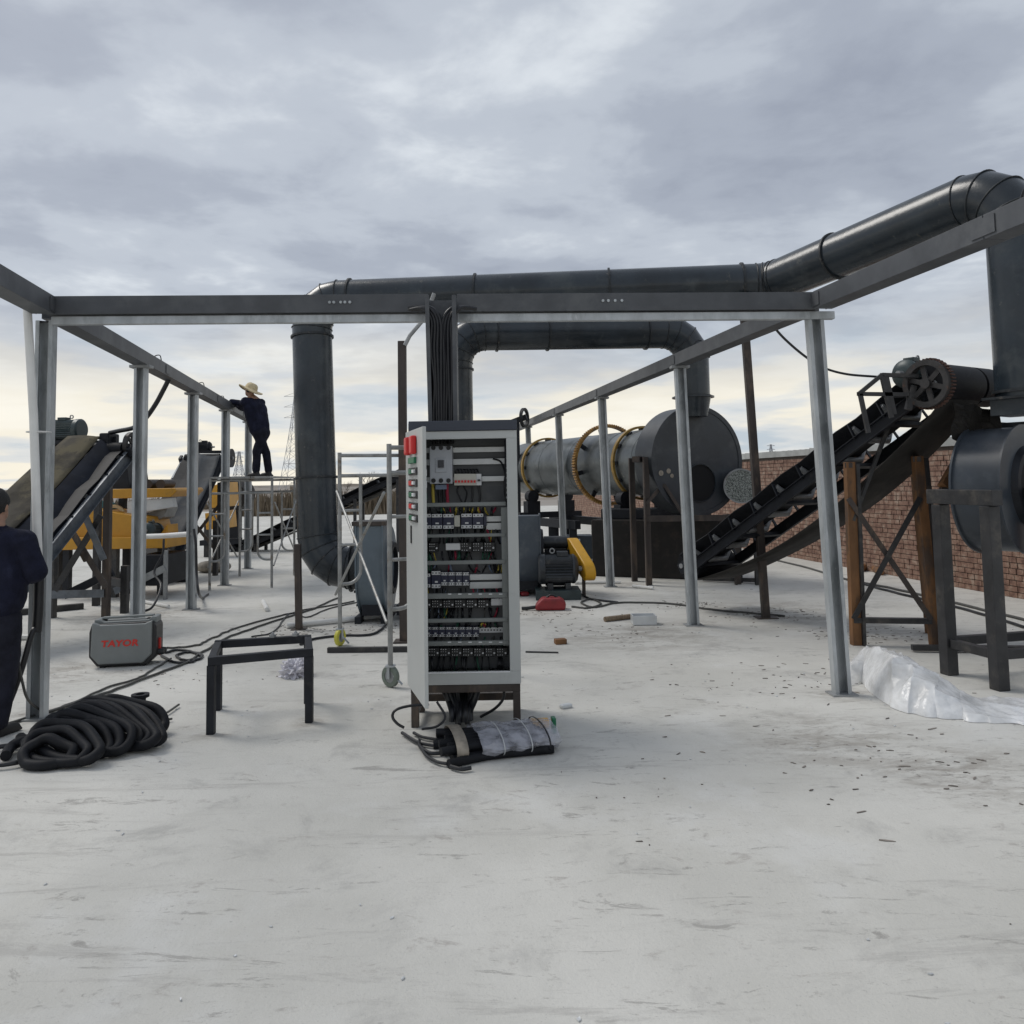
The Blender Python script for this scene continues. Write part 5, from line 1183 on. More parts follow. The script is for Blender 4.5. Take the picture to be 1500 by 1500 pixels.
SA, SB_, SC, SD = V(at(307, 863, 12.9).x, 12.9, 0), V(at(398, 858, 13.1).x, 13.1, 0), V(at(351, 843, 14.8).x, 14.8, 0), V(at(431, 841, 14.8).x, 14.8, 0)
scaffold('scaffold', 'low tube scaffold that the worker in the straw hat stands on', SA, SB_, SC, SD, 1.765)
MB_h = at(398, 686, 13.1)
ex = V(0.9, 0.36, 0)
Pp, Qp = V(at(572, 980, 6.65).x, 6.65, 0), V(at(498, 930, 8.35).x, 8.35, 0)
lgd = (Qp - Pp).normalized(); crs = V(lgd.y, -lgd.x, 0)
if crs.x < 0: crs = -crs
scaffold('scaffold', 'wheeled tube scaffold standing just left of and behind the control cabinet', Pp, Pp + crs * 0.95, Qp, Qp + crs * 0.95, 1.97, 0.17, False,
         [(Pp, 'caster_tyre', R(55)), (Pp + crs * 0.95, 'caster_tyre', R(60)), (Qp, 'caster_yellow', R(-20)), (Qp + crs * 0.95, 'caster_tyre', R(10))])
fl = gp(480, 956); fr = gp(598, 955)
tag(MB().bar(fl + V(0, 0, .025), fr + V(0.3, 0, .025), 0.05, 0.05).build('square_tube', 'dark_angle', None, bev=0.003), 'dark square steel tube lying on the concrete behind the near caster', 'tube')

# ================================================================== small welded stand
nl, nr = gp(309, 1075), gp(453, 1058); zt2 = at(309, 962, nl.y).z
sd = V((nr - nl).x, (nr - nl).y, 0); back = V(0, 0, 0)
ws = thing('welded_stand', nl + sd / 2 + back / 2, 'small black welded steel stand on four legs in the foreground', 'stand')
cs_ = [nl, nr, gp(451, 1030), gp(319, 1040)]
for q in cs_: MB().bar(V(q.x, q.y, 0), V(q.x, q.y, zt2 - 0.055), 0.05, 0.05, up=(0, 1, 0)).build('leg', 'machine_black', ws, bev=0.003)
for i in (0, 2):
    a, b = cs_[i], cs_[i + 1]; d = (b - a).normalized()
    MB().bar(V(a.x, a.y, zt2 - 0.0275) - d * 0.025, V(b.x, b.y, zt2 - 0.0275) + d * 0.025, 0.05, 0.055).build('top_bar', 'machine_black', ws, bev=0.003)
for i in (1, 3):
    a, b = cs_[i], cs_[(i + 1) % 4]; d = (b - a).normalized()
    MB().bar(V(a.x, a.y, zt2 - 0.029) + d * 0.027, V(b.x, b.y, zt2 - 0.029) - d * 0.027, 0.05, 0.05).build('top_bar', 'machine_black', ws, bev=0.003)
for f in (0.60, 0.86):
    q = cs_[3].lerp(cs_[2], f); MB().lathe(V(q.x, q.y, zt2 - 0.05), (0, 0, 1), [(0, 0), (0, 0.013), (0.075, 0.013), (0.09, 0.004), (0.09, 0)], 10).build('bolt', 'galvanised_dull', ws, True)
    MB().lathe(V(q.x, q.y, zt2), (0, 0, 1), [(0, 0), (0, 0.027), (0.02, 0.027), (0.02, 0)], 6).build('nut', 'galvanised_dull', ws)
bag = MB()
bm_ = bmesh.new(); bmesh.ops.create_icosphere(bm_, subdivisions=4, radius=0.1); bc = gp(432, 990)
for v in bm_.verts:
    d = v.co.normalized(); r_ = 0.075 + 0.05 * noise.noise(d * 4.3) + 0.03 * noise.noise(d * 11); v.co = V(d.x * r_ * 1.5, d.y * r_ * 1.5, max(0.0, d.z * r_ * 1.2 + 0.05)) + bc
bag.add([v.co.copy() for v in bm_.verts], [[l.index for l in f.verts] for f in bm_.faces]); bm_.free()
tag(bag.build('plastic_bag', 'bag_white'), 'crumpled pale plastic bag on the concrete beneath the small stand', 'bag')
bq = gp(316, 1034); bt = thing('water_bottle', bq, 'small blue and white bottle standing behind the near leg of the small stand', 'bottle')
MB().lathe(bq, (0, 0, 1), [(0, 0), (0, 0.03), (0.08, 0.032), (0.10, 0.03), (0.125, 0.012), (0.125, 0)], 18).build('body', 'bottle_blue', bt, True)
MB().lathe(bq + V(0, 0, 0.125), (0, 0, 1), [(0, 0.014), (0.018, 0.014), (0.018, 0)], 14).build('cap', 'white_plastic', bt, True)

# ================================================================== welding machine
wq = gp(178, 978); wz = thing('welding_machine', wq, 'grey and black portable welding machine with red lettering beside the left posts', 'welder')
ww_, wh_, wdp = 0.585, 0.445, 0.26
wrot = R(9)
def wl(x, y, z): return wq + Matrix.Rotation(wrot, 3, 'Z') @ V(x, y, z)
def wprism(prof, y0, y1, name, m_, bev=0.0, par=wz):
    k = len(prof); vs = [wl(x, y0, z) for x, z in prof] + [wl(x, y1, z) for x, z in prof]
    return MB().add(vs, [tuple(range(k)), tuple(range(2 * k - 1, k - 1, -1))] + [(i, (i + 1) % k, k + (i + 1) % k, k + i) for i in range(k)]).build(name, m_, par, bev=bev)
hw = ww_ / 2
wprism([(-hw, 0.10), (-hw + 0.07, 0.012), (hw - 0.08, 0.012), (hw, 0.09), (hw, wh_ - 0.09), (hw - 0.03, wh_ - 0.04), (-hw + 0.02, wh_ - 0.05), (-hw, wh_ - 0.12)], 0.02, wdp, 'case', 'black_plastic', 0.012)
wprism([(-hw + 0.02, 0.115), (-hw + 0.09, 0.035), (hw - 0.11, 0.035), (hw - 0.035, 0.11), (hw - 0.035, wh_ - 0.03), (hw - 0.10, wh_ - 0.055), (-hw + 0.10, wh_ - 0.055), (-hw + 0.03, wh_ - 0.03)], -0.004, 0.06, 'front_panel', 'welder_grey', 0.012)
wprism([(-hw + 0.03, wh_ - 0.075), (hw - 0.01, wh_ - 0.06), (hw - 0.01, wh_ - 0.005), (hw - 0.05, wh_), (hw - 0.08, wh_ - 0.03), (-hw + 0.11, wh_ - 0.035), (-hw + 0.07, wh_ - 0.012), (-hw + 0.03, wh_ - 0.012)], 0.06, wdp - 0.03, 'top_cover', 'welder_grey', 0.008)
MB().bar(wl(-hw + 0.08, 0.14, wh_ - 0.008), wl(hw - 0.05, 0.14, wh_ + 0.002), 0.05, 0.02).build('handle', 'welder_grey', wz, bev=0.006)
for x in (-hw + 0.10, hw - 0.09): MB().bar(wl(x, 0.14, wh_ - 0.05), wl(x, 0.14, wh_ - 0.02), 0.04, 0.03, up=(0, 1, 0)).build('handle_post', 'black_plastic', wz, bev=0.005)
for x in (-hw + 0.12, hw - 0.12):
    for y in (0.05, wdp - 0.05): MB().box(wl(x, y, 0.008), (0.05, 0.04, 0.018)).build('rubber_foot', 'rubber', wz)
MB().box(wl(hw + 0.008, 0.12, wh_ * 0.35), (0.016, 0.03, 0.16), wrot).build('side_label', 'logo_red', wz)
for y, z in ((0.10, 0.11), (0.18, 0.11)):
    MB().lathe(wl(hw, y, z), Matrix.Rotation(wrot, 3, 'Z') @ V(1, 0, 0), [(0, 0.03), (0.05, 0.026), (0.05, 0)], 16).build('socket', 'black_plastic', wz, True)
tcu = bpy.data.curves.new('lettering', 'FONT'); tcu.body = 'TAYOR'; tcu.size = 0.078; tcu.align_x = 'CENTER'; tcu.extrude = 0.0015; tcu.offset = 0.0032; tcu.shear = 0.12; tcu.space_character = 1.08
to = bpy.data.objects.new('lettering_src', tcu); COL.objects.link(to); bpy.context.view_layer.update()
tme = bpy.data.meshes.new_from_object(to.evaluated_get(bpy.context.evaluated_depsgraph_get())); bpy.data.objects.remove(to)
tme.materials.clear(); tme.materials.append(M['logo_red'])
lo = bpy.data.objects.new('lettering', tme); COL.objects.link(lo); lo.parent = wz
lo.location = wl(-0.02, -0.0065, wh_ * 0.44) - wq; lo.rotation_euler = (R(90), 0, wrot); lo.scale = (1.18, 1, 1)

# ================================================================== coiled hose in the foreground
ch = thing('hose_coil', gp(140, 1085), 'big coil of thick black hose lying on the concrete at lower left', 'hose')
rnd = random.Random(21); cr_ = 0.034
RE_ = gp(236, 1080); LE_ = gp(66, 1096); hd = (RE_ - LE_).normalized(); hs = V(-hd.y, hd.x, 0)
LL = (RE_ - LE_).length
TLs = [(40, 1096), (48, 1080), (57, 1068), (70, 1058), (80, 1053), (92, 1046), (102, 1041), (112, 1036), (124, 1032), (138, 1030), (150, 1031)]
BRs = [(100, 1112), (120, 1110), (141, 1106), (158, 1099), (173, 1095), (186, 1092), (200, 1090), (212, 1088), (224, 1086), (236, 1084), (241, 1064)]
for k, (tl_, br_) in enumerate(zip(TLs, BRs)):
    f = k / 10; TL = gp(*tl_, z=0.10 + 0.10 * math.sin(math.pi * min(1, f * 1.2) * 0.6)); BR = gp(*br_, z=0.045 + 0.012 * (k % 3))
    cen = (TL + BR) / 2; a_ = (BR - TL).length / 2; e1 = (BR - TL).normalized(); e2 = V(0.35, 0.75, 0.55); e2 = (e2 - e1 * e2.dot(e1)).normalized(); b_ = 0.10 + rnd.uniform(-.012, .02); pts = []
    for i in range(45):
        t_ = 2 * math.pi * (i / 44) * 1.03 + 2.2
        p = cen + e1 * a_ * math.cos(t_) + e2 * b_ * (abs(math.sin(t_)) ** 0.8) * (1 if math.sin(t_) > 0 else -1) + V(0.008 * math.sin(3 * t_ + k), 0.01 * math.cos(2 * t_ + k), 0.008 * math.sin(4 * t_ + k))
        p.z = max(p.z, cr_ + 0.004 * (k % 3)); pts.append(p)
    MB().tube(pts, cr_ - 0.003 - 0.003 * (k % 2), 12).build('hose_loop', 'rubber', ch, True)
MB().tube(smooth_path([gp(30, 1092) + V(0, 0, .05), gp(44, 1112) + V(0, 0, .07), gp(60, 1112) + V(0, 0, .06), gp(64, 1092) + V(0, 0, .06), gp(90, 1086) + V(0, 0, .05)]), 0.032, 12).build('hose_loop', 'rubber', ch, True)
MB().tube(smooth_path([gp(8, 1116) + V(0, 0, .035), gp(16, 1105) + V(0, 0, .045), gp(34, 1101) + V(0, 0, .07), gp(60, 1100) + V(0, 0, .08)]), 0.032, 12).build('hose_end', 'rubber', ch, True)
for pts in (((-30, 1106), (0, 1101), (30, 1098), (60, 1100)), ((-30, 1130), (10, 1127), (40, 1120), (58, 1108), (55, 1098), (40, 1096))):
    MB().tube(smooth_path([gp(*p) + V(0, 0, .03) for p in pts]), 0.015, 8).build('thin_hose', 'cable_black', ch, True)
for pts in (((205, 1052), (222, 1044), (238, 1046), (230, 1052), (215, 1050)), ((215, 1054), (240, 1050), (262, 1036)), ((228, 1066), (240, 1060), (252, 1057)), ((222, 1064), (236, 1078), (240, 1086), (225, 1087))):
    MB().tube(smooth_path([gp(*p) + V(0, 0, .02) for p in pts]), 0.008, 8).build('loose_wire', 'cable_grey', ch, True)
fq = gp(198, 1048); fit = thing('flanged_fitting', fq, 'black pipe fitting with a round flange beside the hose coil', 'fitting')
MB().tube(smooth_path([gp(178, 1054) + V(0, 0, .05), gp(190, 1050) + V(0, 0, .05), fq + V(0.02, 0, .07), fq + V(0.035, 0, .13)]), 0.042, 16).build('elbow', 'rubber', fit, True)
MB().lathe(fq + V(0.035, 0, .13), (0, 0, 1), [(0, 0), (0, 0.062), (0.022, 0.062), (0.022, 0.03), (0.008, 0.03), (0.008, 0)], 28).build('flange', 'rubber', fit, True)
# ================================================================== people
def capsule(mb, a, b, r0, r1, n=16):
    a, b = Vector(a), Vector(b); ax = (b - a).normalized(); ln = (b - a).length; prof = []
    for i in range(5): t_ = math.pi / 2 * i / 4; prof.append((-r0 * math.cos(t_), r0 * math.sin(t_)))
    for i in range(5): t_ = math.pi / 2 * i / 4; prof.append((ln + r1 * math.sin(t_), r1 * math.cos(t_)))
    mb.lathe(a, ax, prof, n)
def ell(mb, c, rx, ry, rz, rot=None):
    bm = bmesh.new(); bmesh.ops.create_icosphere(bm, subdivisions=3, radius=1.0); Mx = rot or Matrix.Identity(3)
    mb.add([Vector(c) + Mx @ V(v.co.x * rx, v.co.y * ry, v.co.z * rz) for v in bm.verts], [[l.index for l in f.verts] for f in bm.faces]); bm.free()
def blend(mb, name, mt, par, voxel=0.014, smooth_it=6, folds=0.0, fscale=9.0, label=None):
    """fuse overlapping volumes into one continuous skin"""
    o = mb.build(name + '_src', mt, par)
    md = o.modifiers.new('r', 'REMESH'); md.mode = 'VOXEL'; md.voxel_size = voxel
    ms = o.modifiers.new('s', 'SMOOTH'); ms.factor = 0.5; ms.iterations = smooth_it
    bpy.context.view_layer.update()
    me = bpy.data.meshes.new_from_object(o.evaluated_get(bpy.context.evaluated_depsgraph_get()))
    for v in me.vertices:
        if folds > 0:
            q = V(v.co.x * fscale, v.co.y * fscale, v.co.z * fscale * 0.55)
            v.co += v.normal * folds * (noise.noise(q) + 0.5 * abs(noise.noise(q * 2.1)) - 0.15)
    me.materials.clear(); me.materials.append(M[mt])
    for p in me.polygons: p.use_smooth = True
    bpy.data.objects.remove(o)
    r_ = bpy.data.objects.new(name, me); COL.objects.link(r_); r_.parent = par
    if label: r_['label'] = label
    return r_
def finger_hand(mb, wrist, d, side_, up, sc_=1.0):
    """palm, four unequal bent fingers and a thumb from the side of the palm"""
    d, side_, up = d.normalized(), side_.normalized(), up.normalized()
    pc = wrist + d * 0.05 * sc_
    for i in range(4): capsule(mb, wrist + side_ * (i - 1.5) * 0.012 * sc_, wrist + d * 0.085 * sc_ + side_ * (i - 1.5) * 0.019 * sc_, 0.017 * sc_, 0.014 * sc_, 8)
    for i, l in enumerate((0.066, 0.078, 0.073, 0.056)):
        k0 = wrist + d * 0.088 * sc_ + side_ * (i - 1.5) * 0.020 * sc_; k1 = k0 + (d * 0.8 - up * 0.5).normalized() * l * 0.55 * sc_; k2 = k1 + (d * 0.25 - up * 0.95).normalized() * l * 0.5 * sc_
        capsule(mb, k0, k1, 0.0095 * sc_, 0.0085 * sc_, 8); capsule(mb, k1, k2, 0.0085 * sc_, 0.007 * sc_, 8)
    t0 = wrist + d * 0.025 * sc_ - side_ * 0.028 * sc_; t1 = t0 + (d * 0.7 - side_ * 0.75).normalized() * 0.042 * sc_; t2 = t1 + (d * 0.9 - side_ * 0.1 - up * 0.4).normalized() * 0.032 * sc_
    capsule(mb, t0, t1, 0.014 * sc_, 0.011 * sc_, 8); capsule(mb, t1, t2, 0.011 * sc_, 0.008 * sc_, 8)
def head_parts(mb, c, fwd, s_=1.0):
    fwd = fwd.normalized(); sd_ = fwd.cross(V(0, 0, 1)).normalized(); rot = Matrix((sd_, fwd, V(0, 0, 1))).transposed()
    ell(mb, c + V(0, 0, 0.015) * s_ - fwd * 0.01 * s_, 0.076 * s_, 0.095 * s_, 0.105 * s_, rot)
    ell(mb, c + fwd * 0.03 * s_ - V(0, 0, 0.055) * s_, 0.056 * s_, 0.06 * s_, 0.065 * s_, rot)         # jaw
    ell(mb, c + fwd * 0.096 * s_ - V(0, 0, 0.018) * s_, 0.014 * s_, 0.02 * s_, 0.024 * s_, rot)         # nose
    ell(mb, c + fwd * 0.086 * s_ - V(0, 0, 0.058) * s_, 0.024 * s_, 0.012 * s_, 0.009 * s_, rot)        # mouth
    for e in (-1, 1):
        ell(mb, c + sd_ * e * 0.077 * s_ - V(0, 0, 0.008) * s_, 0.012 * s_, 0.02 * s_, 0.031 * s_, rot) # ears
        ell(mb, c + sd_ * e * 0.03 * s_ + fwd * 0.078 * s_ + V(0, 0, 0.012) * s_, 0.016 * s_, 0.014 * s_, 0.009 * s_, rot)  # brow and lid
    return sd_
def hair_cap(c, fwd, par, s_=1.0):
    fwd = fwd.normalized(); sd_ = fwd.cross(V(0, 0, 1)).normalized(); rot = Matrix((sd_, fwd, V(0, 0, 1))).transposed(); mb = MB(); bm = bmesh.new()
    bmesh.ops.create_icosphere(bm, subdivisions=4, radius=1.0); keep = {}
    for v in bm.verts:
        d = v.co.normalized(); front = d.y
        low = -0.62 if front < 0.15 else -0.62 + (front - 0.15) * 1.35
        if abs(d.x) > 0.6 and front > 0.12: low = max(low, -0.2)
        keep[v.index] = d.z > low
    vs = [c + V(0, 0, 0.015) * s_ - fwd * 0.012 * s_ + rot @ V(v.co.x * 0.085 * s_, v.co.y * 0.104 * s_, v.co.z * 0.113 * s_) * (1 + 0.03 * noise.noise(v.co * 6)) for v in bm.verts]
    fs = [[l.index for l in f.verts] for f in bm.faces if all(keep[l.index] for l in f.verts)]
    bm.free(); mb.add(vs, fs); return mb.build('hair', 'hair_black', par, True)
def shoe(p, fwd, par, s_=1.0):
    mb = MB(); fwd = fwd.normalized(); sd_ = fwd.cross(V(0, 0, 1)).normalized(); rot = Matrix((sd_, fwd, V(0, 0, 1))).transposed()
    ell(mb, p + fwd * 0.05 * s_ + V(0, 0, 0.035), 0.047 * s_, 0.13 * s_, 0.036 * s_, rot); ell(mb, p + V(0, 0, 0.06), 0.045 * s_, 0.058 * s_, 0.062 * s_, rot)
    mb.box(p + fwd * 0.045 * s_ + V(0, 0, 0.012), (0.08 * s_, 0.25 * s_, 0.022), rot=rot)
    return blend(mb, 'shoe', 'shoe_black', par, 0.01, 4)

# ---- worker at the left edge: back to the camera, hands working in front of him
DM_ = 5.25
pf = lambda px, py, D=DM_: at(px, py, D)
gfoot = gp(2, 1080); base = V(pf(-8, 1000).x, gfoot.y + 0.02, 0)
fw1 = V(0.10, 1.0, 0).normalized()
pm = thing('person', base, 'person in dark navy jacket and trousers seen from behind at the left edge', 'person')
D_ = base.y; jx = lambda px, py, dy=0.0: at(px, py, D_ + dy)
hd_c = jx(-6, 741, 0.03); nk = jx(-6, 772); chest = jx(-8, 812, .01); waist = jx(-10, 872); hip = jx(-10, 905, .01)
shR, shL = jx(36, 790), jx(-52, 790); elR, elL = jx(53, 836, 0.0), jx(-74, 850, .05); wrR, wrL = jx(30, 846, .26), jx(-45, 850, .28)
hpR, hpL = jx(8, 918), jx(-28, 918); knR, knL = jx(8, 990, .03), jx(-34, 990, .02)
anR, anL = V(gp(0, 1078).x, D_ - 0.02, 0.07), V(gp(-42, 1074).x, D_ + 0.06, 0.07)
body = MB(); head_parts(body, hd_c, fw1); capsule(body, nk - V(0, 0, .04), hd_c - V(0, 0, .05), .058, .056); capsule(body, chest, nk, .11, .06); capsule(body, waist, chest, .12, .13)
capsule(body, nk - V(0, 0, .07), shR, .055, .055); capsule(body, nk - V(0, 0, .07), shL, .055, .055)
for s_, e_, w_ in ((shR, elR, wrR), (shL, elL, wrL)): capsule(body, s_, e_, .05, .042); capsule(body, e_, w_, .042, .028)
finger_hand(body, wrR, V(-0.35, 1, 0.05), V(0.1, 0.1, 1), V(-1, 0, 0)); finger_hand(body, wrL, V(0.35, 1, 0.05), V(-0.1, 0.1, 1), V(1, 0, 0))
capsule(body, hip, waist, .13, .12)
for h_, k_, a_ in ((hpR, knR, anR), (hpL, knL, anL)): capsule(body, h_, k_, .075, .052); capsule(body, k_, a_, .052, .035)
blend(body, 'body', 'skin', pm, 0.011, 4)
hair_cap(hd_c, fw1, pm)
jk = MB(); capsule(jk, chest - V(0.04, 0, 0), nk - V(0, 0, .075), .165, .10, 20); capsule(jk, chest + V(0.04, 0, 0), nk - V(0, 0, .075), .165, .10, 20)
for o_ in (-0.06, 0.06): capsule(jk, waist + V(o_, 0, -.03), chest + V(o_, 0, .04), .145, .155, 20)
capsule(jk, nk - V(0, 0, .095), shR - V(0, 0, .02), .085, .088); capsule(jk, nk - V(0, 0, .095), shL - V(0, 0, .02), .085, .088)
capsule(jk, nk - V(0, 0, .05), nk - V(0, 0, .02), .078, .068)
for s_, e_, w_ in ((shR, elR, wrR), (shL, elL, wrL)): capsule(jk, s_ - V(0, 0, .02), e_, .088, .075); capsule(jk, e_, w_.lerp(e_, 0.06), .075, .055)
for i in range(14):
    a = 2 * math.pi * i / 14; capsule(jk, waist + V(.155 * math.cos(a), .105 * math.sin(a), -.055), waist + V(.15 * math.cos(a), .10 * math.sin(a), .08), .042, .05, 8)
blend(jk, 'jacket', 'cloth_navy', pm, 0.012, 4, 0.022, 8.0)
MB().lathe(nk - V(0, 0, .045), (0, 0.05, 1), [(0, .088), (.045, .074), (.05, .070), (.045, .066), (0, .07)], 28, True).build('collar', 'cloth_navy', pm, True)
MB().lathe(waist - V(0, 0, .10), (0, 0, 1), [(0, .16), (0.0, .168), (.035, .172), (.035, .15)], 40, True).build('jacket_hem', 'cloth_navy', pm, True)
tr_ = MB(); capsule(tr_, hip - V(0.06, 0, 0.02), hip + V(0.06, 0, -0.02), .125, .125); capsule(tr_, hip, waist - V(0, 0, .06), .14, .13)
for h_, k_, a_ in ((hpR, knR, anR), (hpL, knL, anL)): capsule(tr_, h_, k_, .102, .080); capsule(tr_, k_, V(a_.x, a_.y, .10), .080, .068)
blend(tr_, 'trousers', 'cloth_trouser', pm, 0.013, 5, 0.014, 9.0)
shoe(V(anR.x, anR.y, 0), V(0.25, 1, 0), pm); shoe(V(anL.x, anL.y, 0), V(-0.2, 1, 0), pm)

# ---- worker on the scaffold: straw hat, leaning on the tray
DW = 13.75; zp = 1.765 + 0.028
pw = thing('person', V(at(382, 695, DW).x, DW, zp), 'person in navy workwear and straw hat standing on the low scaffold', 'person')
jw = lambda px, py, dy=0.0: at(px, py, DW + dy)
fw2 = V(-0.85, 0.5, 0).normalized(); sd2 = fw2.cross(V(0, 0, 1)).normalized()
hd_c = jw(366, 571); nk = jw(371, 582); chest = jw(374, 599); waist = jw(380, 622); hip = jw(382, 633)
shA, shB = nk + sd2 * 0.17 - V(0, 0, .08), nk - sd2 * 0.17 - V(0, 0, .08)
beamz = ZT + 0.02
hA2 = jw(338, 588, -0.05); hB2 = jw(346, 592, 0.25)
elA, elB = (shA + hA2) / 2 + V(0.02, -0.04, -0.05), (shB + hB2) / 2 + V(0.02, 0.04, -0.08)
anA, anB = V(jw(377, 690).x, DW - 0.05, zp + 0.07), V(jw(391, 690).x, DW + 0.09, zp + 0.07)
knA, knB = jw(376, 662, -.04), jw(389, 661, .08); hpA, hpB = hip + sd2 * .09, hip - sd2 * .09
body = MB(); head_parts(body, hd_c, fw2); capsule(body, nk - V(0, 0, .05), hd_c - V(0, 0, .05), .056, .054); capsule(body, waist, chest, .07, .07); capsule(body, chest, nk - V(0, 0, .03), .06, .05); capsule(body, hip, waist, .09, .07)
capsule(body, nk, shA, .05, .05); capsule(body, nk, shB, .05, .05)
for s_, e_, w_ in ((shA, elA, hA2), (shB, elB, hB2)): capsule(body, s_, e_, .048, .04); capsule(body, e_, w_, .04, .027); finger_hand(body, w_, V(-1, 0.2, -0.1), V(0.2, 1, 0), V(0, 0, 1))
for h_, k_, a_ in ((hpA, knA, anA), (hpB, knB, anB)): capsule(body, h_, k_, .072, .05); capsule(body, k_, a_, .05, .034)
blend(body, 'body', 'skin', pw, 0.012, 4)
hair_cap(hd_c, fw2, pw)
jk = MB()
for o_ in (-0.07, 0.0, 0.07): capsule(jk, waist + sd2 * o_ - V(0, 0, .08), chest + sd2 * o_ * 1.3, .125, .13); capsule(jk, chest + sd2 * o_ * 1.3, nk + sd2 * o_ - V(0, 0, .08), .13, .085)
for s_, e_, w_ in ((shA, elA, hA2), (shB, elB, hB2)): capsule(jk, s_, e_, .078, .068); capsule(jk, e_, w_.lerp(e_, .08), .068, .05)
blend(jk, 'jacket', 'cloth_navy', pw, 0.014, 5, 0.014, 9.0)
tr_ = MB(); capsule(tr_, hip - sd2 * .05, hip + sd2 * .05, .12, .12); capsule(tr_, hip, waist - V(0, 0, .05), .125, .115)
for h_, k_, a_ in ((hpA, knA, anA), (hpB, knB, anB)): capsule(tr_, h_, k_, .095, .075); capsule(tr_, k_, V(a_.x, a_.y, zp + .11), .075, .065)
blend(tr_, 'trousers', 'cloth_trouser', pw, 0.014, 5, 0.012, 9.0)
shoe(V(anA.x, anA.y, zp), V(-0.9, 0.3, 0), pw); shoe(V(anB.x, anB.y, zp), V(-0.9, 0.4, 0), pw)
hup = V(0.38, 0.05, 0.92).normalized(); hatc = hd_c + V(0.01, 0, -0.01)
prof = [(-0.01, 0.205), (0.004, 0.21), (0.008, 0.20), (0.022, 0.13), (0.028, 0.106), (0.06, 0.102), (0.10, 0.09), (0.125, 0.06), (0.132, 0.0)]
hmb = MB().lathe(hatc, hup, prof, 36); 
hs1, hs2 = perp(hup)
for v in hmb.v:
    d = v - hatc; rad = (d - hup * d.dot(hup)).length
    if rad > 0.12: a = math.atan2(d.dot(hs1), d.dot(hs2)); v += hup * (0.022 * math.sin(2 * a + 0.6) * (rad - 0.12) / 0.09)
hmb.build('straw_hat', 'straw', pw, True, solid=0.006)
# ================================================================== things lying about
# crumpled plastic sheeting at the right
outl = [(1238, 1008), (1262, 1000), (1300, 1035), (1330, 1046), (1372, 1052), (1410, 1056), (1450, 1060), (1500, 1063), (1580, 1066)]
outb = [(1244, 955), (1262, 945), (1300, 946), (1330, 960), (1372, 985), (1412, 1002), (1450, 1010), (1500, 1018), (1580, 1022)]
hgt = [0.10, 0.26, 0.33, 0.31, 0.22, 0.10, 0.06, 0.05, 0.04]
fr_ = [gp(*p) for p in outl]; NS = 120; NT = 50
def lerp_list(lst, f):
    x = f * (len(lst) - 1); i = min(int(x), len(lst) - 2); g_ = x - i; g_ = g_ * g_ * (3 - 2 * g_); return lst[i] * (1 - g_) + lst[i + 1] * g_
bk_ = [gp(*p, z=0.0) for p in outb]
# the back outline is seen over the top of the mound, so its footprint is nearer than the ground there
bk_ = [V(f.x + (b.x - f.x) * 0.55, f.y + min(b.y - f.y, 0.62), 0) for f, b in zip(fr_, bk_)]
rows = []
for i in range(NS):
    f = i / (NS - 1); a, b = lerp_list(fr_, f), lerp_list(bk_, f); h = lerp_list(hgt, f); r_ = []
    for j in range(NT):
        g_ = j / (NT - 1); p = a.lerp(b, g_)
        mnd = (math.sin(math.pi * min(1, g_ * 1.02)) ** 0.7) if 0 < g_ < 1 else 0
        q = V(p.x * 3.2, p.y * 3.2, 0.3); fold = (1 - abs(noise.noise(q * 0.9))) ** 4 * 0.55 + (1 - abs(noise.noise(q * 2.2))) ** 4 * 0.3 + (1 - abs(noise.noise(q * 4.5))) ** 4 * 0.10 - 0.3
        z = 0.004 + h * mnd * (0.85 + 0.35 * noise.noise(q * 0.6)) + (0.075 * fold) * min(1, mnd * 3) * (0.6 + h * 1.5)
        edge = 0.05 * noise.noise(V(f * 14, g_ * 3, 2)); r_.append(V(p.x + edge, p.y + edge * 0.7, max(0.004, z)))
    rows.append(r_)
tag(MB().grid(rows).build('plastic_sheet', 'film', None, True), 'heap of crumpled clear plastic sheeting at the foot of the right corner post', 'sheeting')

def litter_box(name, label, cat, px, py, size, rz, m_, bev=0.01, group=None):
    q = gp(px, py); o = MB().box(q + V(0, 0, size[2] / 2), size, rz).build(name, m_, None, bev=bev); return tag(o, label, cat, group)
rc_ = gp(806, 893); rb = thing('red_tool_case', rc_, 'dark red tool case lying on the concrete before the middle blower', 'case')
prof = [(-0.19, 0.0), (0.19, 0.0), (0.20, 0.10), (0.13, 0.155), (-0.10, 0.155), (-0.19, 0.06)]
vs = [rc_ + V(x, -0.10, z) for x, z in prof] + [rc_ + V(x, 0.12, z) for x, z in prof]; k = len(prof)
MB().add(vs, [tuple(range(k)), tuple(range(2 * k - 1, k - 1, -1))] + [(i, (i + 1) % k, k + (i + 1) % k, k + i) for i in range(k)]).build('body', 'red_case', rb, bev=0.03)
MB().tube(smooth_path([rc_ + V(-0.17, -0.02, .04), rc_ + V(-0.28, -0.04, .03), rc_ + V(-0.36, -0.02, .025)]), 0.022, 8).build('nozzle', 'black_plastic', rb, True)
MB().tube(smooth_path([rc_ + V(-0.05, 0, .15), rc_ + V(0.02, 0, .185), rc_ + V(0.1, 0, .15)]), 0.012, 8).build('handle', 'black_plastic', rb, True)
o = litter_box('red_plastic_scrap', 'small red plastic scrap on the ground beside the right cabinet corner', 'scrap', 768, 873, (0.13, 0.12, 0.06), 0.3, 'red_case', 0.03)
litter_box('brick', 'single loose brown brick on the concrete right of the cabinet', 'brick', 821, 943, (0.115, 0.09, 0.05), 0.2, 'rust', 0.006)
wbx = thing('white_box', gp(943, 914), 'small open white box lying in front of the dryer', 'box')
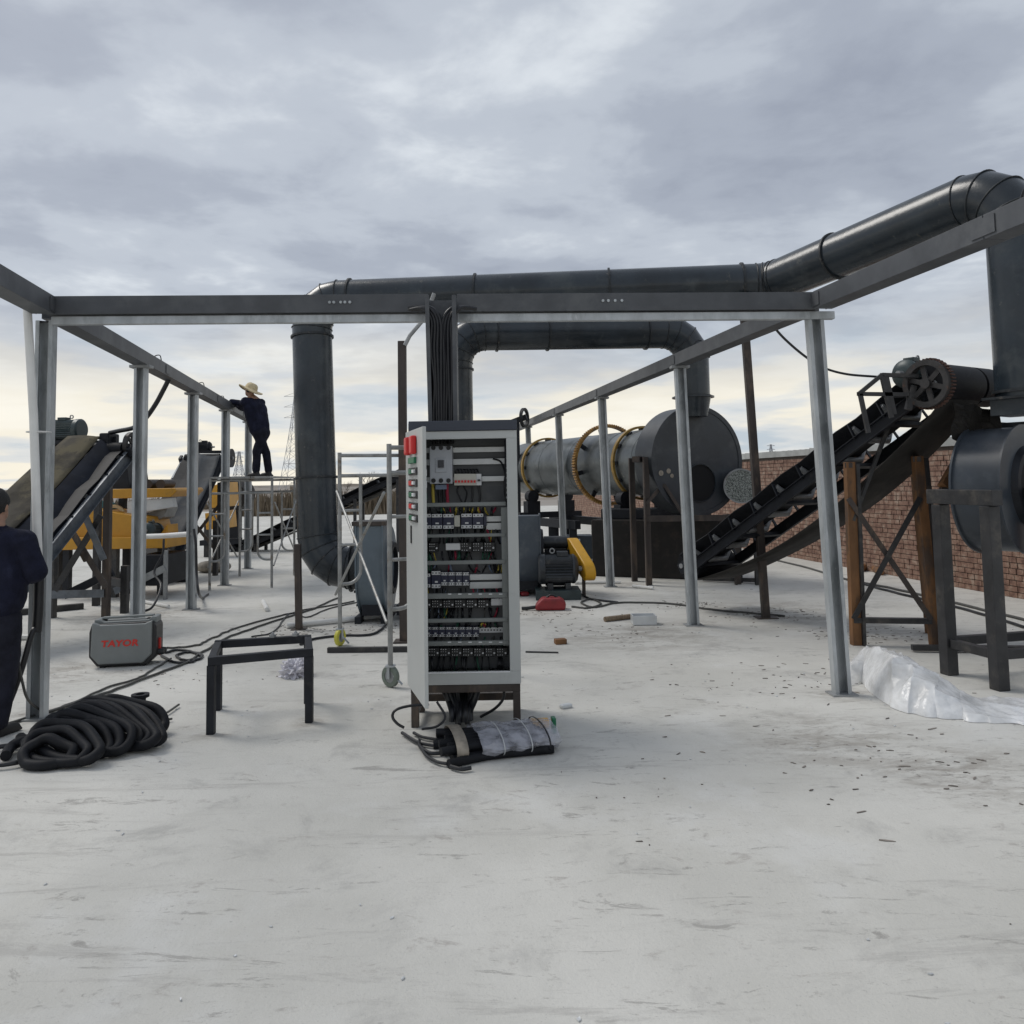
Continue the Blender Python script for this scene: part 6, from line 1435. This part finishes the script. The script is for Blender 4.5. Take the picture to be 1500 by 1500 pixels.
q = gp(943, 914)
for (dx, dy, sx, sy) in ((0, -0.09, 0.27, 0.012), (0, 0.09, 0.27, 0.012), (-0.129, 0, 0.012, 0.168), (0.129, 0, 0.012, 0.168)):
    MB().box(q + V(dx, dy, 0.055), (sx, sy, 0.10)).build('side', 'sheet_white', wbx, bev=0.003)
MB().box(q + V(0, 0, 0.004), (0.24, 0.16, 0.006)).build('bottom', 'sheet_white', wbx)
tag(MB().tube([gp(886, 911) + V(0, 0, .03), gp(930, 906) + V(0, 0, .03)], 0.03, 8).build('wooden_stick', 'wood', None, True), 'short weathered wooden stick beside the white box', 'stick')
tag(MB().tube([gp(927, 861) + V(0, 0, .025), gp(957, 864) + V(0, 0, .025)], 0.024, 10).build('white_pipe', 'pvc_white', None, True), 'short white pipe offcut lying below the dryer legs', 'pipe')
tag(MB().tube([gp(842, 856) + V(0, 0, .025), gp(909, 855) + V(0, 0, .025)], 0.024, 10).build('white_pipe', 'pvc_white', None, True), 'white pipe on the ground beside the yellow belt guard', 'pipe')
tag(MB().tube([gp(385, 884) + V(0, 0, .03), gp(391, 896) + V(0, 0, .03)], 0.028, 10).build('white_pipe', 'pvc_white', None, True), 'white pipe offcut alone on the concrete right of the welding machine', 'pipe')
tag(MB().tube([gp(212, 884) + V(0, 0, .025), gp(247, 891) + V(0, 0, .025)], 0.024, 10).build('white_pipe', 'pvc_white', None, True), 'white pipe lying by the second left post behind the welding machine', 'pipe')
tag(MB().tube([gp(22, 938) + V(0, 0, .03), gp(45, 937) + V(0, 0, .03)], 0.03, 10).build('white_pipe', 'pvc_white', None, True), 'white pipe on the ground between the left worker and the corner post', 'pipe')
tag(MB().tube([gp(770, 956) + V(0, 0, .008), gp(818, 957) + V(0, 0, .008)], 0.008, 6).build('steel_rod', 'dark_angle', None, True), 'thin steel rod on the concrete beneath the loose brick', 'rod')
litter_box('white_scrap', 'scrap of white foam near the wrapped hose bundle', 'scrap', 829, 1037, (0.09, 0.05, 0.03), 0.5, 'sheet_white', 0.01)
cn_ = thing('canvas_sack', gp(312, 838), 'grey lumpy sack lying by the near left scaffold leg', 'sack'); mbs = MB(); ell(mbs, gp(312, 838) + V(0, 0, 0.10), 0.34, 0.22, 0.12)
blend(mbs, 'sack', 'tape_brown', cn_, 0.02, 4, 0.02, 7)
litter_box('dark_block', 'dark steel block on the ground between the second and third left posts', 'block', 268, 852, (0.30, 0.16, 0.12), 0.0, 'machine_black', 0.01)
tag(MB().bar(gp(20, 902) + V(0, 0, .04), gp(122, 892) + V(0, 0, .04), 0.09, 0.08).build('steel_channel', 'dark_angle', None, bev=0.004), 'dark steel channel lying under the far left trestle', 'channel')
tag(MB().bar(gp(1336, 955) + V(0, 0, .04), gp(1500, 958) + V(0.3, 0, .04), 0.06, 0.05).build('steel_channel', 'dark_angle', None, bev=0.004), 'dark steel channel lying behind the plastic sheeting', 'channel')
tag(MB().tube(smooth_path([gp(1258, 838) + V(0, 0, .05), gp(1275, 835) + V(0, 0, .07), gp(1290, 843) + V(0, 0, .05)]), 0.06, 8).build('rusty_log', 'rust', None, True), 'rusty round bar lying at the wall foot behind the trestle', 'bar')

# cables on the concrete
def gcable(name, label, pts, r_, m_='cable_grey', jit=1.2):
    rnd = random.Random(len(pts) * 7 + int(pts[0][0])); P_ = []
    sp_ = smooth_path([V(x, y, 0) for x, y in pts], 6)
    for p in sp_: P_.append(gp(p.x + rnd.uniform(-jit, jit), p.y + rnd.uniform(-jit, jit) * 0.3) + V(0, 0, r_ + 0.002))
    return tag(MB().tube(smooth_path(P_, 3), r_, 8).build(name, m_, None, True), label, 'cable')
gcable('ground_cable', 'long grey cable crossing the concrete from left worker past the welder', [(-20, 1072), (60, 1048), (120, 1029), (180, 1008), (240, 985), (270, 974), (297, 957), (330, 937), (384, 917), (450, 896), (500, 875)], 0.011)
gcable('ground_cable', 'second grey cable running beside the long one behind the small stand', [(234, 951), (262, 950), (290, 946), (312, 936), (345, 922), (400, 906), (455, 893), (520, 882)], 0.010, jit=1.6)
gcable('ground_cable', 'tangled cable looping on the concrete beside the welding machine', [(236, 962), (256, 972), (282, 971), (296, 962), (280, 957), (258, 962), (272, 969), (295, 966), (285, 958), (262, 954), (240, 958)], 0.012, 'cable_black')
gcable('ground_cable', 'lower grey cable swinging from the welder towards the left corner post', [(250, 966), (228, 980), (200, 996), (160, 1008), (110, 1030), (66, 1046)], 0.009)
gcable('ground_cable', 'black cable from the small stand towards the left blower', [(440, 946), (460, 938), (500, 933), (540, 932), (558, 924), (566, 915)], 0.013, 'cable_black', 0.4)
gcable('ground_cable', 'brown cable on the ground from the red tool case past the dryer', [(838, 890), (860, 892), (880, 886), (866, 879), (852, 884), (870, 891), (900, 885), (930, 884), (985, 886), (1040, 894), (1105, 900), (1150, 904)], 0.012, 'cable_grey', 0.7)
gcable('ground_cable', 'dark cable from middle blower motor to the red tool case', [(846, 868), (862, 878), (872, 880), (905, 884)], 0.014, 'cable_black', 0.4)
gcable('ground_cable', 'cable running along the foot of the brick wall to the right edge', [(1118, 818), (1180, 832), (1240, 850), (1300, 862), (1370, 878), (1440, 895), (1510, 912)], 0.016, 'cable_grey', 0.8)
gcable('ground_cable', 'second wall side cable reaching the right edge below the first', [(1260, 856), (1320, 872), (1380, 886), (1440, 902), (1510, 924)], 0.016, 'cable_black', 0.8)
gcable('ground_cable', 'short cable ending under the left duct elbow', [(368, 934), (400, 927), (424, 900), (450, 905), (480, 893), (520, 884), (530, 880)], 0.008, 'cable_black', 0.5)

# twigs, chips and grit: nobody could count them
rnd = random.Random(12); mb = MB()
def chip(x, y, l, wd, rz, z=0.001):
    ca, sa = math.cos(rz), math.sin(rz); pts = []
    for (u_, v_) in ((-.5, -.2), (-.1, -.5), (.5, -.15), (.42, .3), (-.05, .5), (-.45, .25)):
        u_ = u_ * l * rnd.uniform(.7, 1.1); v_ = v_ * wd * rnd.uniform(.4, 1.2); pts.append(V(x + u_ * ca - v_ * sa, y + u_ * sa + v_ * ca, z))
    tp = [p + V(0, 0, rnd.uniform(.002, .006)) for p in pts]; k = 6
    mb.add(pts + tp, [tuple(range(k, 2 * k))] + [(i, (i + 1) % k, k + (i + 1) % k, k + i) for i in range(k)])
def patchy(x, y): return noise.noise(V(x * 0.55, y * 0.4, 3.3)) + 0.5 * noise.noise(V(x * 1.7, y * 1.3, 8.1))
for k in range(520):
    y = 3.0 + 11 * rnd.random() ** 1.1; x = rnd.uniform(-0.74, 0.80) * y
    bias = 0.25 if x < 0.2 else 0.0
    if patchy(x, y) < 0.12 + bias + rnd.uniform(-.2, .3): continue
    l = rnd.choice((0.005, 0.006, 0.008, 0.008, 0.012, 0.016, 0.03)) * rnd.uniform(.6, 1.4); chip(x, y, l, min(l, 0.010) * rnd.uniform(.4, 1), rnd.gauss(0.1, 0.5))
for cx_, cy_, n_, sp_ in ((1130, 900, 90, 0.45), (1250, 930, 80, 0.4), (1010, 886, 60, 0.25), (780, 900, 50, 0.4), (560, 915, 110, 0.5), (450, 925, 60, 0.4), (290, 990, 20, 0.4), (1180, 1000, 60, 0.5), (1300, 1120, 40, 0.5), (900, 925, 50, 0.6), (920, 790, 90, 0.9)):
    c_ = gp(cx_, cy_)
    for k in range(n_): chip(c_.x + rnd.gauss(0, sp_), c_.y + rnd.gauss(0, sp_ * 0.6), rnd.uniform(0.008, 0.05), rnd.uniform(0.005, 0.016), rnd.uniform(-1, 1))
for px, py, l in ((978, 1049, .055), (1059, 1049, .05), (1107, 1064, .05), (974, 1080, .03), (1300, 1053, .05), (1366, 1068, .09), (1325, 1123, .06), (1396, 1152, .05), (1262, 1190, .06), (1298, 1232, .08), (823, 1035, .02), (1334, 1077, .04), (1380, 1076, .03)):
    q = gp(px, py); chip(q.x, q.y, l, 0.012, rnd.uniform(-.5, .5))
o = mb.build('ground_litter', 'twig'); tag(o, 'dark twigs and grit scattered over the concrete', 'litter', kind='stuff')
mb = MB()
for k in range(420):
    y = 2.5 + 11 * rnd.random(); x = rnd.uniform(-0.6, 0.75) * y
    if patchy(x + 3, y) < 0.05: continue
    chip(x, y, rnd.uniform(.006, .025), rnd.uniform(.006, .014), rnd.uniform(0, 3))
o = mb.build('pale_crumbs', 'sheet_white'); tag(o, 'pale crumbs of mortar scattered over the concrete', 'litter', kind='stuff')

# ================================================================== far background
rnd = random.Random(4)
def reeds(name, label, x0, x1, D, hlo, hhi, n):
    mb = MB()
    for k in range(n):
        px = rnd.uniform(x0, x1); dd = D + rnd.uniform(-1.5, 1.5); q = at(px, 730, dd); h = rnd.uniform(hlo, hhi) * (0.75 + 0.35 * noise.noise(V(px * 0.05, 0, 0))); lean = V(rnd.uniform(-.25, .25), rnd.uniform(-.15, .15), 0)
        w_ = rnd.uniform(0.02, 0.05); a = V(q.x, dd, -0.01)
        mb.add([a - V(w_, 0, 0), a + V(w_, 0, 0), a + lean * .5 + V(w_ * .7, 0, h * .6), a + lean * .5 + V(-w_ * .7, 0, h * .6), a + lean + V(0, 0, h)], [(0, 1, 2, 3), (3, 2, 4)])
    o = mb.build(name, 'reed'); return tag(o, label, 'reeds', kind='stuff')
reeds('dry_reeds', 'band of dry brown reeds behind the scaffolds', 345, 600, 44, 0.9, 1.9, 2600)
reeds('far_reeds', 'low dry scrub along the far left edge of the yard', -60, 345, 58, 0.4, 1.3, 1500)
def bare_tree(name, label, px, D, h, seed):
    r_ = random.Random(seed); q = at(px, 720, D); b = V(q.x, D, -0.02); t_ = thing(name, b, label, 'tree'); tw = MB(); tr0 = MB()
    def br(p, d, l, rad, dep):
        e = p + d * l; (tr0 if dep > 3 else tw).tube([p, (p + e) / 2 + V(r_.uniform(-.05, .05), 0, 0) * l, e], rad, 5, False, [rad, rad * .85, rad * .6])
        if dep == 0: return
        for _ in range(3 if dep > 1 else 2):
            nd = (d + V(r_.uniform(-.7, .7), r_.uniform(-.7, .7), r_.uniform(-.1, .5))).normalized(); br(p + d * l * r_.uniform(.5, 1), nd, l * r_.uniform(.55, .8), rad * .55, dep - 1)
    br(b, V(0.05, 0, 1), h * 0.34, h * 0.02, 4)
    tr0.build('trunk', 'twig', t_, True); tw.build('crown', 'twig', t_)
bare_tree('bare_tree', 'small leafless tree beyond the reeds left of the cabinet', 535, 60, 3.6, 3)
bare_tree('bare_tree', 'leafless shrub beyond the yellow machine at left', 232, 55, 2.4, 8)
bare_tree('bare_tree', 'leafless shrub between second and third left posts', 262, 75, 2.2, 15)
bare_tree('bare_tree', 'tiny leafless tree far off beside the tall left pylon', 505, 75, 2.6, 23)
def pylon(name, label, px, D, h, wb_):
    q = at(px, 700, D); b = V(q.x, D, 0); t_ = thing(name, b, label, 'pylon'); mb = MB(); NZ = 9; r_ = 0.03 * D / 100
    def wd(f): return wb_ * (1 - f) ** 1.3 * 0.5 + 0.35
    lv = [1 - (1 - i / NZ) ** 1.25 for i in range(NZ + 1)]
    def corner(i, k): f = lv[i]; w_ = wd(f); return b + V((-w_, w_, w_, -w_)[k], (-w_, -w_, w_, w_)[k], f * h)
    for i in range(NZ):
        for k in range(4):
            mb.bar(corner(i, k), corner(i + 1, k), r_ * 1.5, r_ * 1.5); mb.bar(corner(i, k), corner(i + 1, (k + 1) % 4), r_, r_); mb.bar(corner(i, (k + 1) % 4), corner(i + 1, k), r_, r_); mb.bar(corner(i + 1, k), corner(i + 1, (k + 1) % 4), r_, r_)
    mb.build('lattice', 'pylon_steel', t_)
    am = MB()
    for f in (0.74, 0.85, 0.96):
        for e in (-1, 1):
            tip = b + V(e * h * 0.12, 0, f * h); am.bar(b + V(e * .3, 0, f * h), tip, r_ * 1.4, r_ * 1.4); am.bar(b + V(e * .3, 0, f * h + h * .035), tip, r_, r_)
    am.build('cross_arms', 'pylon_steel', t_)
pylon('power_pylon', 'tall lattice pylon beside the left duct', 433, 230, 28, 7.0)
pylon('power_pylon', 'smaller lattice pylon left of the scaffold worker', 350, 320, 15, 5.0)
pylon('power_pylon', 'faint distant pylon above the brick wall', 1131, 520, 22, 7.0)
for k, (y0, y1) in enumerate(((520, 556), (548, 575))):
    pass
# low far bank and tree line on the plain
mb = MB(); rows = []
for i in range(161):
    a = -80 + i; x = math.tan(R(a * 0.55)) * 420; h = 1.4 + 0.9 * noise.noise(V(i * 0.13, 0, 0)) + 0.5 * noise.noise(V(i * 0.7, 3, 0)); rows.append([V(x, 420, -0.5), V(x, 423, h), V(x, 470, h * 0.8), V(x, 480, -0.5)])
o = mb.grid(rows).build('far_bank', 'soil'); tag(o, 'low brown bank along the horizon', 'bank', kind='structure')

# ================================================================== brick wall (last, so that its hidden bricks can be told apart)
W0 = gp(1500, 878); W1 = gp(1130, 811); wd_ = (W1 - W0); wd_.z = 0; wd_.normalize()
wn_ = V(-wd_.y, wd_.x, 0)
if wn_.x > 0: wn_ = -wn_                                   # faces the yard
WS, WE, WH = -3.2, 27.0, 2.04
wall = thing('brick_wall', W0 + wd_ * 6, 'red brick boundary wall with pale coping behind the right conveyor', 'wall')
wp_ = lambda a, z, n_=0.0: V(W0.x, W0.y, 0) + wd_ * a + wn_ * n_ + V(0, 0, z)
def wbox(a0, a1, z0, z1, n0, n1, name, m_, bev=0.0):
    c_ = [wp_(a, z, n_) for z in (z0, z1) for a, n_ in ((a0, n0), (a1, n0), (a1, n1), (a0, n1))]
    return MB().add(c_, [(0, 3, 2, 1), (4, 5, 6, 7), (0, 1, 5, 4), (1, 2, 6, 5), (2, 3, 7, 6), (3, 0, 4, 7)]).build(name, m_, wall, bev=bev)
wbox(WS, WE, 0, WH, -0.22, -0.005, 'wall_core', 'mortar')
ncop = 22; cl = (WE - WS) / ncop
for k in range(ncop):
    a0, a1 = WS + cl * k + 0.004, WS + cl * (k + 1) - 0.004; dz_ = 0.012 * math.sin(k * 2.7)
    rows = []
    nn = 12
    mb = MB(); top = [wp_(a0 + (a1 - a0) * i / nn, WH + 0.115 + dz_ + 0.015 * abs(math.sin(i * math.pi / 2 + k)), 0.055) for i in range(nn + 1)]; bot = [wp_(a0 + (a1 - a0) * i / nn, WH + 0.001, 0.05) for i in range(nn + 1)]
    tb = [p - wn_ * 0.33 for p in top]; bbk = [p - wn_ * 0.33 for p in bot]
    mb.grid([bot, top, tb, bbk]).build('coping_sheet', 'coping', wall)
BW, BH, BL = 0.128, 0.0765, 0.118
bricks = []; rnd = random.Random(31)
nrow = int(WH / BH)
for r_ in range(nrow):
    a = WS + (0.5 * BW if r_ % 2 else 0.0)
    while a + BW < WE:
        bl = BW
        if rnd.random() < 0.12: bl = BW * 1.55
        bricks.append((a, r_ * BH + 0.004, bl - 0.011 + rnd.uniform(-0.004, 0.003), BH - 0.011 + rnd.uniform(-.003, .002), rnd.uniform(-0.004, 0.006))); a += bl
bpy.context.view_layer.update(); dg = bpy.context.evaluated_depsgraph_get()
vis = []
for i, (a, z, l, h, pr) in enumerate(bricks):
    p = wp_(a + l / 2, z + h / 2, 0.006); px, py = proj(p)
    if not (0 < px < 1500 and 0 < py < 1500): continue
    o_ = V(0, 0, CAM_H); d = p - o_; dist = d.length
    hit, loc, *_ = sc.ray_cast(dg, o_, d.normalized(), distance=dist - 0.03)
    if not hit: vis.append((dist, i))
vis.sort(); near = set(i for _, i in vis[:300])
bk = {}
def brick_mesh(l, h):
    key = round(l / 0.01)
    if key not in bk:
        ll = key * 0.01
        bk[key] = MB().add([(x, y, z) for z in (0, h) for x, y in ((0, 0), (ll, 0), (ll, 0.05), (0, 0.05))], [(0, 3, 2, 1), (4, 5, 6, 7), (0, 1, 5, 4), (1, 2, 6, 5), (2, 3, 7, 6), (3, 0, 4, 7)]).mesh('brick', 'brick_red')
    return bk[key], key * 0.01
ang = math.atan2(wd_.y, wd_.x)
flip = (Matrix.Rotation(ang, 3, 'Z') @ V(0, 1, 0)).dot(wn_) > 0
rest = MB()
for i, (a, z, l, h, pr) in enumerate(bricks):
    if i in near:
        me, ll = brick_mesh(l, 0.0655)
        if flip: inst('brick', me, wall, wp_(a, z, 0.008 + pr - 0.05), (0, 0, ang))
        else: inst('brick', me, wall, wp_(a + ll, z, 0.008 + pr - 0.05), (0, 0, ang + math.pi))
    else:
        c_ = [wp_(aa, zz_, n_) for zz_ in (z, z + h) for aa, n_ in ((a, -0.03), (a + l, -0.03), (a + l, 0.008 + pr), (a, 0.008 + pr))]
        rest.add(c_, [(4, 5, 6, 7), (0, 3, 2, 1), (1, 2, 6, 5), (2, 3, 7, 6), (3, 0, 4, 7)])
o = rest.build('remaining_bricks', 'brick_red', wall); o['kind'] = 'stuff'

# ================================================================== groups of alike things
GROUPS = {'blower': 'centrifugal blowers round the yard', 'belt_conveyor': 'belt conveyors of the plant', 'conveyor_trestle': 'trestles under the conveyors', 'scaffold': 'tube scaffolds in the yard',
          'power_pylon': 'power pylons on the plain', 'white_pipe': 'white plastic pipes lying about', 'ground_cable': 'cables lying on the concrete', 'bare_tree': 'leafless trees and shrubs on the plain',
          'steel_channel': 'steel channels lying on the concrete', 'person': 'workers in the yard', 'black_hose': 'hanging black hoses'}
for o in sc.objects:
    if o.parent is None and 'label' in o:
        k = o.name.split('.')[0]
        if k in GROUPS: o['group'] = GROUPS[k]
